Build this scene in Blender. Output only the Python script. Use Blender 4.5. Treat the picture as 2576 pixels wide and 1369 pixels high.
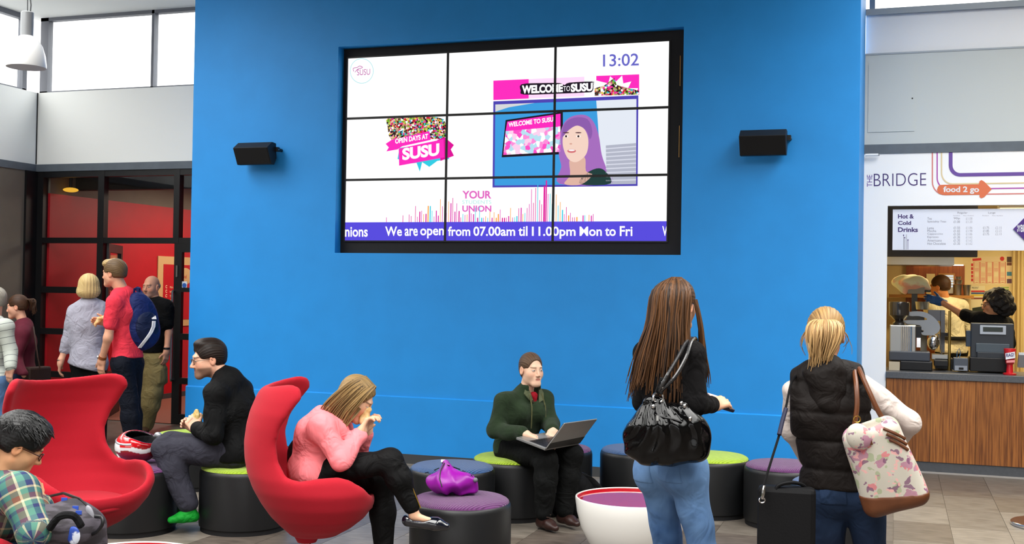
import bpy, bmesh, math, random
import numpy as np
from mathutils import Vector, Matrix
random.seed(7); rng = np.random.default_rng(7)
SC = bpy.context.scene
for o in list(bpy.data.objects): bpy.data.objects.remove(o, do_unlink=True)
COL = SC.collection
# ------------------------------------------------------------------ camera (solved from the video wall's corners)
IW, IH, FPX = 2576, 1369, 2864.0
YAW, PITCH, ROLL = 0.3256, 0.014, 0.0161
CP = np.array([4.927, -9.544, 1.610])
CF = np.array([-math.sin(YAW)*math.cos(PITCH), math.cos(YAW)*math.cos(PITCH), math.sin(PITCH)])
_r = np.array([math.cos(YAW), math.sin(YAW), 0.0]); _u = np.cross(_r, CF)
CR = _r*math.cos(ROLL) + _u*math.sin(ROLL); CU = -_r*math.sin(ROLL) + _u*math.cos(ROLL)
cd = bpy.data.cameras.new('camera'); cam = bpy.data.objects.new('camera', cd); COL.objects.link(cam)
cd.sensor_width = 36.0; cd.lens = FPX/IW*36.0; cd.clip_start = 0.05; cd.clip_end = 200
m = Matrix.Identity(4)
for i in range(3): m[i][0], m[i][1], m[i][2], m[i][3] = CR[i], CU[i], -CF[i], CP[i]
cam.matrix_world = m; SC.camera = cam
# ------------------------------------------------------------------ exposure, sky, daylight
EXPO = 2.25
vs = SC.view_settings; vs.view_transform = 'Standard'; vs.look = 'None'; vs.exposure = EXPO; vs.gamma = 1; vs.use_curve_mapping = False
EMK = 1.0/2**EXPO            # emission that shows as its own colour at this exposure
wd = bpy.data.worlds.new('overcast_sky'); SC.world = wd; wd.use_nodes = True
nt = wd.node_tree; bg = nt.nodes['Background']; bg.inputs[1].default_value = 2.2
tc = nt.nodes.new('ShaderNodeTexCoord'); sx = nt.nodes.new('ShaderNodeSeparateXYZ'); cr = nt.nodes.new('ShaderNodeValToRGB')
nt.links.new(tc.outputs['Generated'], sx.inputs[0]); nt.links.new(sx.outputs['Z'], cr.inputs[0]); nt.links.new(cr.outputs[0], bg.inputs[0])
cr.color_ramp.elements[0].position = 0.0; cr.color_ramp.elements[0].color = (0.185, 0.185, 0.185, 1)
cr.color_ramp.elements[1].position = 0.9; cr.color_ramp.elements[1].color = (1.0, .985, .955, 1)
def portal(name, loc, rot, sx_, sy_):
    l = bpy.data.lights.new(name, 'AREA'); l.shape = 'RECTANGLE'; l.size = sx_; l.size_y = sy_; l.cycles.is_portal = True
    o = bpy.data.objects.new(name, l); COL.objects.link(o); o.location = loc; o.rotation_euler = rot
H90 = math.pi/2
portal('skylight_portal_west', (-2.6, -5.7, 5.9), (0, 0, 0), 3.0, 9.0)
portal('skylight_portal_east', (6.7, -5.1, 5.9), (0, 0, 0), 3.2, 10.6)
portal('clerestory_portal_west', (-4.90, -2.1, 4.27), (0, -H90, 0), 0.9, 7.0)
portal('fill_opening_portal_centre', (2.1, -8.6, 5.9), (0, 0, 0), 4.4, 7.6)  # unseen centre roof opening, added for frontal fill light
portal('clerestory_portal_north', (-3.7, 1.60, 4.27), (-H90, 0, 0), 2.2, 0.9)
portal('clerestory_portal_northeast', (7.0, 1.75, 4.45), (-H90, 0, 0), 4.8, 0.55)
portal('rear_window_portal', (2.3, -13.2, 1.4), (H90, 0, 0), 12.0, 2.0)

# ------------------------------------------------------------------ pixel helpers: a pixel is a direction, the plane gives the distance
def ray(x, y): return CF + CR*(x-IW/2)/FPX - CU*(y-IH/2)/FPX
def onz(x, y, z=0.0): d = ray(x, y); return CP + d*((z-CP[2])/d[2])
def onY(x, y, Y): d = ray(x, y); return CP + d*((Y-CP[1])/d[1])
def onX(x, y, X): d = ray(x, y); return CP + d*((X-CP[0])/d[0])
def dep(x, y, t): return CP + ray(x, y)*t
# ------------------------------------------------------------------ materials
def lin(h):
    if not isinstance(h, str): return tuple(h)[:3]
    h = h.lstrip('#'); v = [int(h[i:i+2], 16)/255 for i in (0, 2, 4)]
    return tuple(c/12.92 if c <= .04045 else ((c+.055)/1.055)**2.4 for c in v)
MATS = {}
def mat(name, col, rough=.6, metal=0., noise=0., nscale=20., bump=0., bscale=200., bdist=.002, coat=0., spec=.5, stretch=None, col2=None, attr=None, sheen=0., trans=0., alpha=1., coords='Object', ior=1.45, nlo=.35, nhi=.65, hair=None):
    if name in MATS: return MATS[name]
    m = bpy.data.materials.new(name); m.use_nodes = True; n = m.node_tree; b = n.nodes['Principled BSDF']
    c = lin(col); b.inputs['Base Color'].default_value = (*c, 1); b.inputs['Roughness'].default_value = rough; b.inputs['Metallic'].default_value = metal
    b.inputs['Coat Weight'].default_value = coat; b.inputs['Specular IOR Level'].default_value = spec; b.inputs['Coat Roughness'].default_value = .05
    b.inputs['Sheen Weight'].default_value = sheen; b.inputs['Transmission Weight'].default_value = trans; b.inputs['Alpha'].default_value = alpha; b.inputs['IOR'].default_value = ior
    L = n.links.new; vec = None; last = None
    if noise or bump or col2:
        t = n.nodes.new('ShaderNodeTexCoord'); mp = n.nodes.new('ShaderNodeMapping'); L(t.outputs[coords], mp.inputs[0]); vec = mp.outputs[0]
        if stretch: mp.inputs['Scale'].default_value = stretch
        if hair == 'cap':
            at = n.nodes.new('ShaderNodeAttribute'); at.attribute_name = 'cloth'; L(at.outputs['Vector'], mp.inputs[0])
    if attr and not hair:
        a = n.nodes.new('ShaderNodeAttribute'); a.attribute_name = attr; last = a.outputs['Color']; L(last, b.inputs['Base Color'])
    if noise or col2:
        nz = n.nodes.new('ShaderNodeTexNoise'); nz.inputs['Scale'].default_value = nscale; nz.inputs['Detail'].default_value = 4; L(vec, nz.inputs['Vector'])
        rp = n.nodes.new('ShaderNodeValToRGB'); L(nz.outputs['Fac'], rp.inputs[0])
        rp.color_ramp.elements[0].position = nlo; rp.color_ramp.elements[1].position = nhi
        if col2 and not attr:
            rp.color_ramp.elements[0].color = (*c, 1); rp.color_ramp.elements[1].color = (*lin(col2), 1); L(rp.outputs[0], b.inputs['Base Color'])
        else:
            rp.color_ramp.elements[0].color = (1-noise,)*3+(1,); rp.color_ramp.elements[1].color = (1+noise,)*3+(1,)
            mx = n.nodes.new('ShaderNodeMix'); mx.data_type = 'RGBA'; mx.blend_type = 'MULTIPLY'; mx.inputs[0].default_value = 1
            if last: L(last, mx.inputs[6])
            else: mx.inputs[6].default_value = (*c, 1)
            L(rp.outputs[0], mx.inputs[7]); L(mx.outputs[2], b.inputs['Base Color'])
    if bump:
        bz = n.nodes.new('ShaderNodeTexNoise'); bz.inputs['Scale'].default_value = bscale; bz.inputs['Detail'].default_value = 3; L(vec, bz.inputs['Vector'])
        bn = n.nodes.new('ShaderNodeBump'); bn.inputs['Strength'].default_value = bump; bn.inputs['Distance'].default_value = bdist; L(bz.outputs['Fac'], bn.inputs['Height']); L(bn.outputs[0], b.inputs['Normal'])
    if hair == 'strand':
        g_ = n.nodes.new('ShaderNodeNewGeometry'); L(g_.outputs['Random Per Island'], rp.inputs[0]); rp.color_ramp.elements[0].position = 0; rp.color_ramp.elements[1].position = 1
    MATS[name] = m; return m
def emat(name, col, k=1.0):
    if name in MATS: return MATS[name]
    m = bpy.data.materials.new(name); m.use_nodes = True; n = m.node_tree; n.nodes.remove(n.nodes['Principled BSDF'])
    e = n.nodes.new('ShaderNodeEmission'); e.inputs[0].default_value = (*lin(col), 1); e.inputs[1].default_value = EMK*k
    n.links.new(e.outputs[0], n.nodes['Material Output'].inputs[0]); MATS[name] = m; return m
def wavebump(m, scale, direction='X', strength=.6, dist=.003, coords='Object', distort=1.0, rot=0.0):
    n = m.node_tree; b = n.nodes['Principled BSDF']; t = n.nodes.new('ShaderNodeTexCoord'); mp = n.nodes.new('ShaderNodeMapping'); mp.inputs['Rotation'].default_value = (0, 0, rot)
    w = n.nodes.new('ShaderNodeTexWave'); w.bands_direction = direction; w.inputs['Scale'].default_value = scale; w.inputs['Distortion'].default_value = distort; w.inputs['Detail Scale'].default_value = .6
    bn = n.nodes.new('ShaderNodeBump'); bn.inputs['Strength'].default_value = strength; bn.inputs['Distance'].default_value = dist
    n.links.new(t.outputs[coords], mp.inputs[0]); n.links.new(mp.outputs[0], w.inputs[0]); n.links.new(w.outputs['Fac'], bn.inputs['Height']); n.links.new(bn.outputs[0], b.inputs['Normal']); return m
# ------------------------------------------------------------------ mesh helpers
def link(o, parent=None):
    COL.objects.link(o)
    if parent is not None: o.parent = parent
    return o
def mkobj(name, verts, faces, material=None, parent=None, smooth=False, loc=None):
    me = bpy.data.meshes.new(name); me.from_pydata([tuple(map(float, v)) for v in verts], [], [tuple(f) for f in faces]); me.update()
    if material is not None: me.materials.append(material)
    if smooth: me.polygons.foreach_set('use_smooth', [True]*len(me.polygons))
    o = bpy.data.objects.new(name, me); link(o, parent)
    if loc is not None: o.location = loc
    return o
def tag(o, label=None, cat=None, group=None, kind=None):
    if label: o['label'] = label
    if cat: o['category'] = cat
    if group: o['group'] = group
    if kind: o['kind'] = kind
    return o
def thing(name, label, cat, loc=(0, 0, 0), rotz=0., group=None):
    o = bpy.data.objects.new(name, None); o.empty_display_size = .1; link(o); o.location = tuple(map(float, loc)); o.rotation_euler = (0, 0, rotz)
    return tag(o, label, cat, group)
def copy_tree(o, parent=None):
    c = o.copy(); COL.objects.link(c); c.parent = parent
    for ch in list(o.children): copy_tree(ch, c)
    return c
class MB:
    def __init__(s): s.v = []; s.f = []
    def add(s, vs, fs):
        b = len(s.v); s.v += [tuple(map(float, v)) for v in vs]; s.f += [tuple(i+b for i in f) for f in fs]; return s
    def box(s, c, d, R=None, taper=1.0):
        h = [x/2 for x in d]; P = []
        for z in (-1, 1):
            k = 1.0 if z < 0 else taper
            for x, y in ((-1, -1), (1, -1), (1, 1), (-1, 1)): P.append(np.array([x*h[0]*k, y*h[1]*k, z*h[2]]))
        if R is not None: P = [np.array(R) @ p for p in P]
        P = [p+np.array(c, float) for p in P]
        return s.add(P, [(3, 2, 1, 0), (4, 5, 6, 7), (0, 1, 5, 4), (1, 2, 6, 5), (2, 3, 7, 6), (3, 0, 4, 7)])
    def bb(s, x0, x1, y0, y1, z0, z1): return s.box(((x0+x1)/2, (y0+y1)/2, (z0+z1)/2), (abs(x1-x0), abs(y1-y0), abs(z1-z0)))
    def cyl(s, a, b, r0, r1=None, n=20, caps=True):
        r1 = r0 if r1 is None else r1; a = np.array(a, float); b = np.array(b, float); d = b-a; d = d/np.linalg.norm(d)
        e = np.cross(d, (0, 0, 1) if abs(d[2]) < .9 else (1, 0, 0)); e /= np.linalg.norm(e); g = np.cross(d, e); V = []
        for p, r in ((a, r0), (b, r1)):
            for i in range(n): t = 2*math.pi*i/n; V.append(p+r*(math.cos(t)*e+math.sin(t)*g))
        F = [(i, (i+1) % n, n+(i+1) % n, n+i) for i in range(n)]
        if caps: F += [tuple(range(n-1, -1, -1)), tuple(range(n, 2*n))]
        return s.add(V, F)
    def tube(s, pts, r, n=8, closed=False, flat=None):
        P = [np.array(p, float) for p in pts]; k = len(P); rs = r if hasattr(r, '__len__') else [r]*k; V = []; e = None
        for i, p in enumerate(P):
            d = P[(i+1) % k if closed else min(i+1, k-1)]-P[(i-1) % k if closed else max(i-1, 0)]; d = d/(np.linalg.norm(d)+1e-12)
            if e is None: e = np.cross(d, (0, 0, 1) if abs(d[2]) < .9 else (1, 0, 0))
            e = e-d*np.dot(e, d); e = e/(np.linalg.norm(e)+1e-12); g = np.cross(d, e)
            for j in range(n):
                t = 2*math.pi*j/n; q = math.cos(t)*e+math.sin(t)*g
                if flat is not None: nn, kk = flat; q = q-np.array(nn)*np.dot(q, nn)*(1-kk)
                V.append(p+rs[i]*q)
        F = []
        for i in range(k if closed else k-1):
            a = i*n; b = ((i+1) % k)*n
            F += [(a+j, a+(j+1) % n, b+(j+1) % n, b+j) for j in range(n)]
        if not closed: F += [tuple(range(n-1, -1, -1)), tuple(range((k-1)*n, k*n))]
        return s.add(V, F)
    def lathe(s, prof, c=(0, 0, 0), n=48, lo=True, hi=True):
        V = []; F = []; k = len(prof)
        for r, z in prof:
            for i in range(n): t = 2*math.pi*i/n; V.append((c[0]+r*math.cos(t), c[1]+r*math.sin(t), c[2]+z))
        for j in range(k-1): F += [(j*n+i, j*n+(i+1) % n, (j+1)*n+(i+1) % n, (j+1)*n+i) for i in range(n)]
        F += [tuple(range(n-1, -1, -1))]*lo+[tuple(range((k-1)*n, k*n))]*hi
        return s.add(V, F)
    def prism(s, poly, vec):
        n = len(poly); P = [np.array(p, float) for p in poly]; v = np.array(vec, float)
        return s.add(P+[p+v for p in P], [tuple(range(n-1, -1, -1)), tuple(range(n, 2*n))]+[(i, (i+1) % n, n+(i+1) % n, n+i) for i in range(n)])
    def ball(s, c, r, n=16, m=10, R=None):
        rr = r if hasattr(r, '__len__') else (r, r, r); V = []; F = []
        for j in range(1, m):
            for i in range(n):
                a = math.pi*j/m; t = 2*math.pi*i/n; p = np.array([rr[0]*math.sin(a)*math.cos(t), rr[1]*math.sin(a)*math.sin(t), rr[2]*math.cos(a)])
                if R is not None: p = np.array(R) @ p
                V.append(p+np.array(c, float))
        for q in (1, -1):
            p = np.array([0, 0, rr[2]*q]); p = p if R is None else np.array(R) @ p; V.append(p+np.array(c, float))
        for j in range(m-2): F += [(j*n+i, (j+1)*n+i, (j+1)*n+(i+1) % n, j*n+(i+1) % n) for i in range(n)]
        F += [(len(V)-2, i, (i+1) % n) for i in range(n)]+[(len(V)-1, (m-2)*n+(i+1) % n, (m-2)*n+i) for i in range(n)]
        return s.add(V, F)
    def build(s, name, material, parent=None, smooth=False, bevel=0., label=None):
        o = mkobj(name, s.v, s.f, material, parent, smooth)
        bm = bmesh.new(); bm.from_mesh(o.data); bmesh.ops.recalc_face_normals(bm, faces=bm.faces); bm.to_mesh(o.data); bm.free()
        if smooth and not bevel:
            o.data.set_sharp_from_angle(angle=math.radians(42))
        if bevel:
            md = o.modifiers.new('bevel', 'BEVEL'); md.width = bevel; md.segments = 2; md.limit_method = 'ANGLE'; md.angle_limit = math.radians(35)
        if label: o['label'] = label
        return o
def rz(a): c, s_ = math.cos(a), math.sin(a); return np.array([[c, -s_, 0], [s_, c, 0], [0, 0, 1]])
def frame(fwd, up=(0, 0, 1)):        # columns: right, forward, up
    f = np.array(fwd, float); f /= np.linalg.norm(f); r = np.cross(f, up); r /= np.linalg.norm(r); return np.stack([r, f, np.cross(r, f)], 1)
def text_mesh(s, offset=0.0, align='LEFT', font_shear=0.0):
    cu = bpy.data.curves.new('lettering', 'FONT'); cu.body = s; cu.size = 1; cu.offset = offset; cu.align_x = align; cu.shear = font_shear; cu.resolution_u = 4
    o = bpy.data.objects.new('lettering', cu); COL.objects.link(o); dg = bpy.context.evaluated_depsgraph_get(); dg.update()
    me = bpy.data.meshes.new_from_object(o.evaluated_get(dg)); bpy.data.objects.remove(o, do_unlink=True); bpy.data.curves.remove(cu); return me
def text_on(name, s, px, plane, material, parent=None, offset=0.0, vertical=False, slab=0.0, shear=0.0, tilt=None):
    """lettering s filling the pixel box px=(x0,y0,x1,y1) on the wall plane y=plane"""
    me = text_mesh(s, offset, font_shear=shear); co = np.array([v.co[:2] for v in me.vertices])
    lo, hi = co.min(0), co.max(0); uv = (co-lo)/np.maximum(hi-lo, 1e-6)
    x0, y0, x1, y1 = px
    if vertical: uv = np.stack([1-uv[:, 1], uv[:, 0]], 1)
    A, B, Cc, D = onY(x0, y1, plane), onY(x1, y1+(tilt or 0), plane), onY(x0, y0, plane), onY(x1, y0+(tilt or 0), plane)
    for v, (a, b) in zip(me.vertices, uv):
        p = (A*(1-a)+B*a)*(1-b)+(Cc*(1-a)+D*a)*b; v.co = (p[0], plane, p[2])
    me.materials.clear(); me.materials.append(material); o = bpy.data.objects.new(name, me); link(o, parent); return o
def flat(name, pts, plane, material, parent=None):
    """flat print: polygon of pixels on the wall plane y=plane"""
    V = [onY(x, y, plane) for x, y in pts]; V = [(p[0], plane, p[2]) for p in V]
    return mkobj(name, V, [tuple(range(len(V)))], material, parent)
def smoothpoly(pts, n=6, closed=True):
    P = np.array(pts, float); k = len(P); out = []
    for i in range(k if closed else k-1):
        p0, p1, p2, p3 = (P[(i-1) % k], P[i], P[(i+1) % k], P[(i+2) % k]) if closed else (P[max(i-1, 0)], P[i], P[i+1], P[min(i+2, k-1)])
        for t in np.arange(n)/n: out.append(.5*((2*p1)+(-p0+p2)*t+(2*p0-5*p1+4*p2-p3)*t*t+(-p0+3*p1-3*p2+p3)*t**3))
    if not closed: out.append(P[-1])
    return np.array(out)
# ================================================================== the room
def glassmat():
    m = bpy.data.materials.new('window_glass'); m.use_nodes = True; n = m.node_tree; n.nodes.remove(n.nodes['Principled BSDF']); L = n.links.new
    t = n.nodes.new('ShaderNodeBsdfTransparent'); g = n.nodes.new('ShaderNodeBsdfGlossy'); g.inputs['Roughness'].default_value = .02; f = n.nodes.new('ShaderNodeLayerWeight'); f.inputs['Blend'].default_value = .5; x = n.nodes.new('ShaderNodeMixShader')
    p = n.nodes.new('ShaderNodeMath'); p.operation = 'POWER'; p.inputs[1].default_value = 4.0; q = n.nodes.new('ShaderNodeMath'); q.operation = 'MULTIPLY_ADD'; q.inputs[1].default_value = .5; q.inputs[2].default_value = .03
    t.inputs[0].default_value = (.95, .96, .96, 1); L(f.outputs['Facing'], p.inputs[0]); L(p.outputs[0], q.inputs[0])
    L(q.outputs[0], x.inputs[0]); L(t.outputs[0], x.inputs[1]); L(g.outputs[0], x.inputs[2]); L(x.outputs[0], n.nodes['Material Output'].inputs[0]); return m
M_glass = glassmat()
M_blue = mat('blue_wall_paint', '#198cdc', .55, noise=.03, nscale=3, bump=.12, bscale=350, bdist=.001)
M_white = mat('white_wall_paint', '#e6e9ea', .6, noise=.015, nscale=4)
M_panel = mat('pale_grey_panel', '#e2e6e4', .5, noise=.015, nscale=3)
M_signw = mat('white_sign_board', '#fbfbfa', .4)
M_trim = mat('grey_metal_trim', '#5d666f', .45, noise=.06, nscale=9)
M_ceil = mat('ceiling_white', '#eef1ee', .7)
M_taupe = mat('taupe_wall', '#6f675b', .7, noise=.04, nscale=6)
M_black = mat('black_frame', '#0b0b0e', .45)
M_matte = mat('black_backing', '#08080c', .7)
M_red = mat('red_wall_paint', '#b3101f', .5, noise=.04, nscale=5)
M_skirt = mat('dark_grey_skirting', '#3b3d40', .55)
M_mat = mat('rust_entrance_mat', '#7d4636', .9, noise=.12, nscale=60)
M_chrome = mat('chrome', '#d8d8da', .12, metal=1)
M_steel = mat('brushed_steel', '#a9aaa8', .32, metal=1)
def struct(mb, name, m, parent=None, **k):
    o = mb.build(name, m, parent, **k)
    if parent is None: o['kind'] = 'structure'
    return o
YB = 1.45; XL = -4.78; X0, X1 = -1.62, 4.634; ZC = 4.74
TILE_TONES = [mat('stone_tile_%s' % k, a, .42, col2=b, nscale=7, stretch=(1.0, 3.0, 1), bump=.15, bscale=40, coords='Object', nlo=.3, nhi=.7) for k, a, b in
              (('warm_grey', '#5a524a', '#7d756b'), ('brown_grey', '#4a423b', '#6b6158'), ('pale_grey', '#696259', '#8b8277'), ('taupe', '#534a42', '#746a5f'))]
fl = MB().bb(-6, 9.7, -13.3, 7.2, -.12, -.006); floor = struct(fl, 'floor', mat('floor_screed', '#544c46', .7, noise=.1, nscale=8)); floor['label'] = 'grey brown stone tile floor of the concourse'
# stone tiles: one object each, where the photograph shows the floor
TW, TL = .3745, .66; tmesh = {}
for i, tm in enumerate(TILE_TONES):
    t = MB().bb(.0015, TW-.0015, .0015, TL-.0015, -.006, 0); me = t.build('tile_master', tm).data; bpy.data.objects.remove(bpy.data.objects['tile_master'], do_unlink=True); tmesh[i] = me
cands = []
for ix in range(-18, 10):
    x = 5.3+ix*TW; off = (0.09 if ix % 2 == 0 else -.31)+(.17 if ix % 3 == 0 else 0)
    for iy in range(-9, 4):
        y = off+iy*TL
        if y > 1.41: continue
        c = np.array([x+TW/2, y+TL/2, 0])-CP; w = c @ CF
        if w < 2: continue
        px, py = IW/2+FPX*(c @ CR)/w, IH/2-FPX*(c @ CU)/w
        if -60 < px < IW+60 and py < IH+70 and x > -4.7: cands.append((-w, x, y))
cands.sort(); cands = cands[-296:]
for k, (w, x, y) in enumerate(cands):
    yl = min(TL, 1.445-y)
    o = bpy.data.objects.new('tile', tmesh[int(rng.integers(4))]); link(o, floor); o.location = (x, y, 0); o.scale = (1, yl/TL, 1)
base = MB().bb(-4.7, 9.5, -13, 1.44, -.007, -.004); base.build('tile_bed', TILE_TONES[1], floor)
# ceiling: white margins, unseen middle toned dark to cut bounce, two deep roof lights plus added centre opening
c = MB(); c2 = MB()
for a in ((-4.9, -4.1, -13.2, 1.7), (-4.1, -1.1, -13.2, -10.2), (-4.1, -1.1, -1.2, 1.7), (5.1, 8.3, -13.2, -10.4), (5.1, 8.3, .2, 1.7), (8.3, 9.7, -13.2, 1.7)): c.bb(*a, ZC, ZC+1.2)
[c2.bb(*a, ZC, ZC+1.2) for a in ((-1.1, 5.1, -4.8, 1.7), (-1.1, 5.1, -13.2, -12.4), (-1.1, -.1, -12.4, -4.8), (4.3, 5.1, -12.4, -4.8))]; struct(c2, 'ceiling_dark_middle', mat('bounce_cut_dark', '#2c2d31', .9))
rw = MB(); rw.bb(-4.9, 9.7, -13.35, -13.2, 2.4, 5.9); rw.bb(-4.9, 9.7, -13.35, -13.2, 0, .4); rw.bb(-4.9, -3.7, -13.35, -13.2, .4, 2.4); rw.bb(8.3, 9.7, -13.35, -13.2, .4, 2.4); struct(rw, 'wall_rear', M_taupe)
struct(MB().bb(9.6, 9.75, -13.35, 7.2, 0, 5.9), 'wall_far_right', M_taupe)
struct(c, 'ceiling', M_ceil)
# far left wall with clerestory
w = MB().bb(XL-.15, XL, -13.2, 1.27, 0, 2.9); struct(w, 'wall_left', M_taupe)
w = MB().bb(XL-.15, XL+.002, -13.2, YB, 2.985, 3.84); w.bb(XL-.15, XL+.002, -13.2, -5.6, 3.84, ZC); struct(w, 'wall_left_upper', mat('white_panel_left', '#f3f5f2', .5))
w = MB().bb(XL-.15, XL+.012, -13.2, YB+.0, 2.9, 2.985); struct(w, 'trim_1', M_trim)
w = MB().bb(XL-.15, XL+.03, 1.27, YB+.15, 0, 2.9); struct(w, 'trim_2', M_black)
w = MB(); w.bb(XL-.03, XL+.01, YB-.012, YB-.0, 2.99, 3.84); struct(w, 'trim_3', M_black)
g = MB(); [g.bb(XL-.12, XL-.04, y-.035, y+.035, 3.84, ZC) for y in (1.28, -.9, -3.0, -5.2)]; g.bb(XL-.12, XL-.04, -5.6, 1.3, 4.68, ZC); g.bb(XL-.12, XL-.04, -5.6, 1.3, 3.84, 3.865)
wl = struct(g, 'window_1', mat('grey_window_frame', '#6d7078', .5)); MB().bb(XL-.085, XL-.08, -5.6, 1.3, 3.86, 4.69).build('pane', M_glass, wl)
# door wall (left of the blue block)
w = MB().bb(XL, X0+.3, YB, YB+.15, 2.985, 3.84); struct(w, 'wall_back', mat('white_panel_left', '#f3f5f2', .5))
w = MB().bb(XL, X0+.3, YB-.012, YB+.15, 2.9, 2.985); struct(w, 'trim_4', M_trim)
g = MB(); [g.bb(a, b, YB+.03, YB+.11, 3.84, ZC) for a, b in ((XL, -4.668), (-3.215, -3.18), (-2.0, -1.9))]; g.bb(XL, X0+.3, YB+.03, YB+.11, 4.70, ZC); g.bb(XL, X0+.3, YB+.03, YB+.11, 3.84, 3.86)
wn = struct(g, 'window_2', MATS['grey_window_frame']); MB().bb(-4.67, -3.21, YB+.068, YB+.072, 3.86, 4.70).build('pane', M_glass, wn); MB().bb(-3.18, -2.0, YB+.068, YB+.072, 3.86, 4.70).build('pane', M_glass, wn)
# glazed entrance screen
g = MB(); T = (YB, YB+.08)
g.bb(XL+.01, -4.667, *T, 0, 2.9); g.bb(-3.885, -3.80, *T, 0, 2.9); g.bb(-2.85, -2.774, *T, 2.06, 2.9); T2 = (YB+.003, YB+.077); g.bb(-4.67, X0+.2, *T2, 2.83, 2.898); g.bb(-4.67, X0+.2, *T2, 2.053, 2.118)
for z0, z1 in ((1.465, 1.539), (.976, 1.046), (.47, .54), (0, .09)): g.bb(-4.67, -3.88, *T2, z0, z1)
scr = struct(g, 'door_1', M_black); scr['label'] = 'black framed glazed entrance screen beside the blue wall'
for a, b, z0, z1 in ((-4.667, -3.885, 2.118, 2.83), (-3.80, -2.85, 2.118, 2.83), (-2.774, X0+.2, 2.118, 2.83), (-4.667, -3.885, 1.539, 2.053), (-4.667, -3.885, 1.046, 1.465), (-4.667, -3.885, .54, .976), (-4.667, -3.885, .09, .47)):
    MB().bb(a, b, YB+.038, YB+.044, z0, z1).build('pane', M_glass, scr)
def leaf(name, label, hinge, ang, w):
    mb = MB(); mb.bb(0, .10, -.025, .025, 0, 2.05); mb.bb(w-.1, w, -.025, .025, 0, 2.05)
    for z0, z1 in ((1.95, 2.05), (1.50, 1.55), (.96, 1.03), (.46, .53), (0, .12)): mb.bb(.1, w-.1, -.025, .025, z0, z1)
    o = mb.build(name, M_black); o['kind'] = 'structure'; o['label'] = label; o.location = (*hinge, 0.004); o.rotation_euler = (0, 0, ang)
    for z0, z1 in ((1.55, 1.95), (1.03, 1.50), (.53, .96), (.12, .46)): MB().bb(.1, w-.1, -.004, .004, z0, z1).build('pane', M_glass, o)
    return o
leaf('door_2', 'open black glazed door leaf swung inwards', (-3.80, YB+.07), math.radians(118), .92)
d3 = leaf('door_3', 'closed black glazed door leaf with long pull handle', (-2.83, YB+.03), 0, 1.1)
MB().tube(smoothpoly([(-.0, -.03, 1.51), (.03, -.085, 1.50), (.03, -.09, 1.40), (.03, -.09, .62), (.03, -.085, .51), (0.0, -.03, .50)], 5, False), .013, 8).build('handle', M_steel, d3, smooth=True)
MB().bb(.035, .055, -.04, -.02, 1.67, 1.80).build('hinge', M_steel, d3)
MB().bb(.10, .165, -.010, -.006, 1.53, 1.62).build('door_notice', mat('notice_white', '#e8eaee', .5), d3)
MB().cyl((.132, -.010, 1.575), (.132, -.013, 1.575), .027).build('notice_disc', mat('notice_blue', '#2f62b8', .5), d3)
# lobby behind the entrance screen
struct(MB().bb(-4.80, -4.64, YB+.09, 7.0, .07, 2.65), 'wall_lobby', M_red)
struct(MB().bb(-4.80, -4.642, YB+.09, 7.0, 2.65, 3.2), 'wall_lobby_upper', M_taupe)
struct(MB().bb(-4.80, -4.625, YB+.09, 7.0, 0, .07), 'baseboard_lobby', M_skirt)
struct(MB().bb(-4.8, -1.0, 6.9, 7.0, 0, 3.2), 'wall_lobby_end', M_red)
struct(MB().bb(-1.7, -1.6, YB+.2, 7.0, 0, 3.2), 'wall_lobby_side', M_red)
bz = onY(180, 479, 1.98)[2]
struct(MB().bb(-4.8, -1.0, 1.98, 2.1, bz, 3.2), 'ceiling_bulkhead', M_matte)
struct(MB().bb(-4.8, -1.0, YB+.09, 7.0, 3.0, 3.2), 'ceiling_lobby', M_matte)
struct(MB().bb(-4.62, -1.7, YB+.1, 6.9, -.002, .003), 'floor_mat', M_mat)
p = onY(178, 478, 1.75); lm = thing('ceiling_lamp', 'amber oval ceiling lamp glowing inside the entrance lobby', 'lamp', (p[0], p[1], 0))
MB().ball((0, 0, p[2]), (.09, .09, .028)).build('diffuser', emat('amber_glow', '#f0b33a', 1.1), lm, smooth=True); MB().cyl((0, 0, p[2]+.02), (0, 0, 3.0), .02).build('stem', M_black, lm)
for y in (3.6, 5.4):  # unseen area lights added to brighten the red lobby
    l = bpy.data.lights.new('lobby_fill', 'AREA'); l.energy = 11; l.size = .9; l.color = (1, .88, .72); o = bpy.data.objects.new('lobby_fill', l); link(o); o.location = (-3.2, y, 2.96)
# lobby directory sign on the red wall
sg = thing('directory_sign', 'red directory board with beige border on the lobby wall', 'sign', (-4.636, 4.3, 0))
y0, y1, z0, z1 = -.66, .7, 1.0, 1.97
MB().bb(-.003, .010, y0, y1, z0, z1).build('border', mat('beige_sign_border', '#c9a570', .6), sg)
MB().bb(.010, .014, y0+.12, y1-.12, z0+.09, z1-.11).build('board', M_red, sg)
MB().ball((.014, y0+.62, 1.70), (.004, .17, .12), 24, 12).build('crest', MATS['beige_sign_border'], sg, smooth=True)
def text_x(name, s, y, z, h, m, parent, off=0.0, wid=None):   # lettering on a plane facing +x, reading toward +y
    me = text_mesh(s, off); co = np.array([v.co[:2] for v in me.vertices]); lo, hi = co.min(0), co.max(0); k = h/.7; kx = k if wid is None else wid/(hi[0]-lo[0])
    for v in me.vertices: v.co = (0, y+(v.co[0]-lo[0])*kx, z+v.co[1]*k)
    me.materials.clear(); me.materials.append(m); o = bpy.data.objects.new(name, me); link(o, parent); return o
M_cream = mat('cream_print', '#e8d5a8', .6)
text_x('lettering', 'Level', y0+.5, 1.67, .055, M_red, sg).location.x = .019
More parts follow.
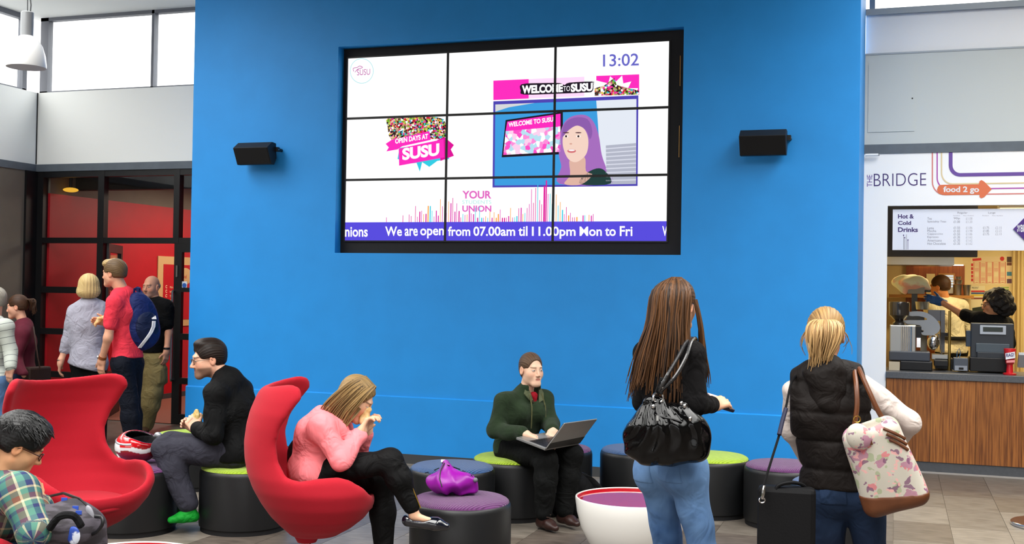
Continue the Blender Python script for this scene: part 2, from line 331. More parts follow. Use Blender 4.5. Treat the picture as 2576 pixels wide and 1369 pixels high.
for i, s in enumerate(('Main Entrance', 'Information', 'The Box Office', 'The Bridge', 'Modus Bar', 'Vending', 'The Bar', 'The Exit')):
    z = 1.53-i*.062; text_x('lettering', 'C', y0+.17, z, .04, M_cream, sg, .03).location.x = .0146; text_x('lettering', s, y0+.27, z, .028, M_cream, sg).location.x = .0146
# ------------------------------------------------------------------ the blue block with its recess
N0, N1, NZ0, NZ1 = -.046, 3.203, 1.911, 3.843; ND = .115
V = [(X0, 0, 0), (X1, 0, 0), (X1, 0, ZC), (X0, 0, ZC), (N0, 0, NZ0), (N1, 0, NZ0), (N1, 0, NZ1), (N0, 0, NZ1), (N0, ND, NZ0), (N1, ND, NZ0), (N1, ND, NZ1), (N0, ND, NZ1), (X0, YB+.2, 0), (X1, YB+.0, 0), (X1, YB+.0, ZC), (X0, YB+.2, ZC)]
bw = mkobj('wall_blue', V, [(0, 1, 5, 4), (1, 2, 6, 5), (2, 3, 7, 6), (3, 0, 4, 7), (4, 5, 9, 8), (5, 6, 10, 9), (6, 7, 11, 10), (7, 4, 8, 11), (1, 13, 14, 2), (0, 3, 15, 12), (12, 15, 14, 13)], M_blue); tag(bw, 'bright blue painted wall holding the video wall', kind='structure')
dd = MB(); dd.prism([(X0-.012, 0, .0), (X0-.012, -.016, .0), (X0-.012, -.016, .597), (X0-.012, 0, .607)], (X1-X0+.024, 0, 0)); dd.build('dado', M_blue, bw)
tag(MB().bb(X0-.014, X1+.014, -.022, 0, 0, .085).build('baseboard_blue', M_skirt), kind='structure')
# video wall
vw = thing('video_display', 'nine panel video screen recessed in the blue wall showing union notices', 'screen', (0, 0, 0)); vw['kind'] = 'thing'
MB().bb(N0+.002, N1-.002, .110, .114, NZ0+.002, NZ1-.002).build('backing', M_matte, vw)
SW, SH, SZ, SY = 1.0184, .5728, 2.0245, .1; PX, PZ = SW+.0064, SH+.0064
M_scr = emat('screen_white', '#ffffff', 1.15)
for i in range(3):
    for j in range(3):
        x, z = i*PX, SZ+j*PZ; t = .0115
        p = MB().bb(x-.006, x+SW+.006, SY+.001, .11, z-.006, z+SH+.006).build('display_panel', M_black, vw)
        mkobj('screen', [(x, SY, z), (x+SW, SY, z), (x+SW, SY, z+SH), (x, SY, z+SH)], [(0, 1, 2, 3)], M_scr, p)
        b = MB(); e = .0075
        b.bb(x-.003, x+SW+.003, .092, SY+.002, z-.003, z+e); b.bb(x-.003, x+SW+.003, .092, SY+.002, z+SH-e, z+SH+.003); b.bb(x-.003, x+e, .092, SY+.002, z+e, z+SH-e); b.bb(x+SW-e, x+SW+.003, .092, SY+.002, z+e, z+SH-e); b.build('bezel', M_black, p)
def L(k): return SY-.0007*k
E_ind, E_pink, E_mag = emat('screen_indigo', '#5a4ee0'), emat('screen_pink', '#ff2fc0'), emat('screen_magenta', '#e0189a')
E_wht = emat('screen_pure', '#ffffff', 1.15); E_txt = emat('screen_violet_text', '#6a69c9'); E_cyan = emat('screen_cyan', '#35cfe6'); E_orng = emat('screen_orange', '#ffa23a'); E_rose = emat('screen_rose', '#e046b4'); E_dark = emat('screen_dark', '#241c28'); E_red = emat('screen_red', '#d8262e')
S0, S1 = 866, 1681
xa = MB(); xa.bb(.004, 3.064, L(1)-.0001, L(1), SZ+.004, SZ+.178); xa.build('ticker_band', E_ind, vw)
text_on('ticker_text', 'nions', (868, 571, 925, 596), L(2), E_wht, vw, .02)
for w_, a_, b_, y0_, y1_ in (('We', 969, 1011, 570, 594), ('are', 1018, 1051, 575, 594), ('open', 1057, 1117, 575, 600), ('from', 1127, 1183, 570, 594), ('07.00am', 1191, 1296, 570, 594), ('til', 1304, 1327, 569, 594), ('11.00pm', 1338, 1448, 570, 601), ('Mon', 1458, 1514, 570, 594), ('to', 1522, 1549, 573, 594), ('Fri', 1559, 1591, 569, 594)): text_on('ticker_text', w_, (a_, y0_, b_, y1_), L(2), E_wht, vw, .02)

text_on('ticker_text', 'V', (1666, 569, 1679, 594), L(2), E_wht, vw, .02)
text_on('clock_text', '13:02', (1517, 137, 1607, 168), L(1), E_txt, vw, .01, tilt=-3)
def ribbon(name, path, w, plane, material, parent, close=False):
    P = np.array([[*onY(x, y, plane)] for x, y in path])[:, [0, 2]]; k = len(P); V = []
    for i in range(k):
        d = P[(i+1) % k if close else min(i+1, k-1)]-P[(i-1) % k if close else max(i-1, 0)]; d /= np.linalg.norm(d); n_ = np.array([-d[1], d[0]])*w/2
        V += [(P[i][0]+n_[0], plane, P[i][1]+n_[1]), (P[i][0]-n_[0], plane, P[i][1]-n_[1])]
    q = k if close else k-1
    return mkobj(name, V, [(2*i, 2*i+1, (2*i+3) % (2*k), (2*i+2) % (2*k)) for i in range(q)], material, parent)
circ = [(910+29*math.cos(t), 178.5+31*math.sin(t)) for t in np.arange(48)*2*math.pi/48]
ribbon('round_logo', circ, .006, L(1), emat('screen_pale_cyan', '#a9e6ea'), vw, True); text_on('round_logo_text', 'SUSU', (898, 175, 931, 190), L(1), emat('screen_mauve', '#c05aa8'), vw, .0, tilt=-2)
ribbon('round_logo_swirl', smoothpoly([(890, 180), (889, 172), (898, 170), (905, 166), (912, 170), (900, 174), (893, 182)], 5, False), .006, L(1), MATS['screen_mauve'], vw)
# open-days artwork
def print_mat(name, cols, scale, k=1.0):
    m = bpy.data.materials.new(name); m.use_nodes = True; n = m.node_tree; n.nodes.remove(n.nodes['Principled BSDF']); e = n.nodes.new('ShaderNodeEmission'); e.inputs[1].default_value = EMK*k
    t = n.nodes.new('ShaderNodeTexCoord'); v = n.nodes.new('ShaderNodeTexVoronoi'); v.inputs['Scale'].default_value = scale; s_ = n.nodes.new('ShaderNodeSeparateColor'); r = n.nodes.new('ShaderNodeValToRGB'); r.color_ramp.interpolation = 'CONSTANT'
    while len(r.color_ramp.elements) < len(cols): r.color_ramp.elements.new(.5)
    for i, c_ in enumerate(cols): r.color_ramp.elements[i].position = i/len(cols); r.color_ramp.elements[i].color = (*lin(c_), 1)
    n.links.new(t.outputs['Object'], v.inputs['Vector']); n.links.new(v.outputs['Color'], s_.inputs[0]); n.links.new(s_.outputs[0], r.inputs[0]); n.links.new(r.outputs[0], e.inputs[0]); n.links.new(e.outputs[0], n.nodes['Material Output'].inputs[0]); return m
E_crowd = print_mat('screen_crowd', ['#3a2420', '#c99a80', '#d8263c', '#ffffff', '#7fb83a', '#5a3a34', '#f0c8b0', '#e8389a', '#39bcd0', '#e9d25a', '#222028'], 62)
flat('crowd_print', smoothpoly([(978, 296), (1050, 294), (1116, 300), (1120, 345), (1080, 350), (1030, 352), (985, 352), (975, 320)], 3), L(1), E_crowd, vw)
flat('splash_print', [(1005, 372), (1125, 355), (1130, 400), (1100, 405), (1080, 420), (1062, 408), (1056, 432), (1048, 410), (1030, 412), (1000, 400)], L(1), E_cyan, vw)
flat('ribbon_banner', [(970, 362), (985, 352), (1080, 330), (1084, 352), (1012, 368), (1000, 376), (972, 381), (978, 371)], L(2), E_pink, vw)
flat('ribbon_banner', [(1100, 352), (1118, 345), (1142, 365), (1134, 376), (1142, 392), (1108, 405)], L(2), E_mag, vw)
flat('ribbon_banner', [(1003, 374), (1116, 350), (1118, 396), (1004, 417)], L(3), E_pink, vw)
text_on('banner_text', 'OPEN DAYS AT', (994, 349, 1077, 362), L(4), E_wht, vw, .035, tilt=-13); text_on('banner_text', 'SUSU', (1012, 373, 1105, 404), L(4), E_wht, vw, .045, tilt=-13)
text_on('union_text', 'YOUR', (1163, 480, 1236, 500), L(1), emat('screen_orchid', '#e468c4'), vw, .03); text_on('union_text', 'STUDENTS', (1163, 504, 1236, 513), L(1), emat('screen_aqua', '#a6e9e2'), vw); text_on('union_text', 'UNION', (1163, 517, 1236, 533), L(1), MATS['screen_orchid'], vw, .03)
bars = {k: MB() for k in ('rose', 'orange', 'cyan', 'magenta')}
for xx in np.arange(940, 1492, 5.2):
    env = 10+55*math.exp(-((xx-1105)/45)**2)*random.random()+95*math.exp(-((xx-1365)/38)**2)*(.35+.65*random.random())+30*random.random()**3
    if xx < 1040 and random.random() < .75: continue
    if xx > 1440 and random.random() < .4: continue
    k = random.choice(['rose', 'rose', 'magenta', 'magenta', 'orange', 'cyan']); a = onY(xx, 558, L(2)); b = onY(xx, 558-env, L(2)); bars[k].bb(a[0], a[0]+random.choice([.006, .006, .011]), L(2)-.0001, L(2), SZ+.178, b[2])
a = onY(1370, 468, L(2)); bars['magenta'].bb(a[0]-.008, a[0]+.008, L(3), L(2), SZ+.178, a[2])
for k, mm in (('rose', E_rose), ('orange', E_orng), ('cyan', E_cyan), ('magenta', E_mag)):
    for i in range(0, len(bars[k].v), 8): q_ = MB(); q_.v = bars[k].v[i:i+8]; q_.f = [tuple(x-i for x in f_) for f_ in bars[k].f[i//8*6:i//8*6+6]]; q_.build('equaliser_bar', mm, vw)
# welcome banner and the photograph of the presenter
flat('banner_strip', [(1241, 203), (1330, 199), (1330, 248), (1241, 252)], L(1), E_pink, vw); flat('banner_strip', [(1330, 199), (1470, 193), (1470, 242), (1330, 248)], L(1), emat('screen_blush', '#ffd3f2', 1.1), vw); flat('banner_strip', [(1500, 191), (1608, 187), (1608, 238), (1500, 241)], L(1), E_pink, vw)
flat('banner_splash', [(1490, 200), (1530, 210), (1535, 192), (1550, 205), (1565, 190), (1568, 210), (1588, 205), (1580, 222), (1605, 222), (1600, 237), (1495, 240)], L(2), E_wht, vw); flat('banner_crowd', [(1496, 222), (1520, 215), (1545, 196), (1552, 214), (1590, 224), (1607, 228), (1607, 238), (1496, 241)], L(3), E_crowd, vw)
flat('title_plate', smoothpoly([(1312, 212), (1360, 209), (1408, 209), (1420, 214), (1432, 208), (1490, 205), (1494, 210), (1490, 230), (1470, 233), (1400, 236), (1318, 238), (1310, 228)], 3), L(2), E_dark, vw)
text_on('title_text', 'WELCOME', (1313, 215, 1416, 236), L(3), E_wht, vw, .05, tilt=-4); text_on('title_text', 'TO', (1417, 217, 1434, 230), L(3), E_wht, vw, .0, tilt=-1); text_on('title_text', 'SUSU', (1436, 211, 1491, 232), L(3), E_wht, vw, .05, tilt=-3)
flat('photo_border', [(1241, 255), (1606, 240), (1604, 468), (1239, 472)], L(1), emat('screen_frame_indigo', '#5046b4'), vw)
flat('photo_backdrop', [(1246, 263), (1601, 249), (1600, 463), (1244, 467)], L(2), emat('photo_blue', '#3f9fe2'), vw)
flat('photo_ceiling', [(1246, 263), (1345, 259), (1280, 270), (1246, 281)], L(3), emat('photo_grey', '#d8dadc'), vw)
flat('photo_wall', [(1500, 253), (1601, 249), (1600, 463), (1515, 464)], L(3), emat('photo_pale', '#e6ecf6'), vw); flat('photo_shutter', [(1524, 366), (1600, 360), (1600, 463), (1526, 464)], L(4), emat('photo_shutter', '#b4b8c8'), vw)
for i in range(9): flat('photo_slat', [(1524, 373+i*10), (1600, 367+i*10.5), (1600, 370+i*10.5), (1524, 376+i*10)], L(5), emat('photo_slat', '#d9dcea'), vw)
flat('photo_screen', [(1272, 302), (1416, 281), (1416, 388), (1262, 396)], L(3), E_dark, vw); flat('photo_screen', [(1276, 306), (1410, 286), (1410, 318), (1272, 330)], L(4), E_pink, vw)
flat('photo_screen', [(1272, 330), (1410, 318), (1410, 382), (1266, 390)], L(4), print_mat('photo_screen_art', ['#ff8fdc', '#ffffff', '#ffd2f0', '#b9e4f4', '#ff52c8'], 26), vw)
text_on('photo_lettering', 'WELCOME TO SUSU', (1279, 308, 1392, 320), L(5), E_wht, vw, .03, tilt=-14)
hair = smoothpoly([(1408, 350), (1416, 315), (1436, 294), (1470, 289), (1492, 305), (1506, 340), (1514, 390), (1528, 430), (1538, 462), (1408, 463), (1412, 420), (1406, 390)], 4)
flat('photo_hair', hair, L(4), emat('photo_violet_hair', '#a86fc0'), vw); flat('photo_top', smoothpoly([(1470, 440), (1500, 424), (1522, 430), (1536, 462), (1460, 464)], 4), L(5), emat('photo_dark_green', '#26413f'), vw)
flat('photo_neck', smoothpoly([(1434, 400), (1470, 395), (1474, 430), (1490, 440), (1462, 464), (1420, 463), (1434, 440)], 4), L(5), emat('photo_skin_shade', '#e2b6a6'), vw)
flat('photo_face', smoothpoly([(1416, 345), (1424, 322), (1446, 312), (1470, 325), (1480, 352), (1476, 385), (1460, 403), (1444, 408), (1428, 398), (1417, 372)], 5), L(6), emat('photo_skin', '#f7d6c6'), vw)
flat('photo_fringe', smoothpoly([(1414, 345), (1420, 312), (1445, 296), (1478, 300), (1490, 330), (1484, 350), (1474, 328), (1452, 316), (1430, 328)], 4), L(6)-.0003, emat('photo_mauve_hair', '#8f5fae'), vw)
def pe(name, cx, cy, rx, ry, c_, k): flat(name, [(cx+rx*math.cos(t), cy+ry*math.sin(t)) for t in np.arange(16)*2*math.pi/16], L(6)-.0004-.0002*k, emat('photo_'+name+c_[1:], c_), vw)
for cx in (1424, 1455): pe('photo_eye', cx, 343, 6, 3, '#fff4ee', 0); pe('photo_iris', cx, 343, 2.6, 2.8, '#3a2a28', 1); pe('photo_brow', cx, 334, 8, 1.5, '#5a3a3e', 1)
pe('photo_nose', 1436, 362, 3.5, 2, '#dba896', 0); pe('photo_lips', 1438, 380, 11, 5, '#d8787c', 0); pe('photo_teeth', 1438, 378, 8, 2.2, '#ffffff', 1)
for z0, z1 in ((3.36, 3.62), (2.75, 3.02)): MB().bb(3.155, 3.159, .106, .110, z0, z1).build('gap_light_line', mat('gold_gap_line', '#b58a4a', .4, metal=.8), vw)  # gold strips stand in for thin lines of light at the gap
# ------------------------------------------------------------------ wall with the food counter
struct(MB().bb(X1, 9.6, YB, YB+.15, 2.985, 3.83), 'wall_right', mat('grey_panel_right', '#c6cccb', .5))
struct(MB().bb(X1, 9.6, YB+.05, YB+.15, 3.83, 4.19), 'wall_right_upper', mat('white_upper_board', '#f2f4f8', .35))
struct(MB().bb(X1, 9.6, YB-.0, YB+.15, 4.19, 4.245), 'trim_5', mat('pale_rail', '#a9b1b8', .5)); struct(MB().bb(X1, 9.6, YB-.006, YB+.05, 3.815, 3.83), 'trim_6', MATS['pale_rail'])
g = MB(); g.bb(X1, 9.6, YB+.2, YB+.28, 4.70, ZC); [g.bb(x, x+.05, YB+.2, YB+.28, 4.24, ZC) for x in (4.66, 6.9, 9.4)]; wr = struct(g, 'window_3', MATS['grey_window_frame']); MB().bb(4.7, 9.4, YB+.238, YB+.242, 4.24, 4.70).build('pane', M_glass, wr)
struct(MB().bb(X1, 9.6, YB-.014, YB+.15, 2.9, 2.985), 'trim_7', M_trim)
a, b = onY(2185, 163, YB), onY(2300, 330, YB)
hp = MB(); hp.bb(a[0], b[0], YB-.006, YB-.001, b[2], a[2]); h = hp.build('access_hatch', MATS['grey_panel_right']); tag(h, 'flush pale grey access panel above the food sign', 'hatch'); MB().cyl((b[0]-.02, YB-.009, 3.4), (b[0]-.02, YB-.005, 3.4), .007).build('lock', M_black, h)
sp = MB(); sp.bb(X1, 9.6, YB-.004, YB+.1, 2.42, 2.9); sp.bb(X1, 4.845, YB-.004, YB+.15, 0, 2.42); struct(sp, 'wall_sign_board', M_signw)
sgn = thing('food_sign', 'printed purple and orange food to go lettering on white fascia', 'sign', (0, 0, 0))
PS = YB-.005; M_pur, M_purd, M_or, M_salm, M_sand, M_mgt = (mat(n_, c_, .5) for n_, c_ in (('print_purple', '#6b4a9e'), ('print_dark_purple', '#43306f'), ('print_orange', '#e2744a'), ('print_salmon', '#d97f78'), ('print_sand', '#e3cfa2'), ('print_magenta', '#b04fae')))
text_on('lettering', 'THE', (2181, 440, 2194, 470), PS, M_pur, sgn, vertical=True); text_on('lettering', 'BRIDGE', (2198, 437, 2330, 469), PS, M_purd, sgn, -.012, tilt=-2)
def stripe(xt, yb, rad, w, m_, k):
    c_ = [(xt, 380)]+[(xt+rad-rad*math.cos(t), yb-rad+rad*math.sin(t)) for t in np.linspace(0, math.pi/2, 10)]+[(2600, yb-3), (3000, yb-18)]
    ribbon('stripe', c_, w, PS-.0004*k, m_, sgn)
stripe(2345.5, 490, 32, .011, M_salm, 1); stripe(2357.5, 476, 28, .011, M_mgt, 2); stripe(2368.5, 463, 28, .012, M_sand, 3); stripe(2391.5, 440, 24, .032, M_pur, 4)
flat('arrow', smoothpoly([(2357, 478), (2362, 467), (2375, 465), (2420, 464.5), (2462, 464)], 3, False).tolist()+[(2464, 456), (2469, 453), (2476, 457), (2493, 474), (2495, 476), (2476, 496), (2469, 499), (2464, 496), (2464, 490), (2375, 491), (2362, 488)], PS-.0022, M_or, sgn)
text_on('lettering', 'food 2 go', (2373, 469, 2463, 488), PS-.003, MATS['notice_white'], sgn, .03)
lt = thing('wall_tube_light', 'slim white tube fitting under the grey trim at the sign', 'light', (X1+.01, YB-.05, 2.885)); MB().cyl((0, 0, 0), (.115, 0, 0), .012).build('tube', M_signw, lt, smooth=True); MB().cyl((.115, 0, 0), (.125, 0, 0), .009).build('end_cap', M_steel, lt)
# menu board
mb_ = thing('menu_board', 'white hot and cold drinks menu board above the counter', 'menu', (0, 0, 0)); PM = YB+.035
a, b = onY(2246, 527, PM), onY(2246, 629, PM); MB().bb(a[0], 7.6, PM, PM+.03, b[2], a[2]).build('board', mat('menu_white', '#e9ecf6', .4), mb_)
M_grey = mat('print_grey', '#8a8a96', .6); M_lgrey = mat('print_light_grey', '#b4b4be', .6); PM -= .001
for s, x0, y0, x1, y1 in (('Hot &', 2259, 539, 2299, 550), ('Cold', 2259, 556, 2292, 566), ('Drinks', 2259, 572, 2309, 584)): text_on('lettering', s, (x0, y0, x1, y1), PM, M_purd, mb_, .03)
for s, y, x1 in (('Tea', 550, 2344), ('Speciality Teas', 558, 2380), ('Latte', 574, 2349), ('Mocha', 581, 2355), ('Cappuccino', 589, 2372), ('Espresso', 597, 2361), ('Americano', 605, 2369), ('Hot Chocolate', 613, 2379)): text_on('lettering', s, (2333, y-3, x1, y+3), PM, M_grey, mb_)
rows = [(550, '90p', '£1.08'), (558, '£1.00', '£1.20'), (573, '£1.55', '£1.86'), (581, '£1.65', '£1.98'), (589, '£1.55', '£1.86'), (597, '£1.35', '£1.62'), (605, '£1.35', '£1.62'), (613, '£1.35', '£1.62')]
for y, p1, p2 in rows: text_on('lettering', p1, (2399, y-3, 2415, y+3), PM, M_grey, mb_); text_on('lettering', p2, (2430, y-3, 2446, y+3), PM, M_lgrey, mb_)
for y, p1, p2 in ((573, '£1.75', '£2.10'), (581, '£1.85', '£2.22'), (589, '£1.75', '£2.10')): text_on('lettering', p1, (2473, y-3, 2488, y+3), PM, M_grey, mb_); text_on('lettering', p2, (2504, y-3, 2520, y+3), PM, M_lgrey, mb_)
text_on('lettering', 'Regular', (2409, 533, 2434, 539), PM, M_grey, mb_); text_on('lettering', 'Large', (2486, 533, 2504, 539), PM, M_grey, mb_)
for x0, x1, s in ((2398, 2415, 'Student'), (2423, 2450, 'Non Student'), (2471, 2488, 'Student'), (2496, 2523, 'Non Student')): text_on('lettering', s, (x0, 541, x1, 544), PM, M_lgrey, mb_)
for x, y in ((2273, 592), (2276, 598), (2280, 590), (2284, 604)): ribbon('printed_line', [(x, y), (x, 628)], .004, PM, M_grey if x != 2284 else M_purd, mb_)
for x, y in ((2273, 592), (2276, 598), (2284, 604)): flat('printed_dot', [(x-2, y), (x, y-2), (x+2, y), (x, y+2)], PM-.0003, M_purd, mb_)
dm = MB(); q = [onY(x, y, PM-.012) for x, y in ((2549, 576), (2578, 547), (2607, 575), (2578, 605))]; dm.prism([(v[0], PM-.012, v[2]) for v in q], (0, .011, 0)); dmo = dm.build('diamond_sign', mat('diamond_purple', '#4b2a80', .4), None); tag(dmo, 'purple diamond shaped plaque with white lettering on the menu board', 'sign')
text_on('lettering', 'THE', (2559, 566, 2567, 584), PM-.0135, MATS['notice_white'], dmo, .02, vertical=True); text_on('lettering', 'BRIDGE', (2568, 565, 2605, 584), PM-.0135, MATS['notice_white'], dmo, .02)
# counter
cs = thing('serving_counter', 'wood panelled serving counter with dark grey plinth', 'counter', (0, 0, 0))
def woodmat(name, a, b, d):
    m = mat(name, a, .45, col2=b, nscale=9, stretch=(9, 9, .35), nlo=.35, nhi=.65); return m
M_wood = woodmat('zebra_veneer', '#6a3a17', '#a0622c', 0); M_wood2 = woodmat('zebra_veneer_b', '#733f19', '#ab6b31', 1)
xs = np.arange(4.852, 8.3, .38)
for i, x in enumerate(xs): MB().bb(x+.0015, x+.38-.0015, YB-.02, YB, .10, .842).build('panel', (M_wood, M_wood2)[i % 2], cs)
MB().bb(4.85, 8.3, YB-.012, YB+.5, .005, .10).build('plinth', mat('counter_plinth', '#4a4c50', .6, noise=.06, nscale=30), cs); MB().bb(4.85, 8.3, YB, YB+.58, .10, .842).build('carcass', M_skirt, cs)
MB().bb(4.85, 8.3, YB-.055, YB-.006, 0.001, .012).build('floor_strip', mat('pale_threshold', '#a49e98', .4), cs)
wt = MB().bb(4.846, 8.3, YB-.035, YB+.62, .843, .903).build('worktop', mat('grey_stone_worktop', '#54565a', .35, noise=.12, nscale=90), None, bevel=.004); tag(wt, 'dark grey stone worktop running along the serving counter', 'worktop')
# ================================================================== signed-distance modelling for soft shapes
def snets(d, o, h):
    ins = d < 0; nx, ny, nz = d.shape; c = (nx-1, ny-1, nz-1)
    cnt = np.zeros(c, np.int8); acc = np.zeros(c+(3,), np.float32)
    for ax in range(3):
        for u in (0, 1):
            for v in (0, 1):
                s0 = [None]*3; s1 = [None]*3; off = [0, 0, 0]; o2 = [a for a in range(3) if a != ax]; off[o2[0]] = u; off[o2[1]] = v
                for a in range(3): s0[a] = slice(off[a], off[a]+c[a])
                s1 = list(s0); s1[ax] = slice(1, 1+c[ax]); A = d[tuple(s0)]; B = d[tuple(s1)]; ch = ins[tuple(s0)] != ins[tuple(s1)]
                if not ch.any(): continue
                t = np.where(ch, A/np.where(ch, A-B, 1), 0); cnt += ch
                acc[..., ax] += np.where(ch, t, 0); acc[..., o2[0]] += ch*u; acc[..., o2[1]] += ch*v
    I = np.argwhere(cnt > 0)
    if len(I) == 0: return np.zeros((0, 3)), np.zeros((0, 4), int)
    idx = -np.ones(c, np.int64); idx[I[:, 0], I[:, 1], I[:, 2]] = np.arange(len(I))
    V = (I+acc[I[:, 0], I[:, 1], I[:, 2]]/cnt[I[:, 0], I[:, 1], I[:, 2]][:, None])*h+o; Fs = []
    for ax in range(3):
        sl0 = [slice(1, -1)]*3; sl0[ax] = slice(0, -1); sl1 = list(sl0); sl1[ax] = slice(1, None)
        a = ins[tuple(sl0)]; b = ins[tuple(sl1)]; E_ = np.argwhere(a != b)
        if len(E_) == 0: continue
        up = a[E_[:, 0], E_[:, 1], E_[:, 2]]; o2 = [(ax+1) % 3, (ax+2) % 3]; base = E_+1; base[:, ax] -= 1; q = []
        for du, dv in ((-1, -1), (0, -1), (0, 0), (-1, 0)):
            p = base.copy(); p[:, o2[0]] += du; p[:, o2[1]] += dv; q.append(idx[p[:, 0], p[:, 1], p[:, 2]])
        q = np.stack(q, 1); q = np.where(up[:, None], q, q[:, ::-1]); Fs.append(q[(q >= 0).all(1)])
    return V, np.concatenate(Fs)
def sdf_grid(f, lo, hi, h, s=4):
    lo = np.array(lo, float); n = np.ceil((np.array(hi)-lo)/(h*s)).astype(int)+1
    bc = np.stack(np.meshgrid(*[np.arange(k) for k in n], indexing='ij'), -1).reshape(-1, 3)
    dc = f(lo+(bc+.5)*h*s-h*.5).reshape(n); act = np.abs(dc) < s*h*1.75
    D = np.repeat(np.repeat(np.repeat(dc, s, 0), s, 1), s, 2).astype(np.float32)
    B = np.argwhere(act); loc = np.stack(np.meshgrid(*[np.arange(s)]*3, indexing='ij'), -1).reshape(-1, 3)
    P = (B[:, None, :]*s+loc[None]).reshape(-1, 3); vals = np.empty(len(P), np.float32)
    for i in range(0, len(P), 400000): vals[i:i+400000] = f(lo+P[i:i+400000]*h)
    D[P[:, 0], P[:, 1], P[:, 2]] = vals; return D, lo
def npmesh(name, V, F, material, parent=None, colors=None, uvs=None):
    me = bpy.data.meshes.new(name); n = len(F); me.vertices.add(len(V)); me.vertices.foreach_set('co', np.asarray(V, np.float32).ravel())
    k = F.shape[1]; me.loops.add(n*k); me.loops.foreach_set('vertex_index', F.astype(np.int32).ravel()); me.polygons.add(n)
    me.polygons.foreach_set('loop_start', np.arange(0, n*k, k, dtype=np.int32)); me.polygons.foreach_set('use_smooth', np.ones(n, bool)); me.update(calc_edges=True)
    if colors is not None:
        a = me.color_attributes.new('Col', 'FLOAT_COLOR', 'POINT'); a.data.foreach_set('color', np.concatenate([colors, np.ones((len(V), 1))], 1).astype(np.float32).ravel())
    if uvs is not None:
        a = me.attributes.new('cloth', 'FLOAT_VECTOR', 'POINT'); a.data.foreach_set('vector', np.asarray(uvs, np.float32).ravel())
    if material is not None: me.materials.append(material)
    o = bpy.data.objects.new(name, me); link(o, parent); return o
def sdf_obj(name, f, lo, hi, h, material, parent=None, colfn=None):
    D, o = sdf_grid(f, lo, hi, h); V, F = snets(D, o, h); return npmesh(name, V, F, material, parent, colfn(V) if colfn else None)
def smin(a, b, k):
    if k <= 0: return np.minimum(a, b)
    h = np.maximum(k-np.abs(a-b), 0)/k; return np.minimum(a, b)-h*h*k*.25
def smax(a, b, k): return -smin(-a, -b, k)
def d_cap(p, a, b, ra, rb, lat=None, s=1.0):
    a = np.asarray(a, float); b = np.asarray(b, float); q = p-a; ba = b-a
    if lat is not None: L_ = np.asarray(lat, float); q = q-np.outer(q @ L_, L_)*(1-1/s); ba = ba-L_*(ba @ L_)*(1-1/s)
    t = np.clip(q @ ba/max(ba @ ba, 1e-9), 0, 1); return np.linalg.norm(q-t[:, None]*ba, axis=1)-(ra+(rb-ra)*t)
def d_ell(p, c, r, R=None):
    q = p-np.asarray(c, float)
    if R is not None: q = q @ np.asarray(R)
    r = np.asarray(r, float); k0 = np.linalg.norm(q/r, axis=1); k1 = np.linalg.norm(q/r**2, axis=1); return k0*(k0-1)/np.maximum(k1, 1e-6)
def d_box(p, c, hs, R=None, rad=0.02):
    q = p-np.asarray(c, float)
    if R is not None: q = q @ np.asarray(R)
    q = np.abs(q)-np.asarray(hs)+rad; return np.linalg.norm(np.maximum(q, 0), axis=1)+np.minimum(q.max(1), 0)-rad
def wob(p, amp, freq, seed=0):       # soft irregular folds
    r = np.random.default_rng(seed); out = np.zeros(len(p))
    for _ in range(5): k = r.normal(size=3); k /= np.linalg.norm(k); out += np.sin(p @ k*freq*r.uniform(.6, 1.5)+r.uniform(0, 6.3))
    return out*amp/3
def poly_sdf(P, poly):               # 2-D signed distance, P (n,2)
    v = np.asarray(poly, float); d = np.full(len(P), 1e9); s = np.ones(len(P)); n = len(v); j = n-1
    for i in range(n):
        e = v[j]-v[i]; w = P-v[i]; b = w-e*np.clip(w @ e/max(e @ e, 1e-12), 0, 1)[:, None]; d = np.minimum(d, (b*b).sum(1))
        c1 = P[:, 1] >= v[i][1]; c2 = P[:, 1] < v[j][1]; c3 = e[0]*w[:, 1] > e[1]*w[:, 0]; m_ = (c1 & c2 & c3) | (~c1 & ~c2 & ~c3); s[m_] *= -1; j = i
    return s*np.sqrt(d)
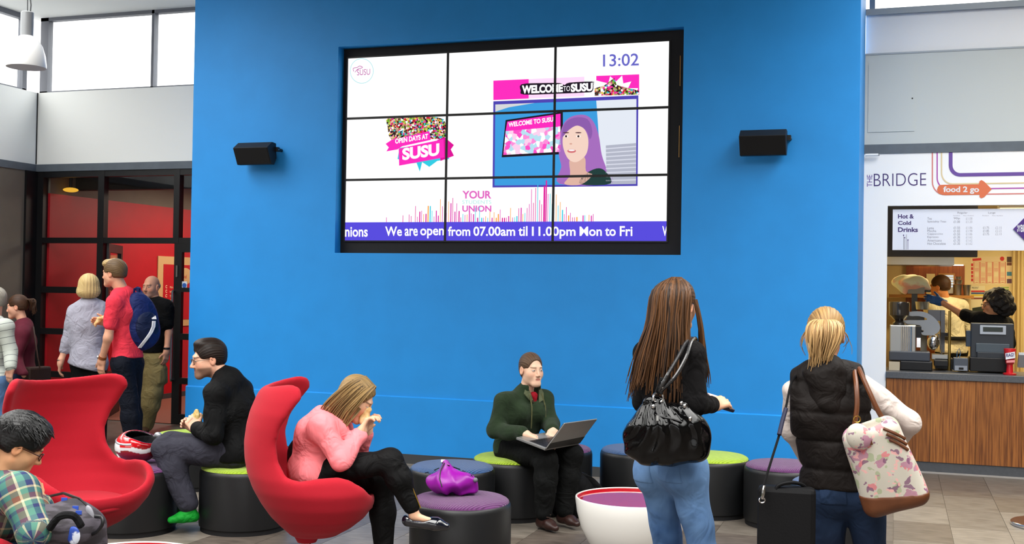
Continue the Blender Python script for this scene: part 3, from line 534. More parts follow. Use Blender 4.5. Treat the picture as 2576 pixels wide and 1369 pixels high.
# ================================================================== furniture
def fabric_mat(name, a, rough=.9, bump=.35): return mat(name, a, rough, noise=.12, nscale=500, bump=bump, bscale=700, bdist=.001, sheen=.04)
M_egg = fabric_mat('red_wool', '#a6041e'); 
def egg_shell():
    zt = [.277, .284, .30, .344, .40, .47, .55, .62, .70, .784, .88, .95, 1.03, 1.08, 1.12, 1.17]
    wt_ = [.02, .07, .13, .215, .285, .34, .37, .36, .328, .325, .352, .375, .38, .372, .355, .325]
    yb = [-.015, -.05, -.085, -.135, -.19, -.24, -.285, -.312, -.328, -.333, -.322, -.305, -.272, -.244, -.215, -.17]
    yf = [.015, .08, .155, .235, .305, .355, .39, .41, .42, .42, .40, .38, .36, .35, .33, .30]
    h = .0105; lo = np.array([-.47, -.40, .22]); n = (90, 84, 96)
    X, Y, Z = np.meshgrid(*[lo[i]+h*np.arange(n[i]) for i in range(3)], indexing='ij')
    zz = lo[2]+h*np.arange(n[2]); sm = lambda a: np.interp(zz, zt, a)
    w, b, f_ = sm(wt_), sm(yb), sm(yf); out = (zz < .277) | (zz > 1.3); w = np.where(out, .02, w); b = np.where(out, -.02, b); f_ = np.where(out, .02, f_)
    ab = np.minimum(w*.95, (f_-b)*.6); yc = b+ab; af = f_-yc
    dy = Y-yc; a = np.where(dy < 0, ab, af); p = np.where(dy < 0, 2.0, 2.6)
    F_ = (np.abs(X/w)**p+np.abs(dy/a)**p)**(1/p)-1
    F_ = F_+0+np.where(zz < .277, (.277-zz)*20, 0)
    g = np.gradient(F_, h); d = F_/np.maximum(np.sqrt(g[0]**2+g[1]**2+g[2]**2), .8)
    from_in = d+.045; cut = [(.40, .44), (.365, .47), (.345, .52), (.30, .585), (.226, .635), (.163, .652), (.06, .645), (-.02, .632), (-.085, .648), (-.128, .72), (-.14, .805), (-.118, .89), (-.060, .98), (-.012, 1.04), (-.02, 1.09), (-.07, 1.128), (-.13, 1.146), (-.2, 1.2), (-.2, 1.4), (1, 1.4), (1, .40)]
    YZ = np.stack(np.meshgrid(lo[1]+h*np.arange(n[1]), zz, indexing='ij'), -1).reshape(-1, 2)
    c = poly_sdf(YZ, cut).reshape(n[1], n[2])[None]; c = np.minimum(c+0*X, 1)
    cav = smax(-from_in, -(0*X+c), .0) if False else None
    shell = smax(d, -(d+.045), .02); shell = smax(shell, -c, .028); shell = smax(shell, Z-(1.085+.42*X*X), .04)
    for _ in range(2):
        q = shell.copy()
        for ax in range(3): q = (np.roll(q, 1, ax)+np.roll(q, -1, ax)+2*q)/4
        shell = q
    return snets(shell.astype(np.float32), lo, h)
V, F = egg_shell(); RC = rz(0)
def egg_chair(label, pos, fwd):
    t = thing('egg_chair', label, 'chair', (pos[0], pos[1], 0), math.atan2(fwd[1], fwd[0])-H90, 'red egg chairs'); return t
ec = egg_chair('red egg chair in profile holding the person in the pink jacket', dep(772, 1345, 6.0), (.905, .425))
npmesh('shell', V, F, M_egg, ec)
def cush(p): return smax(d_ell(p, (0, .09, .445), (.245, .255, .055)), -(p[:, 2]-.41), .03)
sdf_obj('seat_cushion', cush, (-.36, -.32, .33), (.36, .44, .52), .011, M_egg, ec)
MB().cyl((0, 0, .04), (0, 0, .30), .022, n=16).build('post', M_chrome, ec, smooth=True); MB().cyl((0, 0, .255), (0, 0, .30), .05, .075, n=16).build('swivel', M_egg, ec, smooth=True)
for k in range(4): a = k*H90+.4; MB().tube([(0, 0, .06), (.15*math.cos(a), .15*math.sin(a), .045), (.33*math.cos(a), .33*math.sin(a), .018)], [.022, .02, .014], 8).build('foot', M_chrome, ec, smooth=True)
e2 = copy_tree(ec); p = dep(178, 1345, 6.0); e2.location = (p[0], p[1], 0); v_ = (CP-p)[:2]/np.linalg.norm((CP-p)[:2]); fv = (.632*math.cos(.72)+.947*math.sin(.72), -.775*math.cos(.72)+.32*math.sin(.72)); e2.rotation_euler.z = math.atan2(fv[1], fv[0])-H90; e2['label'] = 'empty red egg chair turned to the front, its seat cushion showing'
e3 = copy_tree(ec); p = dep(-150, 1345, 4.5); e3.location = (p[0], p[1], 0); e3.rotation_euler.z = math.atan2(.32, .947)+.42-H90; e3['label'] = 'red egg chair at the picture corner under the person in the plaid shirt'
# stools
def cord(name, c): return wavebump(mat(name, c, .85, noise=.06, nscale=30, sheen=.2), 27, 'X', .9, .006, distort=1.2, rot=.5)
M_lime, M_purp, M_navy = cord('lime_corduroy', '#a3c22c'), cord('purple_corduroy', '#5f2b63'), cord('blue_corduroy', '#2a4f80'); M_lea = mat('black_leatherette', '#131416', .42, bump=.15, bscale=160, bdist=.002)
def make_stool():
    t = thing('round_stool', '', 'stool')
    bd = MB().lathe([(.285, .035), (.287, .06), (.287, .37), (.282, .392), (.271, .402), (.26, .404)], n=56).build('body', M_lea, t, smooth=True)
    MB().lathe([(.275, .0), (.275, .04)], n=48).build('plinth', M_matte, t, smooth=True)
    MB().lathe([(.275, .396), (.274, .406), (.267, .413), (.25, .422), (.18, .429), (.09, .4325), (.01, .434)], n=56).build('cushion', M_lime, t, smooth=True)
    return t
ST = [('A', 1159, 1252, M_purp, 'purple topped round stool carrying the bright purple drawstring bag'), ('B', 1153, 1167, M_navy, 'blue topped round stool directly behind the stool with the purple bag'), ('C', 1288, 1147, M_lime, 'lime topped round stool under the person with the laptop'),
      ('D', 1377, 1128, M_purp, 'purple topped round stool against the wall behind the person with the laptop'), ('E', 1610, 1131, M_navy, 'blue topped round stool by the wall behind the white bowl table'), ('F', 1780, 1147, M_lime, 'lime topped round stool behind the person with the shiny black bag'),
      ('G', 1966, 1165, M_purp, 'purple topped round stool between the two standing people with handbags'), ('H', 2105, 1210, M_navy, 'blue topped round stool half hidden behind the person in the brown gilet'), ('I', 480, 1090, M_lime, 'lime topped round stool near the entrance, in front of the blue corner'),
      ('J', 334, 1170, M_purp, 'purple topped round stool carrying the crash helmet'), ('K', 615, 1168, M_lime, 'lime topped round stool under the person in the black jacket')]
st0 = make_stool(); POS = {}; FIX = {'B': (2.13, -2.44), 'C': (2.37, -1.885), 'D': (2.50, -1.29), 'E': (3.10, -1.09), 'F': (3.66, -1.235), 'G': (4.215, -1.42)}
for i, (k, x, y, m_, lab) in enumerate(ST):
    o = st0 if i == 0 else copy_tree(st0); p = onz(x, y, .42) if k not in FIX else np.array([*FIX[k], .42]); o.location = (p[0], p[1], 0); o.rotation_euler.z = .25*math.sin(i*2.3); tag(o, lab, 'stool', 'round upholstered stools'); POS[k] = p
    for ch in o.children:
        if ch.name.startswith('cushion'): ch.data = ch.data.copy() if i else ch.data; ch.data.materials[0] = m_
# bowl tables
M_bowl = mat('glossy_white_shell', '#eceae4', .25, coat=.4); M_btop = mat('red_gloss_top', '#a30a22', .04, coat=.5, spec=.5)
def bowl_table(label, x, y):
    t = thing('bowl_table', label, 'table', (x, y, 0), 0, 'white bowl tables')
    pr = [(.10, .0), (.15, .004), (.20, .03), (.26, .10), (.305, .19), (.33, .28), (.34, .36), (.338, .368), (.331, .370), (.328, .362)]; MB().lathe(pr, n=72, hi=False).build('bowl', M_bowl, t, smooth=True)
    MB().lathe([(.327, .340), (.327, .353), (.01, .353)], n=64).build('top', M_btop, t, smooth=True); MB().lathe([(.3272, .352), (.3282, .364)], n=72, lo=False, hi=False).build('rim_lining', mat('red_rim', '#b0101c', .3), t); return t
p = onz(1590, 1250, .37); bowl_table('white bowl shaped table with magenta top beside the person in pale jeans', p[0], p[1])
p = onz(322, 1362, .37); d = (p-CP)[:2]; d /= np.linalg.norm(d); q = p[:2]-d*.34; bowl_table('second bowl table, only its red top edge showing at the bottom', q[0], q[1])
# wall loudspeakers
def speaker(label, cx, cz, tilt):
    t = thing('wall_speaker', label, 'speaker', (cx, 0, cz), 0, 'black wall speakers')
    pr = [(-.075, .10), (-.145, .105), (-.235, .045), (-.155, -.105), (-.10, -.105), (-.06, -.04)]
    MB().prism([(-.185, y, z) for y, z in pr], (.37, 0, 0)).build('cabinet', mat('speaker_black', '#141518', .55, bump=.2, bscale=300), t, bevel=.004)
    g = [(-.236, .040), (-.158, -.100)]; MB().prism([(-.178, g[0][0]-.003, g[0][1]), (-.178, g[0][0], g[0][1]), (-.178, g[1][0], g[1][1]), (-.178, g[1][0]-.003, g[1][1])], (.356, 0, 0)).build('grille', mat('speaker_grille', '#0c0b0b', .8), t)
    MB().bb(.185, .215, -.10, -.06, .02, .062).build('bracket', M_black, t); MB().tube([(.20, -.08, .04), (.20, -.0, .04)], .016).build('bracket_arm', M_black, t); MB().cyl((.215, -.08, .04), (.219, -.08, .04), .007).build('bolt', M_steel, t)
    for x in (-.06, .06): MB().cyl((x, -.11, .105), (x, -.11, .108), .004).build('bolt', M_steel, t)
    return t
speaker('black wedge loudspeaker on the blue wall nearer the entrance', -.83, 2.842, 0); speaker('black wedge loudspeaker on the blue wall nearer the food counter', 3.89, 2.825, 0)
# pendant lamp
p = dep(66, 170, 9.5); pl = thing('pendant_lamp', 'white bell pendant lamp with grey canister hanging by the windows', 'lamp', (p[0], p[1], 0)); zb = p[2]
M_bell = mat('white_glass_bell', '#f4f5f4', .3, coat=.3)
MB().lathe([(.158, zb), (.160, zb+.02), (.150, zb+.10), (.125, zb+.18), (.09, zb+.235), (.055, zb+.262), (.05, zb+.265)], n=40).build('shade', M_bell, pl, smooth=True); MB().lathe([(.05, zb+.262), (.052, zb+.30), (.052, zb+.46), (.046, zb+.465), (.0, zb+.465)], n=28).build('canister', mat('grey_canister', '#9a9da0', .4, metal=.3), pl, smooth=True)
MB().tube([(.0, 0, zb+.465), (-.005, 0, zb+.8), (0, 0, ZC)], .004, 6).build('cable', M_skirt, pl); MB().tube([(.03, 0, zb+.46), (.035, 0, zb+.52), (.02, 0, zb+.62), (.0, 0, zb+.9)], .005, 6).build('flex', M_skirt, pl)
# barrier post base at the right edge
p = onz(2640, 1318, .02); bp = thing('post_base', 'round brown floor disc with chrome rim at the right edge', 'stand', (p[0], p[1], 0)); R_ = float(np.linalg.norm(onz(2543, 1316, .01)[:2]-p[:2]))
MB().lathe([(R_-.006, 0), (R_, .004), (R_, .022), (R_-.006, .027)], n=56).build('rim', M_chrome, bp, smooth=True); MB().lathe([(R_-.007, .0), (R_-.007, .028), (.02, .031)], n=48).build('disc', mat('brown_disc', '#4a2415', .3, coat=.3), bp, smooth=True); MB().cyl((0, 0, .03), (0, 0, .95), .03).build('post', M_chrome, bp, smooth=True)
# ================================================================== kitchen behind the counter
M_cw = mat('cream_kitchen_wall', '#e6cf96', .7, noise=.03, nscale=6); YK = 4.42
struct(MB().bb(4.5, 9.6, YK, YK+.12, 0, 2.6), 'wall_kitchen_back', M_cw); struct(MB().bb(4.5, 4.62, YB+.16, YK, 0, 2.6), 'wall_kitchen_left', M_cw); struct(MB().bb(4.5, 9.6, YB+.15, YK+.1, 2.55, 2.65), 'ceiling_kitchen', mat('kitchen_ceiling', '#d9c79a', .8))
sf = MB(); a, b = onY(2236, 632, 1.75), onY(2458, 647, 1.75); sf.bb(4.63, b[0], 1.70, 1.85, b[2], 2.55); struct(sf, 'trim_8', mat('dark_soffit', '#4a443d', .6))
for x in (5.2, 6.4, 7.6):
    lt = thing('kitchen_light', {5.2: 'warm kitchen ceiling light behind the menu board, nearest the white jamb', 6.4: 'warm kitchen ceiling light over the till, middle of the row', 7.6: 'warm kitchen ceiling light furthest from the blue wall'}[x], 'light', (x, 3.0, 2.50), group='kitchen lights'); MB().bb(-.5, .5, -.09, .09, 0, .05).build('housing', M_signw, lt); MB().bb(-.48, .48, -.07, .07, -.012, 0).build('diffuser', emat('fluoro_warm', '#ffe2a0', 2.0), lt)
    l = bpy.data.lights.new('kitchen_tube', 'AREA'); l.shape = 'RECTANGLE'; l.size = 1.0; l.size_y = .16; l.energy = 6.5; l.color = (1, .80, .46); o = bpy.data.objects.new('kitchen_tube', l); link(o); o.location = (x, 3.0, 2.475)
def KP(x, y, Y): return onY(x, y, Y)
def kbox(x0, y0, x1, y1, Y, depth, name, m_, parent=None, **k):
    a, b = KP(x0, y1, Y), KP(x1, y0, Y); return MB().bb(a[0], b[0], Y, Y+depth, a[2], b[2]).build(name, m_, parent, **k)
ha, hb_ = KP(2234, 665, 3.0), KP(2402, 648, 3.0); hd = tag(MB().bb(4.63, hb_[0], 3.12, 3.75, ha[2], 2.55).build('extractor_hood', M_steel), 'stainless extractor hood glinting under the dark soffit', 'hood')
dr = tag(kbox(2277, 668, 2427, 900, YK-.05, .045, 'door_4', mat('orange_wood_door', '#8a4417', .4, col2='#a85a22', nscale=8, stretch=(8, 8, .3))), kind='structure'); dr['label'] = 'orange brown wooden double door at the back of the kitchen'
for x0, x1 in ((2300, 2355), (2370, 2424)): kbox(x0, 665.5, x1, 668.5, YK-.08, .03, 'transom_light', emat('tube_white', '#fff6e0', 1.5), dr)
kbox(2360, 688, 2402, 740, YK-.06, .01, 'window_frame', mat('tan_frame', '#b07a3c', .5), dr); kbox(2363, 692, 2399, 738, YK-.065, .006, 'window_pane', mat('pale_pane', '#d9d9cf', .2), dr)
for i in range(5): kbox(2364, 693+i*6.5, 2398, 696+i*6.5, YK-.069, .004, 'blind_slat', emat('blind_glow', '#e8eef4', .9), dr)
kbox(2330, 689, 2352, 740, YK-.062, .008, 'paper_notice', mat('pale_yellow_paper', '#e6d29a', .7), dr)  # notice sheet in a pale yellow tone
# wall planner
wp = thing('wall_planner', 'pink bordered wall planner with five columns on the kitchen wall', 'poster', (0, 0, 0)); YP = YK-.002; M_pp = mat('planner_paper', '#ead3a4', .7); M_pk = mat('planner_pink', '#dd6a62', .7); M_rd = mat('planner_red', '#d23a36', .7)
flat('sheet', [(2442, 646), (2546, 645), (2546, 716), (2442, 717)], YP, M_pp, wp)
for i in range(5):
    x = 2450+i*16.3; ribbon('column', [(x, 659), (x+14, 659), (x+14, 713), (x+7, 710), (x, 713)], .005, YP-.001, M_pk if i % 2 else M_rd, wp, True)
    for j in range(4): flat('entry', [(x+2, 662+j*12), (x+12, 662+j*12), (x+12, 671+j*12), (x+2, 671+j*12)], YP-.0006, mat('planner_tint%d' % ((i+j) % 3), ('#e8c79c', '#e3b592', '#ecdcae')[(i+j) % 3], .7), wp)
for j in range(5): flat('tab', [(2443, 663+j*9.5), (2448, 663+j*9.5), (2448, 670+j*9.5), (2443, 670+j*9.5)], YP-.001, M_rd, wp)
flat('heading', [(2446, 651), (2468, 649), (2469, 655), (2447, 657)], YP-.001, M_rd, wp); flat('badge', [(2521+5.5*math.cos(t), 651+5.5*math.sin(t)) for t in np.arange(16)*math.pi/8], YP-.001, M_rd, wp)
for y0, y1, c_ in ((646, 660, '#5a4238'), (661, 668, '#7a4a3a'), (684, 694, '#4a86a0'), (702, 713, '#6a4a5a')): flat('side_card', [(2533, y0), (2545, y0), (2545, y1), (2533, y1)], YP-.001, mat('card'+c_[1:], c_, .7), wp)
ns = thing('safety_notice', 'white notice with red blue and yellow bars under the planner', 'poster', (0, 0, 0)); flat('sheet', [(2442, 719), (2478, 719), (2478, 792), (2442, 792)], YP, mat('notice_paper', '#e9dcb2', .7), ns); text_on('lettering', 'PREVENT', (2445, 722, 2462, 727), YP-.001, M_black, ns)
for y, c_ in ((731, '#c8322c'), (736, '#3a5a8a'), (741, '#e0c43a'), (749, '#8a4a3a')): flat('bar', [(2443, y), (2477, y), (2477, y+4), (2443, y+4)], YP-.001, mat('bar'+c_[1:], c_, .7), ns)
flat('picture', [(2446, 775), (2478, 770), (2478, 790), (2446, 790)], YP-.001, mat('dark_picture', '#2c3428', .7), ns)
gn = thing('green_notice', 'small green lined notice beside the pipes on the kitchen wall', 'poster', (0, 0, 0)); flat('sheet', [(2516, 721), (2539, 721), (2539, 741), (2516, 741)], YP, MATS['notice_paper'], gn)
for j in range(4): flat('line', [(2517, 722+j*5), (2538, 722+j*5), (2538, 725+j*5), (2517, 725+j*5)], YP-.001, mat('notice_green', '#8fae4a', .7), gn)
for k, x in enumerate((2550, 2562, 2571)):
    a = KP(x, 700, YK-.05); pt = MB().cyl((a[0], YK-.05, 0), (a[0], YK-.05, 2.55), .014, n=10); o = pt.build('wall_pipe', mat('painted_pipe', '#d9be80', .5), None, smooth=True); tag(o, ('cream service pipe next to the wall planner', 'cream service pipe between two others on the kitchen wall', 'cream service pipe closest to the picture edge')[k], 'pipe', 'kitchen pipes')
# shelf, pots
sh = tag(kbox(2236, 744, 2450, 748, YK-.42, .36, 'kitchen_shelf', MATS['tan_frame']), 'wooden shelf across the kitchen back wall below the pans', 'shelf')
def pot(name, label, x, y0, y1, w0, w1, Y, m_, handle=False):
    a, b = KP(x, y1, Y), KP(x, y0, Y); s_ = FPX/((a-CP) @ CF); t = thing(name, label, 'pot', (a[0], Y, a[2])); H_ = b[2]-a[2]; MB().lathe([(w1/2/s_*.96, 0), (w1/2/s_, .01), (w0/2/s_, H_*.96), (w0/2/s_*1.05, H_), (w0/2/s_*.9, H_)], n=24).build('body', m_, t, smooth=True)
    if handle: MB().tube([(w0/2/s_, 0, H_*.8), (w0/2/s_+.04, 0, H_*.9), (w0/2/s_+.12, 0, H_*.95)], .008, 6).build('handle', m_, t, smooth=True)
    return t
pot('saucepan', 'lowest and largest saucepan of the stack beside the person in the kitchen jacket', 2408, 716, 743, 21, 19, YK-.25, M_steel); pot('saucepan', 'middle saucepan in the stack beside the person in the kitchen jacket', 2410, 704, 715, 20, 18, YK-.25, M_steel); pot('saucepan', 'small saucepan topping the stack beside the person in the kitchen jacket', 2411, 696, 703, 14, 12, YK-.25, M_steel)
pot('steel_bucket', 'tapered steel bucket right of the saucepan stack', 2432, 717, 744, 20, 14, YK-.25, M_steel); pot('mixing_bowl', 'wide steel mixing bowl on the espresso machine', 2320, 759, 779, 34, 30, 2.2, M_steel)
# towel-covered scale
cv = thing('covered_scale', 'grey counter scale on a post draped with a pink and white cloth', 'scale', (0, 0, 0)); kbox(2284, 716, 2326, 739, 2.3, .10, 'display', mat('grey_plastic', '#7c7a70', .5), cv); kbox(2293, 739, 2308, 786, 2.32, .07, 'post', M_skirt, cv); kbox(2324, 724, 2341, 735, 2.34, .08, 'card_slot', M_black, cv); kbox(2280, 786, 2325, 830, 2.25, .16, 'base', M_skirt, cv)
ctr = KP(2290, 716, 2.36)
def cloth(p): return smin(d_ell(p, ctr+[0, 0, .02], (.175, .12, .075)), smin(d_cap(p, ctr+[-.06, -.02, 0], ctr+[-.03, -.05, -.09], .06, .012), d_cap(p, ctr+[.08, 0, 0], ctr+[.17, -.02, -.04], .05, .015), .04), .05)+wob(p, .012, 55, 3)
co = sdf_obj('draped_cloth', cloth, ctr-[.26, .2, .18], ctr+[.26, .2, .15], .009, mat('tea_towel', '#d8a08c', .9, col2='#d6d8b8', nscale=6, coords='Object', nlo=.45, nhi=.55)); tag(co, 'crumpled pink and cream tea towel over the counter scale', 'towel')
# grinder
gd = thing('coffee_grinder', 'chrome ribbed coffee grinder with dark bean hopper at the counter end', 'grinder', (0, 0, 0)); YG = 1.66; a, b = KP(2237, 886, YG), KP(2305, 819, YG); bx = MB()
n_ = 14; ww = (b[0]-a[0])/n_
MB().bb(a[0], b[0], YG, YG+.2, a[2], b[2]).build('body', M_steel, gd, bevel=.01)
for i in range(6, 12): MB().cyl((a[0]+(i+.5)*ww, YG, a[2]+.01), (a[0]+(i+.5)*ww, YG, b[2]-.01), ww*.42, n=8).build('rib', M_chrome, gd, smooth=True)
c_ = KP(2262, 817, YG+.1); z0 = b[2]; MB().lathe([(.055, z0), (.06, z0+.02), (.035, z0+.035), (.05, z0+.05), (.09, z0+.09), (.095, z0+.20), (.09, z0+.215), (.0, z0+.22)], (c_[0], YG+.1, 0), 24).build('hopper', mat('smoked_plastic', '#26221f', .15, coat=.5), gd, smooth=True)
kbox(2236, 886, 2340, 906.5, YG-.02, .26, 'base', mat('slate_plastic', '#3c4049', .4), gd, bevel=.01); kbox(2305, 822, 2318, 850, YG+.02, .1, 'dispenser', M_black, gd); kbox(2306, 850, 2316, 874, YG+.03, .06, 'dose_chamber', M_chrome, gd); MB().ball(KP(2320, 833, YG+.03), .012).build('lever_knob', M_black, gd, smooth=True); 
kx = thing('knock_drawer', 'black coffee knock drawer with beige end under the grinder', 'drawer', (0, 0, 0)); kbox(2264, 910.5, 2346, 931.5, YG-.03, .25, 'box', M_black, kx, bevel=.01); kbox(2236, 910.5, 2263.5, 931.5, YG-.025, .25, 'side', mat('beige_plastic', '#b8ad98', .5), kx)
# espresso machine
es = thing('espresso_machine', 'grey espresso machine with curved arm panel behind the grinder', 'coffee machine', (0, 0, 0)); YE = 1.98
def zp(x, y): return 2230+x/4.891, 660+y/4.891
arm = smoothpoly([zp(*q) for q in ((285, 612), (430, 606), (540, 645), (625, 720), (662, 800), (630, 868), (560, 893), (440, 893), (420, 800), (400, 775), (215, 750), (215, 715), (470, 712), (490, 690), (400, 662), (290, 660))], 3)
q = [onY(x, y, YE) for x, y in arm]; MB().prism([(v[0], YE, v[2]) for v in q], (0, .05, 0)).build('arm_panel', mat('silver_grey_panel', '#9298a0', .35, metal=.2), es)
def eb(x0, y0, x1, y1, Y, d_, n, m_): p0 = zp(x0, y0); p1 = zp(x1, y1); kbox(p0[0], p0[1], p1[0], p1[1], Y, d_, n, m_, es)
eb(665, 592, 722, 1110, YE+.06, .25, 'column', mat('machine_grey', '#62646a', .4)); eb(515, 590, 668, 720, YE+.08, .22, 'housing', MATS['machine_grey']); eb(420, 893, 500, 1100, YE+.1, .2, 'body', MATS['grey_plastic']); eb(670, 870, 770, 910, YE-.02, .08, 'group_handle', M_black); eb(560, 1140, 765, 1190, YE-.08, .2, 'drip_tray', M_steel); eb(600, 1192, 820, 1310, YE-.08, .28, 'drip_base', M_black)
c_ = onY(*zp(575, 985), YE-.02); MB().ball(c_, (.055, .05, .075)).build('boiler', M_chrome, es, smooth=True); MB().tube([onY(*zp(640, 880), YE-.05), onY(*zp(655, 950), YE-.05), onY(*zp(680, 1135), YE-.05)], .008, 8).build('steam_wand', M_chrome, es, smooth=True)
o = tag(MB().cyl((onY(*zp(770, 900), YE)[0], YE-.10, .9035), (onY(*zp(770, 900), YE)[0], YE-.10, onY(*zp(770, 595), YE)[2]), .013, n=12).build('brass_pole', mat('brass', '#a78a4a', .3, metal=.9), None, smooth=True), 'slim brass upright beside the espresso machine', 'pole')
o = tag(kbox(2350, 908, 2385, 921, YG+.05, .14, 'drip_tray', M_black, None, bevel=.004), 'low black tray on the worktop by the receipt printer', 'tray')
# printer, till, tin, card reader
pr = thing('receipt_printer', 'small grey receipt printer on the worktop in front of the till', 'printer', (0, 0, 0)); kbox(2399, 902, 2436, 933, YG-.03, .16, 'body', mat('printer_grey', '#4a4f58', .5), pr, bevel=.006); kbox(2402, 921, 2433, 932, YG-.036, .01, 'front', mat('printer_light', '#8c9098', .5), pr); kbox(2412, 925, 2424, 930, YG-.039, .005, 'slot', M_black, pr)
MB().tube([KP(2407, 902, YG+.04), KP(2408, 885, YG+.04), KP(2413, 876, YG+.04), KP(2417, 888, YG+.04), KP(2413, 902, YG+.04)], .004, 6).build('paper_hook', M_chrome, pr)
tl = thing('till', 'dark grey cash till seen from behind with a customer display', 'till', (0, 0, 0)); M_till = mat('till_grey', '#2c3036', .45); YT = 1.72
kbox(2442, 815, 2551, 900, YT, .12, 'monitor', M_till, tl, bevel=.008); kbox(2465, 820, 2531, 841, YT-.012, .012, 'display_bezel', mat('display_silver', '#a9b0b8', .35), tl, bevel=.003); kbox(2473, 824, 2523, 834, YT-.016, .005, 'display', mat('lcd_green', '#1c2620', .2), tl)
kbox(2455, 866, 2540, 886, YT-.02, .03, 'ledge', mat('till_ledge', '#48525a', .4), tl, bevel=.004); kbox(2458, 888, 2532, 900, YT-.03, .04, 'lower_ledge', M_till, tl, bevel=.004); kbox(2440, 902, 2534, 934, YT-.06, .25, 'cash_drawer', M_black, tl, bevel=.006); kbox(2430, 832, 2444, 872, YT+.02, .06, 'card_swipe', mat('swipe_blue', '#2a3644', .5), tl, bevel=.004)
tn = thing('collection_tin', 'red charity collection tin with white label on the worktop', 'collection tin', (0, 0, 0)); YR = 1.56; c_ = KP(2540, 938, YR); s_ = FPX/((c_-CP) @ CF); M_tin = mat('tin_red', '#c8141e', .35, coat=.3); z0 = .904
MB().lathe([(.055, z0), (.057, z0+.012), (.03, z0+.02), (.026, z0+.09), (.035, z0+.10), (.052, z0+.225), (.05, z0+.235), (0, z0+.238)], (c_[0], YR, 0), 28).build('tin', M_tin, tn, smooth=True)
flat('label', [(2529, 889), (2553, 885), (2554, 901), (2530, 905)], YR-.058, MATS['notice_white'], tn); text_on('lettering', 'RAG!', (2531, 890, 2551, 899), YR-.0595, M_purd, tn, .03, tilt=-2); flat('label', [(2532, 907), (2553, 906), (2553, 912), (2532, 913)], YR-.056, mat('label_pink', '#e89090', .6), tn)
cdr = thing('card_reader', 'pale grey card payment terminal at the right end of the worktop', 'card reader', (0, 0, 0)); Rr = np.array(Matrix.Rotation(math.radians(-50), 3, 'X')); c_ = KP(2572, 906, 1.60); MB().box(c_, (.075, .16, .035), Rr).build('body', mat('reader_grey', '#aab0b4', .4), cdr, bevel=.006)
MB().box(c_+Rr @ np.array([0, .045, .0185]), (.055, .04, .003), Rr).build('display', mat('reader_lcd', '#8fa39a', .2), cdr); kk = MB()
for i in range(3):
    for j in range(3): MB().box(c_+Rr @ np.array([(i-1)*.02, -.015-j*.022, .0185]), (.015, .014, .004), Rr).build('key', M_skirt, cdr)
bx0 = KP(2412, 900, 1.86); tag(MB().bb(bx0[0], bx0[0]+.09, 1.86, 2.02, .9035, 1.03).build('cardboard_box', mat('tan_card', '#a98a4a', .8)), 'tan cardboard box behind the till by the printer', 'box')
# ================================================================== people: one continuous body each, clothes and hair as its children
def nrm(v): v = np.asarray(v, float); return v/max(np.linalg.norm(v), 1e-9)
class Blob:
    def __init__(s, k=.03): s.k = k; s.ops = []; s.lo = np.full(3, 1e9); s.hi = -s.lo
    def _b(s, pts, r):
        for p in pts: s.lo = np.minimum(s.lo, np.asarray(p)-r); s.hi = np.maximum(s.hi, np.asarray(p)+r)
    def cap(s, a, b, ra, rb=None, lat=None, sc=1.0, k=None, op=1):
        rb = ra if rb is None else rb; a = np.array(a, float); b = np.array(b, float); s.ops.append((op, s.k if k is None else k, lambda p: d_cap(p, a, b, ra, rb, lat, sc)))
        if op == 1: s._b((a, b), max(ra, rb)*max(sc, 1))
        return s
    def ell(s, c, r, R=None, k=None, op=1):
        c = np.array(c, float); s.ops.append((op, s.k if k is None else k, lambda p: d_ell(p, c, r, R)))
        if op == 1: s._b((c,), max(r))
        return s
    def box(s, c, hs, R=None, rad=.02, k=None, op=1):
        c = np.array(c, float); s.ops.append((op, s.k if k is None else k, lambda p: d_box(p, c, hs, R, rad)))
        if op == 1: s._b((c,), float(np.linalg.norm(hs)))
        return s
    def chain(s, pts, rs, k=None):
        for i in range(len(pts)-1): s.cap(pts[i], pts[i+1], rs[i], rs[i+1], k=k)
        return s
    def keep(s, pt, n, k=.012): pt = np.array(pt, float); n = nrm(n); s.ops.append((2, k, lambda p: (p-pt) @ n)); return s
    def wob(s, amp, freq, seed=0): s.ops.append((3, 0, lambda p: wob(p, amp, freq, seed))); return s
    def add(s, fn): s.ops.append((3, 0, fn)); return s
    def f(s, p):
        d = np.full(len(p), 1e3)
        for op, k, g in s.ops:
            v = g(p)
            d = smin(d, v, k) if op == 1 else smax(d, -v, k) if op == -1 else smax(d, v, k) if op == 2 else d+v
        return d
    def geo(s, h, lo=None, hi=None):
        lo = s.lo-.03 if lo is None else lo; hi = s.hi+.03 if hi is None else hi; D, o = sdf_grid(s.f, lo, hi, h); return snets(D, o, h)
    def mesh(s, name, h, material, parent=None, colfn=None, uvfn=None, label=None):
        V, F = s.geo(h); o = npmesh(name, V, F, material, parent, colfn(V) if colfn else None, uvfn(V) if uvfn else None)
        if label: o['label'] = label
        return o
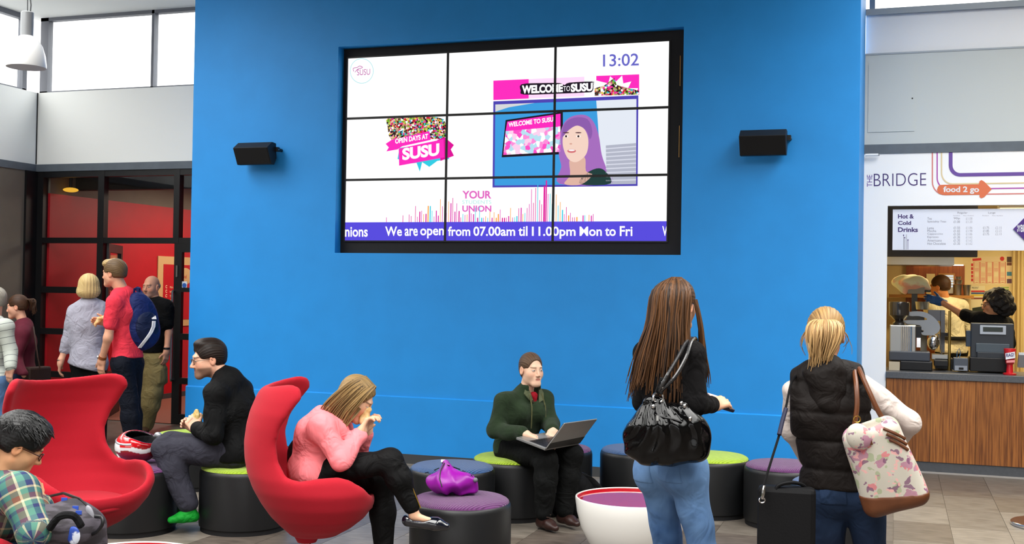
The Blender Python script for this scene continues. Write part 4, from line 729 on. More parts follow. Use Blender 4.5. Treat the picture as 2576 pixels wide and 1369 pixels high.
def head_prims(b, c, R, S, fem=False, mouth=0.0, noear=False):
    T = lambda x, y, z: c+R @ (np.array([x, y, z])*S); k = .018*S
    b.ell(T(0, -.018, .035), np.array([.074, .094, .086])*S, R, k=.02*S); b.ell(T(0, .022, -.03), np.array([.061 if fem else .0655, .067, .082])*S, R, k=.03*S)
    jw = .038 if fem else .048
    for sx_ in (-1, 1): b.cap(T(sx_*jw, .0, -.058), T(sx_*.014, .070, -.098), .022*S, .02*S, k=.03*S); b.ell(T(sx_*.038, .050, -.030), np.array([.024, .028, .026])*S, R, k=.035*S)
    b.cap(T(-.012, .074, -.098), T(.012, .074, -.098), .017*S, k=.022*S)
    b.cap(T(-.03, .079, .022), T(.03, .079, .022), (.011 if fem else .014)*S, k=.022*S)
    for sx_ in (-1, 1): b.ell(T(sx_*.031, .100, .001), np.array([.018, .014, .0105])*S, R, k=.014*S, op=-1)
    for sx_ in (-1, 1): b.ell(T(sx_*.031, .0775, .0), np.array([.0135, .0135, .0125])*S, R, k=.005*S)
    b.cap(T(0, .090, .004), T(0, .106 if fem else .111, -.033), .0065*S, (.0095 if fem else .0115)*S, k=.016*S)
    for sx_ in (-1, 1): b.ell(T(sx_*.011, .101, -.038), np.array([.0085, .010, .007])*S, R, k=.007*S)
    b.ell(T(0, .080, -.064), np.array([.028, .014, .024])*S, R, k=.018*S)
    b.cap(T(-.017, .0885, -.0615), T(.017, .0885, -.0615), .0046*S, k=.008*S); b.cap(T(-.014, .0885, -.0695), T(.014, .0885, -.0695), .0054*S, k=.008*S)
    b.cap(T(-.021, .099, -.0655), T(.021, .099, -.0655), (.0028+mouth)*S, k=.004*S, op=-1)
    if not noear:
        for sx_ in (-1, 1):
            b.ell(T(sx_*.079, -.012, -.008), np.array([.009, .021, .033])*S, R, k=.008*S); b.ell(T(sx_*.088, -.008, -.005), np.array([.007, .012, .020])*S, R, k=.006*S, op=-1)
SKINS = {}
def skin_mat(): return mat('skin', '#d8a585', .5, attr='Col', bump=.05, bscale=300, noise=.03, nscale=40, spec=.35)
def hand_prims(b, w, d, th, pn, curl=.5, S=1.0, spread=0., k=.008, thumb=None):
    d = nrm(d); th = nrm(np.asarray(th)-d*np.dot(th, d)); pn0 = np.cross(d, th); pn = pn0 if np.dot(pn0, pn) > 0 else -pn0
    R = np.stack([th, d, pn], 1); b.box(w+d*.045*S, np.array([.038, .050, .0135])*S, R, .013*S, k=.012)
    b.cap(w-d*.03*S, w+d*.02*S, .026*S, .028*S, lat=th, sc=1.15, k=.02)
    for i, L_ in enumerate((.070, .078, .072, .056)):
        p = w+d*(.086-.004*abs(i-1.2))*S+th*(.0285-i*.019)*S; ang = .0; dv = nrm(d+th*spread*(1.2-i))
        for f_, r0, r1 in ((.45, .0092, .0085), (.30, .0085, .0078), (.25, .0078, .0062)):
            ang += curl*(.75 if f_ == .45 else .95); v = dv*math.cos(ang)+pn*math.sin(ang); q = p+v*L_*f_*S; b.cap(p, q, r0*S, r1*S, k=k*.5); p = q
    t0 = w+d*.022*S+th*.026*S; tv = nrm(th*.75+d*.75+pn*.35) if thumb is None else nrm(thumb); t1 = t0+tv*.042*S; tv2 = nrm(tv+d*.5+pn*.2*curl); b.cap(t0, t1, .0125*S, .0105*S, k=.012); b.cap(t1, t1+tv2*.034*S, .0103*S, .0078*S, k=.006)
class Person:
    """joints come as (pixel x, pixel y, depth offset from the person's own distance)"""
    def __init__(s, label, t, J, face, bodydir=None, S=1.0, W=1.0, up=(0, 0, 1), skin='#d9a687', lips='#b8685e', brow='#5a4030', iris='#4a3a2c', hs=1.0, fem=False, name='person', eyes_open=True, beard=None, mouth=0.):
        s.t = t; s.S = S; s.W = W; s.J = {k: (dep(v[0], v[1], t+(v[2] if len(v) > 2 else 0)) if len(v) < 4 else np.array(v[:3])) for k, v in J.items()}
        s.R = frame(face, up); s.hc = s.J['head']; s.hs = hs*S; J = s.J; s.fem = fem; s.mouth = mouth
        s.skin, s.lips, s.brow, s.iris, s.beard = lin(skin), lin(lips), lin(brow), lin(iris), beard
        base = J['pel'].copy(); base[2] = 0; s.root = thing(name, label, 'person', base); s.root.matrix_world = Matrix.Translation(Vector(base)); s.base = base
        s.latS = nrm(J['shR']-J['shL']); s.latH = nrm(J['hipR']-J['hipL']) if 'hipR' in J else s.latS
        if 'hipR' not in J: J['hipL'] = J['pel']-s.latH*.085*S; J['hipR'] = J['pel']+s.latH*.085*S
        s.hands = {}; s.fine = []
    def loc(s, x, y, z): return s.hc+s.R @ (np.array([x, y, z])*s.hs)
    def torso(s, b, e=0., low=True, k=.05):
        J, S, W = s.J, s.S, s.W; up_ = nrm(J['neck']-J['pel'])
        if low: b.cap(J['hipL'], J['hipR'], .088*S*W+e, k=k)
        b.cap(J['pel'], J['chest'], .102*S*W+e, .102*S*W+e, lat=nrm(s.latS+s.latH), sc=1.28, k=k)
        b.cap(J['chest'], J['neck']-up_*.075*S, .105*S*W+e, .080*S*W+e, lat=s.latS, sc=1.45, k=k)
        for a in ('shL', 'shR'): b.cap(J['neck']-up_*.035*S, J[a], .048*S+e, .054*S+e, k=k)
        if s.fem:
            f_ = nrm(np.cross(up_, s.latS)); 
            for q in (-1, 1): b.ell(J['chest']+up_*.06*S+f_*.085*S+s.latS*q*.07*S, np.array([.062, .062, .062])*S+e, k=.04)
    def arm(s, b, side, e=0., frac=1.0, r=(.051, .042, .031), k=.03):
        J, S = s.J, s.S; a, m_, w = J['sh'+side], J['el'+side], J['wr'+side]
        if frac >= 1: b.cap(a, m_, r[0]*S+e, r[1]*S+e, k=k); b.cap(m_, m_+(w-m_)*min(frac-1, 1), r[1]*S+e, (r[1]+(r[2]-r[1])*min(frac-1, 1))*S+e, k=k) if frac > 1 else None
        else: b.cap(a, a+(m_-a)*frac, r[0]*S+e, (r[0]+(r[1]-r[0])*frac)*S+e, k=k)
    def leg(s, b, side, e=0., frac=2.0, r=(.086, .056, .040), k=.035):
        J, S = s.J, s.S; a, m_, w = J['hip'+side], J['kn'+side], J['an'+side]; W = s.W
        b.cap(a, m_, r[0]*S*W+e, r[1]*S+e, k=k)
        if frac > 1:
            c_ = m_+(w-m_)*.35; b.cap(m_, c_, r[1]*S+e, (r[1]+.004)*S+e, k=k); b.cap(c_, m_+(w-m_)*(frac-1), (r[1]+.004)*S+e, r[2]*S+e, k=k)
    def hand(s, side, d, th, pn, curl=.5, **kw): s.hands[side] = (d, th, pn, curl, kw)
    def build_body(s, h=.009, hf=.0045, hh=.0045):
        J, S = s.J, s.S; b = Blob(.03); s.torso(b, -.012)
        for a in 'LR':
            s.arm(b, a, -.004, 2.0)
            if 'kn'+a in J:
                s.leg(b, a, -.012)
                if 'to'+a in J: b.cap(J['an'+a]-[0, 0, .035*S], J['an'+a]*.3+J['to'+a]*.7-[0, 0, .012*S], .024*S, .014*S)
        up = s.R[:, 2]; b.cap(J['neck']-nrm(J['neck']-J['chest'])*.03, s.loc(0, -.02, -.05), (.052 if s.fem else .060)*S, (.050 if s.fem else .058)*S, k=.03)
        head_prims(b, s.hc, s.R, s.hs, s.fem, s.mouth); boxes = [(s.hc-.135*s.hs, s.hc+.135*s.hs, hf)]
        for a, (d, th, pn, curl, kw) in s.hands.items():
            hand_prims(b, J['wr'+a], d, th, pn, curl, S*kw.pop('size', 1.0), **kw); c_ = J['wr'+a]+nrm(d)*.085*S; boxes.append((c_-.125*S, c_+.125*S, hh))
        V, F = b.geo(h); ce = V[F].mean(1); keep_ = np.ones(len(F), bool)
        for lo, hi, _ in boxes: keep_ &= ~((ce > lo+h*1.2) & (ce < hi-h*1.2)).all(1)
        Vs, Fs, n = [V], [F[keep_]], len(V)
        for lo, hi, hq in boxes: v, f_ = b.geo(hq, lo, hi); Vs.append(v); Fs.append(f_+n); n += len(v)
        V = np.concatenate(Vs); F = np.concatenate(Fs); used = np.unique(F); mp = -np.ones(len(V), int); mp[used] = np.arange(len(used)); V = V[used]; F = mp[F]
        o = npmesh('body', V-s.base, F, skin_mat(), s.root, s.colors(V)); s.body = o; return o
    def colors(s, V):
        q = (V-s.hc) @ s.R/s.hs; C_ = np.tile(np.array(s.skin), (len(V), 1)); x, y, z = q[:, 0], q[:, 1], q[:, 2]; ax = np.abs(x)
        near = (np.abs(q) < .15).all(1).astype(float); sk = np.array(s.skin)
        def ss(v, a, b): t = np.clip((v-a)/(b-a), 0, 1); return t*t*(3-2*t)
        def mix(m_, c_, a=1.0): m_ = (m_*near*a)[:, None]; C_[:] = C_*(1-m_)+np.array(c_)*m_
        fr = ss(y, .045, .065)
        mix(ss(-(((ax-.043)/.030)**2+((z+.030)/.026)**2), -1.2, -.2)*fr, sk*[1.02, .80, .78], .45)
        mix(ss(ax, .070, .078)*ss(-y, -.02, .0), sk*[1, .74, .68], .5); mix(ss(-((x/.018)**2+((z+.034)/.018)**2), -1.3, -.3)*ss(y, .09, .1), sk*[1, .82, .78], .5)
        if s.beard:
            jaw = ss(-z, .040, .058)*ss(y, -.01, .012)*ss(z, -.135, -.115); mo = ss(-ax, -.034, -.024)*ss(-z, .040, .048)*ss(y, .06, .08); mask = np.clip(np.maximum(jaw*ss(ax+(-z-.05)*1.2, .012, .03), mo), 0, 1); mix(mask, lin(s.beard[0]), s.beard[1])
        mix(ss(-((x/.0205)**2+((z+.0655)/.0098)**2), -1.25, -.75)*ss(y, .07, .08), s.lips, .8); mix(ss(-((x/.019)**2+((z+.0655)/.0018)**2), -1.6, -.6)*ss(y, .07, .08), np.array(s.lips)*.35, .8)
        mix(ss(-np.abs(z-(.0225-5.0*(ax-.033)**2)), -.0052, -.0030)*ss(ax, .011, .016)*ss(-ax, -.053, -.047)*fr, s.brow, .8)
        ex = ax-.031; e2 = (ex/.0145)**2+((z+.0002)/.0046)**2
        mix(ss(-e2, -1.9, -1.1)*fr*ss(z, -.003, .003), sk*.25, .75); mix(ss(-e2, -1.1, -.85)*fr, (.50, .48, .46)); r2 = np.sqrt(ex**2+z**2); mix(ss(-r2, -.0062, -.0052)*ss(-e2, -1.05, -.8)*fr, s.iris); mix(ss(-r2, -.0032, -.0024)*ss(-e2, -1.05, -.8)*fr, (.01, .01, .01))
        return C_
    def cloth(s, name, b, h, material, label=None, uvfn=None, colfn=None, parent=None):
        uvfn = uvfn or (hair_uv(s) if name in ('hair', 'quiff') else None); V, F = b.geo(h); o = npmesh(name, V-s.base, F, material, parent or s.root, colfn(V) if colfn else None, uvfn(V) if uvfn else None)
        if label: o['label'] = label
        return o
    def mb(s, m_, name, material, smooth=True, parent=None, label=None, bevel=0.):
        m_.v = [tuple(np.array(v)-s.base) for v in m_.v]; return m_.build(name, material, parent or s.root, smooth, bevel, label)
    def shoe(s, side, material, h=.007, high=.0, sole=None, pointy=.8):
        J, S = s.J, s.S; a, t_ = J['an'+side], J['to'+side]; b = Blob(.02); d = nrm((t_-a)*[1, 1, 0]) if abs((t_-a)[2]) < .12 else nrm(t_-a); z0 = min(t_[2]-.028*S, a[2]-.07*S)
        heel = a-d*.035*S; heel[2] = z0+.035*S; ball = t_-d*.07*S; ball[2] = z0+.036*S; toe = t_.copy(); toe[2] = z0+.026*S
        lat = nrm(np.cross(d, (0, 0, 1))); b.cap(heel, ball, .034*S, .036*S, lat=lat, sc=1.08); b.cap(ball, toe, .036*S, .026*S*pointy, lat=lat, sc=1.15)
        b.cap(a+[0, 0, high], heel+d*.02*S, .043*S, .04*S); b.keep((0, 0, z0+.004), (0, 0, -1), .006)
        if high < 0: b.ell(a+[0, 0, .05*S]+d*.01, np.array([.05, .05, .045])*S, op=-1, k=.015)
        return s.cloth('shoe', b, h, material)
def strands(n, guide, r=.004, jitter=.02, seed=0, taper=.3, m=6):
    """bundle of hair locks along a guide: guide(u, v) -> point, u in 0..1 across, v in 0..1 along"""
    r_ = np.random.default_rng(seed); mb = MB(); nv = 12
    for i in range(n):
        u = (i+r_.uniform(0, 1))/n; ph = r_.uniform(0, 6.28); am = r_.uniform(.2, 1)*jitter; ln = r_.uniform(.8, 1.0); off = r_.normal(size=3)*jitter*.5; P = []
        for j in range(nv): v = j/(nv-1)*ln; P.append(guide(u, v)+off*v+am*np.array([math.sin(ph+v*5), math.cos(ph*1.3+v*4), 0])*v)
        rr = [r*(1-(1-taper)*(j/(nv-1))**2)*(0.5+.5*min(1, j/2)) for j in range(nv)]; mb.tube(P, rr, m)
    return mb
def hair_mat(name, a, b_, stretch=None, rough=.45, kind='strand'):
    return mat(name, a, rough, col2=b_, nscale=1.0, stretch=(26, 5, 5), bump=.35, bscale=1.0, bdist=.004, nlo=.3, nhi=.7, spec=.3, hair=kind)
def hair_uv(P):
    def fn(V): q = (V-P.hc) @ P.R/P.hs; return np.stack([np.arctan2(q[:, 0], q[:, 2]+.03)*2.2, q[:, 1]*1.6, np.hypot(q[:, 0], q[:, 2])], 1)
    return fn
def hair_cap(P, grow=.012, front=.062, hairline=.075, ears=-.01, nape=-.06, sides=True, ridges=.0009, k=.014):
    """close scalp hair following the skull, cut clear of face and ears"""
    S, R, c = P.hs, P.R, P.hc; T = P.loc; g = grow; b = Blob(.02)
    b.ell(T(0, -.018, .035), np.array([.074+g, .094+g, .086+g])*S, R); b.ell(T(0, -.045, -.01), np.array([.064+g*.7, .058+g*.8, .065])*S, R)
    b.ell(T(0, .083, hairline-.095), np.array([.064, .058, .086])*S, R, k=k*S, op=-1); b.ell(T(0, .11, hairline-.16), np.array([.09, .09, .12])*S, R, k=.01*S, op=-1)
    n2 = R @ np.array([0, .0, -1.0]); b.keep(T(0, 0, nape), n2, .02*S)
    for q in (-1, 1): b.box(T(q*.09, .028, -.055), np.array([.045, .052, .060])*S, R, .03*S, k=.02*S, op=-1)
    def rid(p):
        q = (p-c) @ R/S; a = np.arctan2(q[:, 0], q[:, 2]+.02); return ridges*np.sin(a*46+7*q[:, 1]+.8*np.sin(q[:, 1]*23))+ridges*.5*np.sin(a*83+q[:, 1]*15)
    b.add(rid); return b
U = np.array([0, 0, 1.0]); RH = nrm([CR[0], CR[1], 0]); FH = nrm([CF[0], CF[1], 0])
def dv(r, f, u=0.): return nrm(RH*r+FH*f+U*u)
def seg_uv(segs):
    """cloth coordinates: along and around the nearest limb axis"""
    def fn(V):
        best = np.full(len(V), 1e9); out = np.zeros((len(V), 3))
        for a, b, ref, r, off in segs:
            ba = b-a; L_ = np.linalg.norm(ba); d = ba/L_; q = V-a; u = q @ d; tt = np.clip(u/L_, -.15, 1.15); pr = q-np.outer(tt*L_, d); dist = np.linalg.norm(pr, axis=1)/r
            e = nrm(ref-d*np.dot(ref, d)); g = np.cross(d, e); ang = np.arctan2(q @ g, q @ e); m_ = dist < best
            out[m_] = np.stack([u+off, ang*r, 0*u], 1)[m_]; best = np.minimum(best, dist)
        return out
    return fn
def band_mat(name, ucols, vcols, fu, fv, mixf=.5, rough=.85, bump=.3):
    m = bpy.data.materials.new(name); m.use_nodes = True; n = m.node_tree; L = n.links.new; b = n.nodes['Principled BSDF']; b.inputs['Roughness'].default_value = rough
    a = n.nodes.new('ShaderNodeAttribute'); a.attribute_name = 'cloth'; sp = n.nodes.new('ShaderNodeSeparateXYZ'); L(a.outputs['Vector'], sp.inputs[0]); outs = []
    for sock, cols, f in ((sp.outputs[0], ucols, fu), (sp.outputs[1], vcols, fv)):
        if not cols: continue
        mu = n.nodes.new('ShaderNodeMath'); mu.operation = 'MULTIPLY'; mu.inputs[1].default_value = f; fr = n.nodes.new('ShaderNodeMath'); fr.operation = 'FRACT'; L(sock, mu.inputs[0]); L(mu.outputs[0], fr.inputs[0])
        r = n.nodes.new('ShaderNodeValToRGB'); r.color_ramp.interpolation = 'CONSTANT'
        while len(r.color_ramp.elements) < len(cols): r.color_ramp.elements.new(.5)
        for i, (p_, c_) in enumerate(cols): r.color_ramp.elements[i].position = p_; r.color_ramp.elements[i].color = (*lin(c_), 1)
        L(fr.outputs[0], r.inputs[0]); outs.append(r.outputs[0])
    if len(outs) == 2:
        mx = n.nodes.new('ShaderNodeMix'); mx.data_type = 'RGBA'; mx.inputs[0].default_value = mixf; L(outs[0], mx.inputs[6]); L(outs[1], mx.inputs[7]); L(mx.outputs[2], b.inputs['Base Color'])
    else: L(outs[0], b.inputs['Base Color'])
    return m
def cl(name, c, rough=.85, bump=.25, bs=260, noise=.06, wr=.55, ws=9., spec=.18, **k):
    """cloth: fine weave plus soft creases"""
    if name in MATS: return MATS[name]
    return creases(mat(name, c, rough, noise=noise, nscale=14, bump=bump, bscale=bs, bdist=.002, spec=spec, **k), wr, ws)
def creases(m, wr=.55, ws=9.):
    n = m.node_tree; L = n.links.new; bn = [x for x in n.nodes if x.type == 'BUMP'][0]; mp = [x for x in n.nodes if x.type == 'MAPPING'][0]
    z = n.nodes.new('ShaderNodeTexNoise'); z.inputs['Scale'].default_value = ws; z.inputs['Detail'].default_value = 2.5; z.inputs['Distortion'].default_value = 1.4; L(mp.outputs[0], z.inputs['Vector']); r = n.nodes.new('ShaderNodeValToRGB'); r.color_ramp.elements[0].position = .3; r.color_ramp.elements[1].position = .72; L(z.outputs['Fac'], r.inputs[0])
    w = n.nodes.new('ShaderNodeBump'); w.inputs['Strength'].default_value = wr; w.inputs['Distance'].default_value = .018; L(r.outputs[0], w.inputs['Height']); L(w.outputs[0], bn.inputs['Normal']); return m
def glasses(P, material, temples=True, r=.021, parent=None):
    mb = MB(); S = P.hs; 
    for q in (-1, 1): mb.tube([P.loc(q*.032+r*1.12*math.cos(t), .103-.006*abs(math.cos(t)), -.004+r*.82*math.sin(t)) for t in np.arange(20)*2*math.pi/20], .0022*S, 6, closed=True)
    mb.tube([P.loc(-.010, .106, .0), P.loc(0, .108, .003), P.loc(.010, .106, .0)], .002*S, 6)
    for q in (-1, 1): mb.tube([P.loc(q*.056, .098, .002), P.loc(q*.074, .07, .004), P.loc(q*.081, .0, .002), P.loc(q*.080, -.02, -.012)], .002*S, 6)
    o = P.mb(mb, 'glasses', material)
    lb = MB()
    for q in (-1, 1): lb.add([P.loc(q*.032+r*1.1*math.cos(t), .103-.006*abs(math.cos(t)), -.004+r*.8*math.sin(t)) for t in np.arange(20)*2*math.pi/20], [tuple(range(20))])
    P.mb(lb, 'lens', M_glass, parent=o) if False else None
    return o
def legs_std(J, names=('L', 'R')): pass
# ------------------------------------------------------------------ 1. woman with the laptop
P8 = Person('person in a dark green fleece typing on a laptop on a lime stool', 8.0, dict(head=(1337, 930, 0), neck=(1322, 990, .02), chest=(1310, 1050, .02), pel=(1300, 1122, .05), shR=(1270, 1010, -.08), shL=(1367, 1006, .08), elR=(1246, 1082, -.12), wrR=(1318, 1091, -.33), elL=(1384, 1066, .0), wrL=(1391, 1082, -.2),
    hipR=(1278, 1128, .0), hipL=(1328, 1128, .12), knR=(1374, 1158, -.40), anR=(1368, 1296, -.40), toR=(1398, 1329, -.52), knL=(1438, 1146, -.28), anL=(1420, 1290, -.30), toL=(1452, 1318, -.42)), dv(.50, -.85, -.02), S=.97, fem=True, hs=.98, skin='#e6bda2', lips='#b5675f', brow='#7d604c', iris='#5f6b70')
P8.hand('R', dv(.9, -.15, -.25), dv(0, 1, .1), -U, .28); P8.hand('L', dv(.05, -.55, -.55), dv(-.9, -.2, 0), dv(-.2, -.3, -.9), .45)
P8.build_body(.009, .0035, .004)
b = hair_cap(P8, .0075, .05, .083, nape=-.075); b.ell(P8.loc(0, -.085, -.03), np.array([.04, .03, .05])*P8.hs, P8.R); P8.cloth('hair', b, .0042, hair_mat('mousy_hair', '#3b2a1e', '#6d5440', kind='cap'))
M_fleece = cl('green_fleece', '#263422', .95, .9, 420, .14, sheen=.06, wr=.3); b = Blob(.03); P8.torso(b, .016); [P8.arm(b, a, .018, 1.92) for a in 'LR']; b.keep(P8.J['pel']-U*.05, (0, 0, -1), .03); b.wob(.006, 38, 2)
b.cap(P8.J['neck'], P8.loc(0, .0, -.125), .078, .07, k=.03); b.cap(P8.loc(0, .05, -.19), P8.loc(0, .03, -.10), .034, .042, k=.02, op=-1); b.cap(P8.loc(0, -.01, -.13), P8.loc(0, 0, -.05), .062, .068, k=.01, op=-1); fj = P8.cloth('fleece_jacket', b, .008, M_fleece)
v = Blob(.012); c0 = P8.loc(0, .04, -.19); v.cap(c0+U*.0, P8.loc(.0, .055, -.25), .03, .012); P8.cloth('red_top', v, .006, cl('crimson_knit', '#8e1220'))
cb = MB()
for q, x_ in ((-1, -.055), (1, .05)): cb.tube([P8.loc(x_, .065, -.17), P8.loc(x_*1.1, .11, -.26), P8.loc(x_*1.15, .115, -.36), P8.loc(x_*1.0, .10, -.42)], .0045, 6)
P8.mb(cb, 'drawcord', cl('olive_cord', '#5a5a3c'), parent=fj)
fl_ = MB()
for q in (-1, 1): fl_.add([P8.loc(q*.058, .02, -.115), P8.loc(q*.085, .045, -.17), P8.loc(q*.06, .088, -.215), P8.loc(q*.022, .085, -.235), P8.loc(q*.04, .05, -.15)], [(0, 1, 2, 3, 4)])
co = P8.mb(fl_, 'collar', cl('olive_collar', '#545a42'), smooth=False, parent=fj); md = co.modifiers.new('thick', 'SOLIDIFY'); md.thickness = .008
MB_ = MB().cyl(P8.loc(.03, .078, -.225), P8.loc(.03, .084, -.225), .009, n=12); P8.mb(MB_, 'button', mat('brown_button', '#3a2a20', .4), parent=fj)
M_btr = cl('black_cotton', '#0b0c0c', .85, .3, 180); b = Blob(.035); b.cap(P8.J['hipL'], P8.J['hipR'], .098); [P8.leg(b, a, .012, 1.95, r=(.086, .062, .052)) for a in 'LR']; b.wob(.006, 34, 5); b.keep(P8.J['pel']+U*.13, (0, 0, 1), .03); P8.cloth('trousers', b, .009, M_btr)
M_boot = mat('brown_leather_boot', '#2e1a16', .4, noise=.2, nscale=30, bump=.3, bscale=120); bt = P8.shoe('R', M_boot, .006, .06); P8.shoe('L', M_boot, .008, .06)
lc = MB()
for i in range(4): z = i*.022; a_ = P8.J['anR']; d_ = nrm((P8.J['toR']-a_)*[1, 1, 0]); l_ = np.cross(d_, U); q = a_+d_*(.075-i*.012)+U*(-.035+z); lc.tube([q-l_*.02, q+l_*.02+U*.012], .003, 5)
P8.mb(lc, 'laces', cl('dark_lace', '#4a3a34'), parent=bt)
# laptop on her lap
H0, H1, F0, F1 = dep(1372, 1128, 7.43), dep(1457, 1113, 7.70), dep(1299, 1100, 7.58), dep(1384, 1086, 7.86); T0, T1 = dep(1419, 1064, 7.38), dep(1501, 1053, 7.66)
lp = thing('laptop', 'open silver grey laptop resting on the knees of the person in green', 'laptop', (0, 0, 0)); nb = nrm(np.cross(H1-H0, F0-H0)); nb = nb if nb[2] > 0 else -nb; nl = nrm(np.cross(H1-H0, T0-H0)); nl = nl if nl @ CF < 0 else -nl
M_sil = mat('laptop_silver', '#9a9a98', .35, metal=.6); M_kb = mat('laptop_black', '#121214', .35)
lpb = MB().prism([H0, H1, F1, F0], -nb*.016).build('base', M_sil, lp, bevel=.002)
def bil(u, v): return H0*(1-u)*(1-v)+H1*u*(1-v)+F0*(1-u)*v+F1*u*v
MB().prism([bil(.06, .08)+nb*.0005, bil(.94, .08)+nb*.0005, bil(.94, .62)+nb*.0005, bil(.06, .62)+nb*.0005], nb*.001).build('keyboard_well', M_kb, lpb)
for j in range(5):
    for i in range(12): u0, v0 = .075+i*.0715, .10+j*.1; MB().prism([bil(u0, v0)+nb*.0015, bil(u0+.06, v0)+nb*.0015, bil(u0+.06, v0+.085)+nb*.0015, bil(u0, v0+.085)+nb*.0015], nb*.0012).build('key', MATS['laptop_black'], lpb)
MB().prism([bil(.36, .68)+nb*.0005, bil(.64, .68)+nb*.0005, bil(.64, .93)+nb*.0005, bil(.36, .93)+nb*.0005], nb*.001).build('touchpad', mat('touchpad_grey', '#77777a', .4), lpb)
lpl = MB().prism([H0, H1, T1, T0], nl*.008).build('lid', M_sil, lp, bevel=.002); e = nl*.0085; MB().prism([H0+e, H1+e, H1*.72+T1*.28+e, H0*.78+T0*.22+e], nl*.001).build('lid_lower_band', M_kb, lpl); MB().prism([H0*.97+T0*.03-nl*.001, H1*.97+T1*.03-nl*.001, H1*.04+T1*.96-nl*.001, H0*.04+T0*.96-nl*.001], -nl*.001).build('screen', M_kb, lpl)
# ------------------------------------------------------------------ 2. girl with long hair and the patent bag
P9 = Person('person in black jumper and pale blue jeans standing with back turned, holding a purse', 5.12, dict(head=(1704, 768, .02), neck=(1690, 850, 0), chest=(1682, 960, 0), pel=(1688, 1160, 0), shR=(1738, 893, -.12), shL=(1630, 890, .12), elR=(1748, 1016, -.16), wrR=(1790, 1019, .06), elL=(1622, 1010, .22), wrL=(1730, 1018, .36),
    hipR=(1726, 1185, -.06), hipL=(1656, 1185, .06), knR=(1772, 1400, -.06), anR=(1790, 1590, .02), toR=(1830, 1615, .12), knL=(1683, 1400, .12), anL=(1690, 1585, .02), toL=(1725, 1610, .14)), dv(.62, .78, .0), S=.95, W=.92, fem=True, hs=.98, skin='#dca888')
P9.hand('R', dv(.75, .5, .15), dv(-.4, .7, .6), dv(-.6, .4, -.6), .55); P9.build_body(.010, .0055, .005)
M_jump = cl('black_jumper', '#0c0b0c', .95, .5, 320); b = Blob(.03); P9.torso(b, .010); P9.arm(b, 'R', .010, 1.93); P9.arm(b, 'L', .014, 1.93); b.wob(.005, 36, 4); b.keep(P9.J['pel']-U*.045, (0, 0, -1), .02); P9.cloth('jumper', b, .008, M_jump)
M_den = creases(mat('blue_denim', '#28456f', .8, col2='#6d90ba', nscale=3.6, stretch=(1, 1, .8), bump=.3, bscale=380, bdist=.001, nlo=.3, nhi=.72, spec=.2), .5, 7.); b = Blob(.03); J = P9.J; b.cap(J['hipL'], J['hipR'], .100); b.cap(J['pel'], J['pel']+U*.09, .108, .10, lat=P9.latH, sc=1.22); bk = -nrm(np.cross(U, P9.latH)); bk = bk if bk @ FH < 0 else -bk
for a in 'LR': P9.leg(b, a, .006, 2, r=(.092, .060, .043)); b.ell(J['hip'+a]+bk*.045+U*.0, (.085, .085, .095), k=.04)
b.wob(.004, 30, 9); b.keep(J['pel']+U*.07, (0, 0, 1), .01); jo = P9.cloth('jeans', b, .008, M_den)
jf = b.f
def pocket(P, jf, a, bk, w=.058, hh=.062, dz=.015):
    c_ = P.J['hip'+a]+bk*.11+U*dz; R_ = np.stack([P.latH, bk, U], 1)
    V, F = snets(*((lambda g: (g[0], g[1], .006))(sdf_grid(lambda p: smax(jf(p)-.004, smax(d_box(p, c_, (w, .09, hh), R_, .012), ((p-c_) @ nrm(U*-1+P.latH*.0))-hh*.9, .01), .004), c_-.14, c_+.14, .006))))
    npmesh('back_pocket', V-P.base, F, P.jm, P.jo)
P9.jm = M_den; P9.jo = jo
for a in 'LR': pocket(P9, jf, a, bk)
P9.shoe('R', M_btr, .01, 0); P9.shoe('L', M_btr, .01, 0)
M_bru = hair_mat('brunette_hair', '#1c120c', '#5a3a22', kind='cap'); b = hair_cap(P9, .016, .055, .082, nape=-.14, ridges=.0011); b.ell(P9.loc(0, -.055, -.06), np.array([.085, .06, .12])*P9.hs, P9.R, k=.05); hc_ = P9.cloth('hair', b, .005, M_bru)
def bez(P, v):
    k = len(P)-1; x = min(v*k, k-1e-6); i = int(x); t = x-i; p0, p1, p2, p3 = P[max(i-1, 0)], P[i], P[i+1], P[min(i+2, k)]
    return .5*(2*p1+(p2-p0)*t+(2*p0-5*p1+4*p2-p3)*t*t+(3*p1-p0-3*p2+p3)*t**3)
def gl(u, v):
    ph = math.pi*(.08+.84*u); return bez([P9.loc(.02*math.cos(ph), .02-.07*math.sin(ph), .135), P9.loc(.098*math.cos(ph), -.03-.088*math.sin(ph), .07), P9.loc(.108*math.cos(ph), -.06-.075*math.sin(ph), -.08), P9.loc(.145*math.cos(ph)-.01, -.085-.06*math.sin(ph), -.25), P9.loc(.175*math.cos(ph)-.02, -.10-.055*math.sin(ph), -.44+.04*math.cos(u*9))], v)
P9.mb(strands(420, gl, .0048, .022, 3), 'hair_lengths', hair_mat('brunette_ombre', '#150c07', '#6a4628'), parent=hc_)
def gl2(u, v): top = P9.loc(.08, .01+.04*u, .03); mid = P9.loc(.125, .05, -.14); end = P9.loc(.13-.03*u, .07, -.40); return top*(1-v)**2+mid*2*v*(1-v)+end*v*v
P9.mb(strands(60, gl2, .004, .018, 8), 'hair_lengths', MATS['brunette_ombre'], parent=hc_)
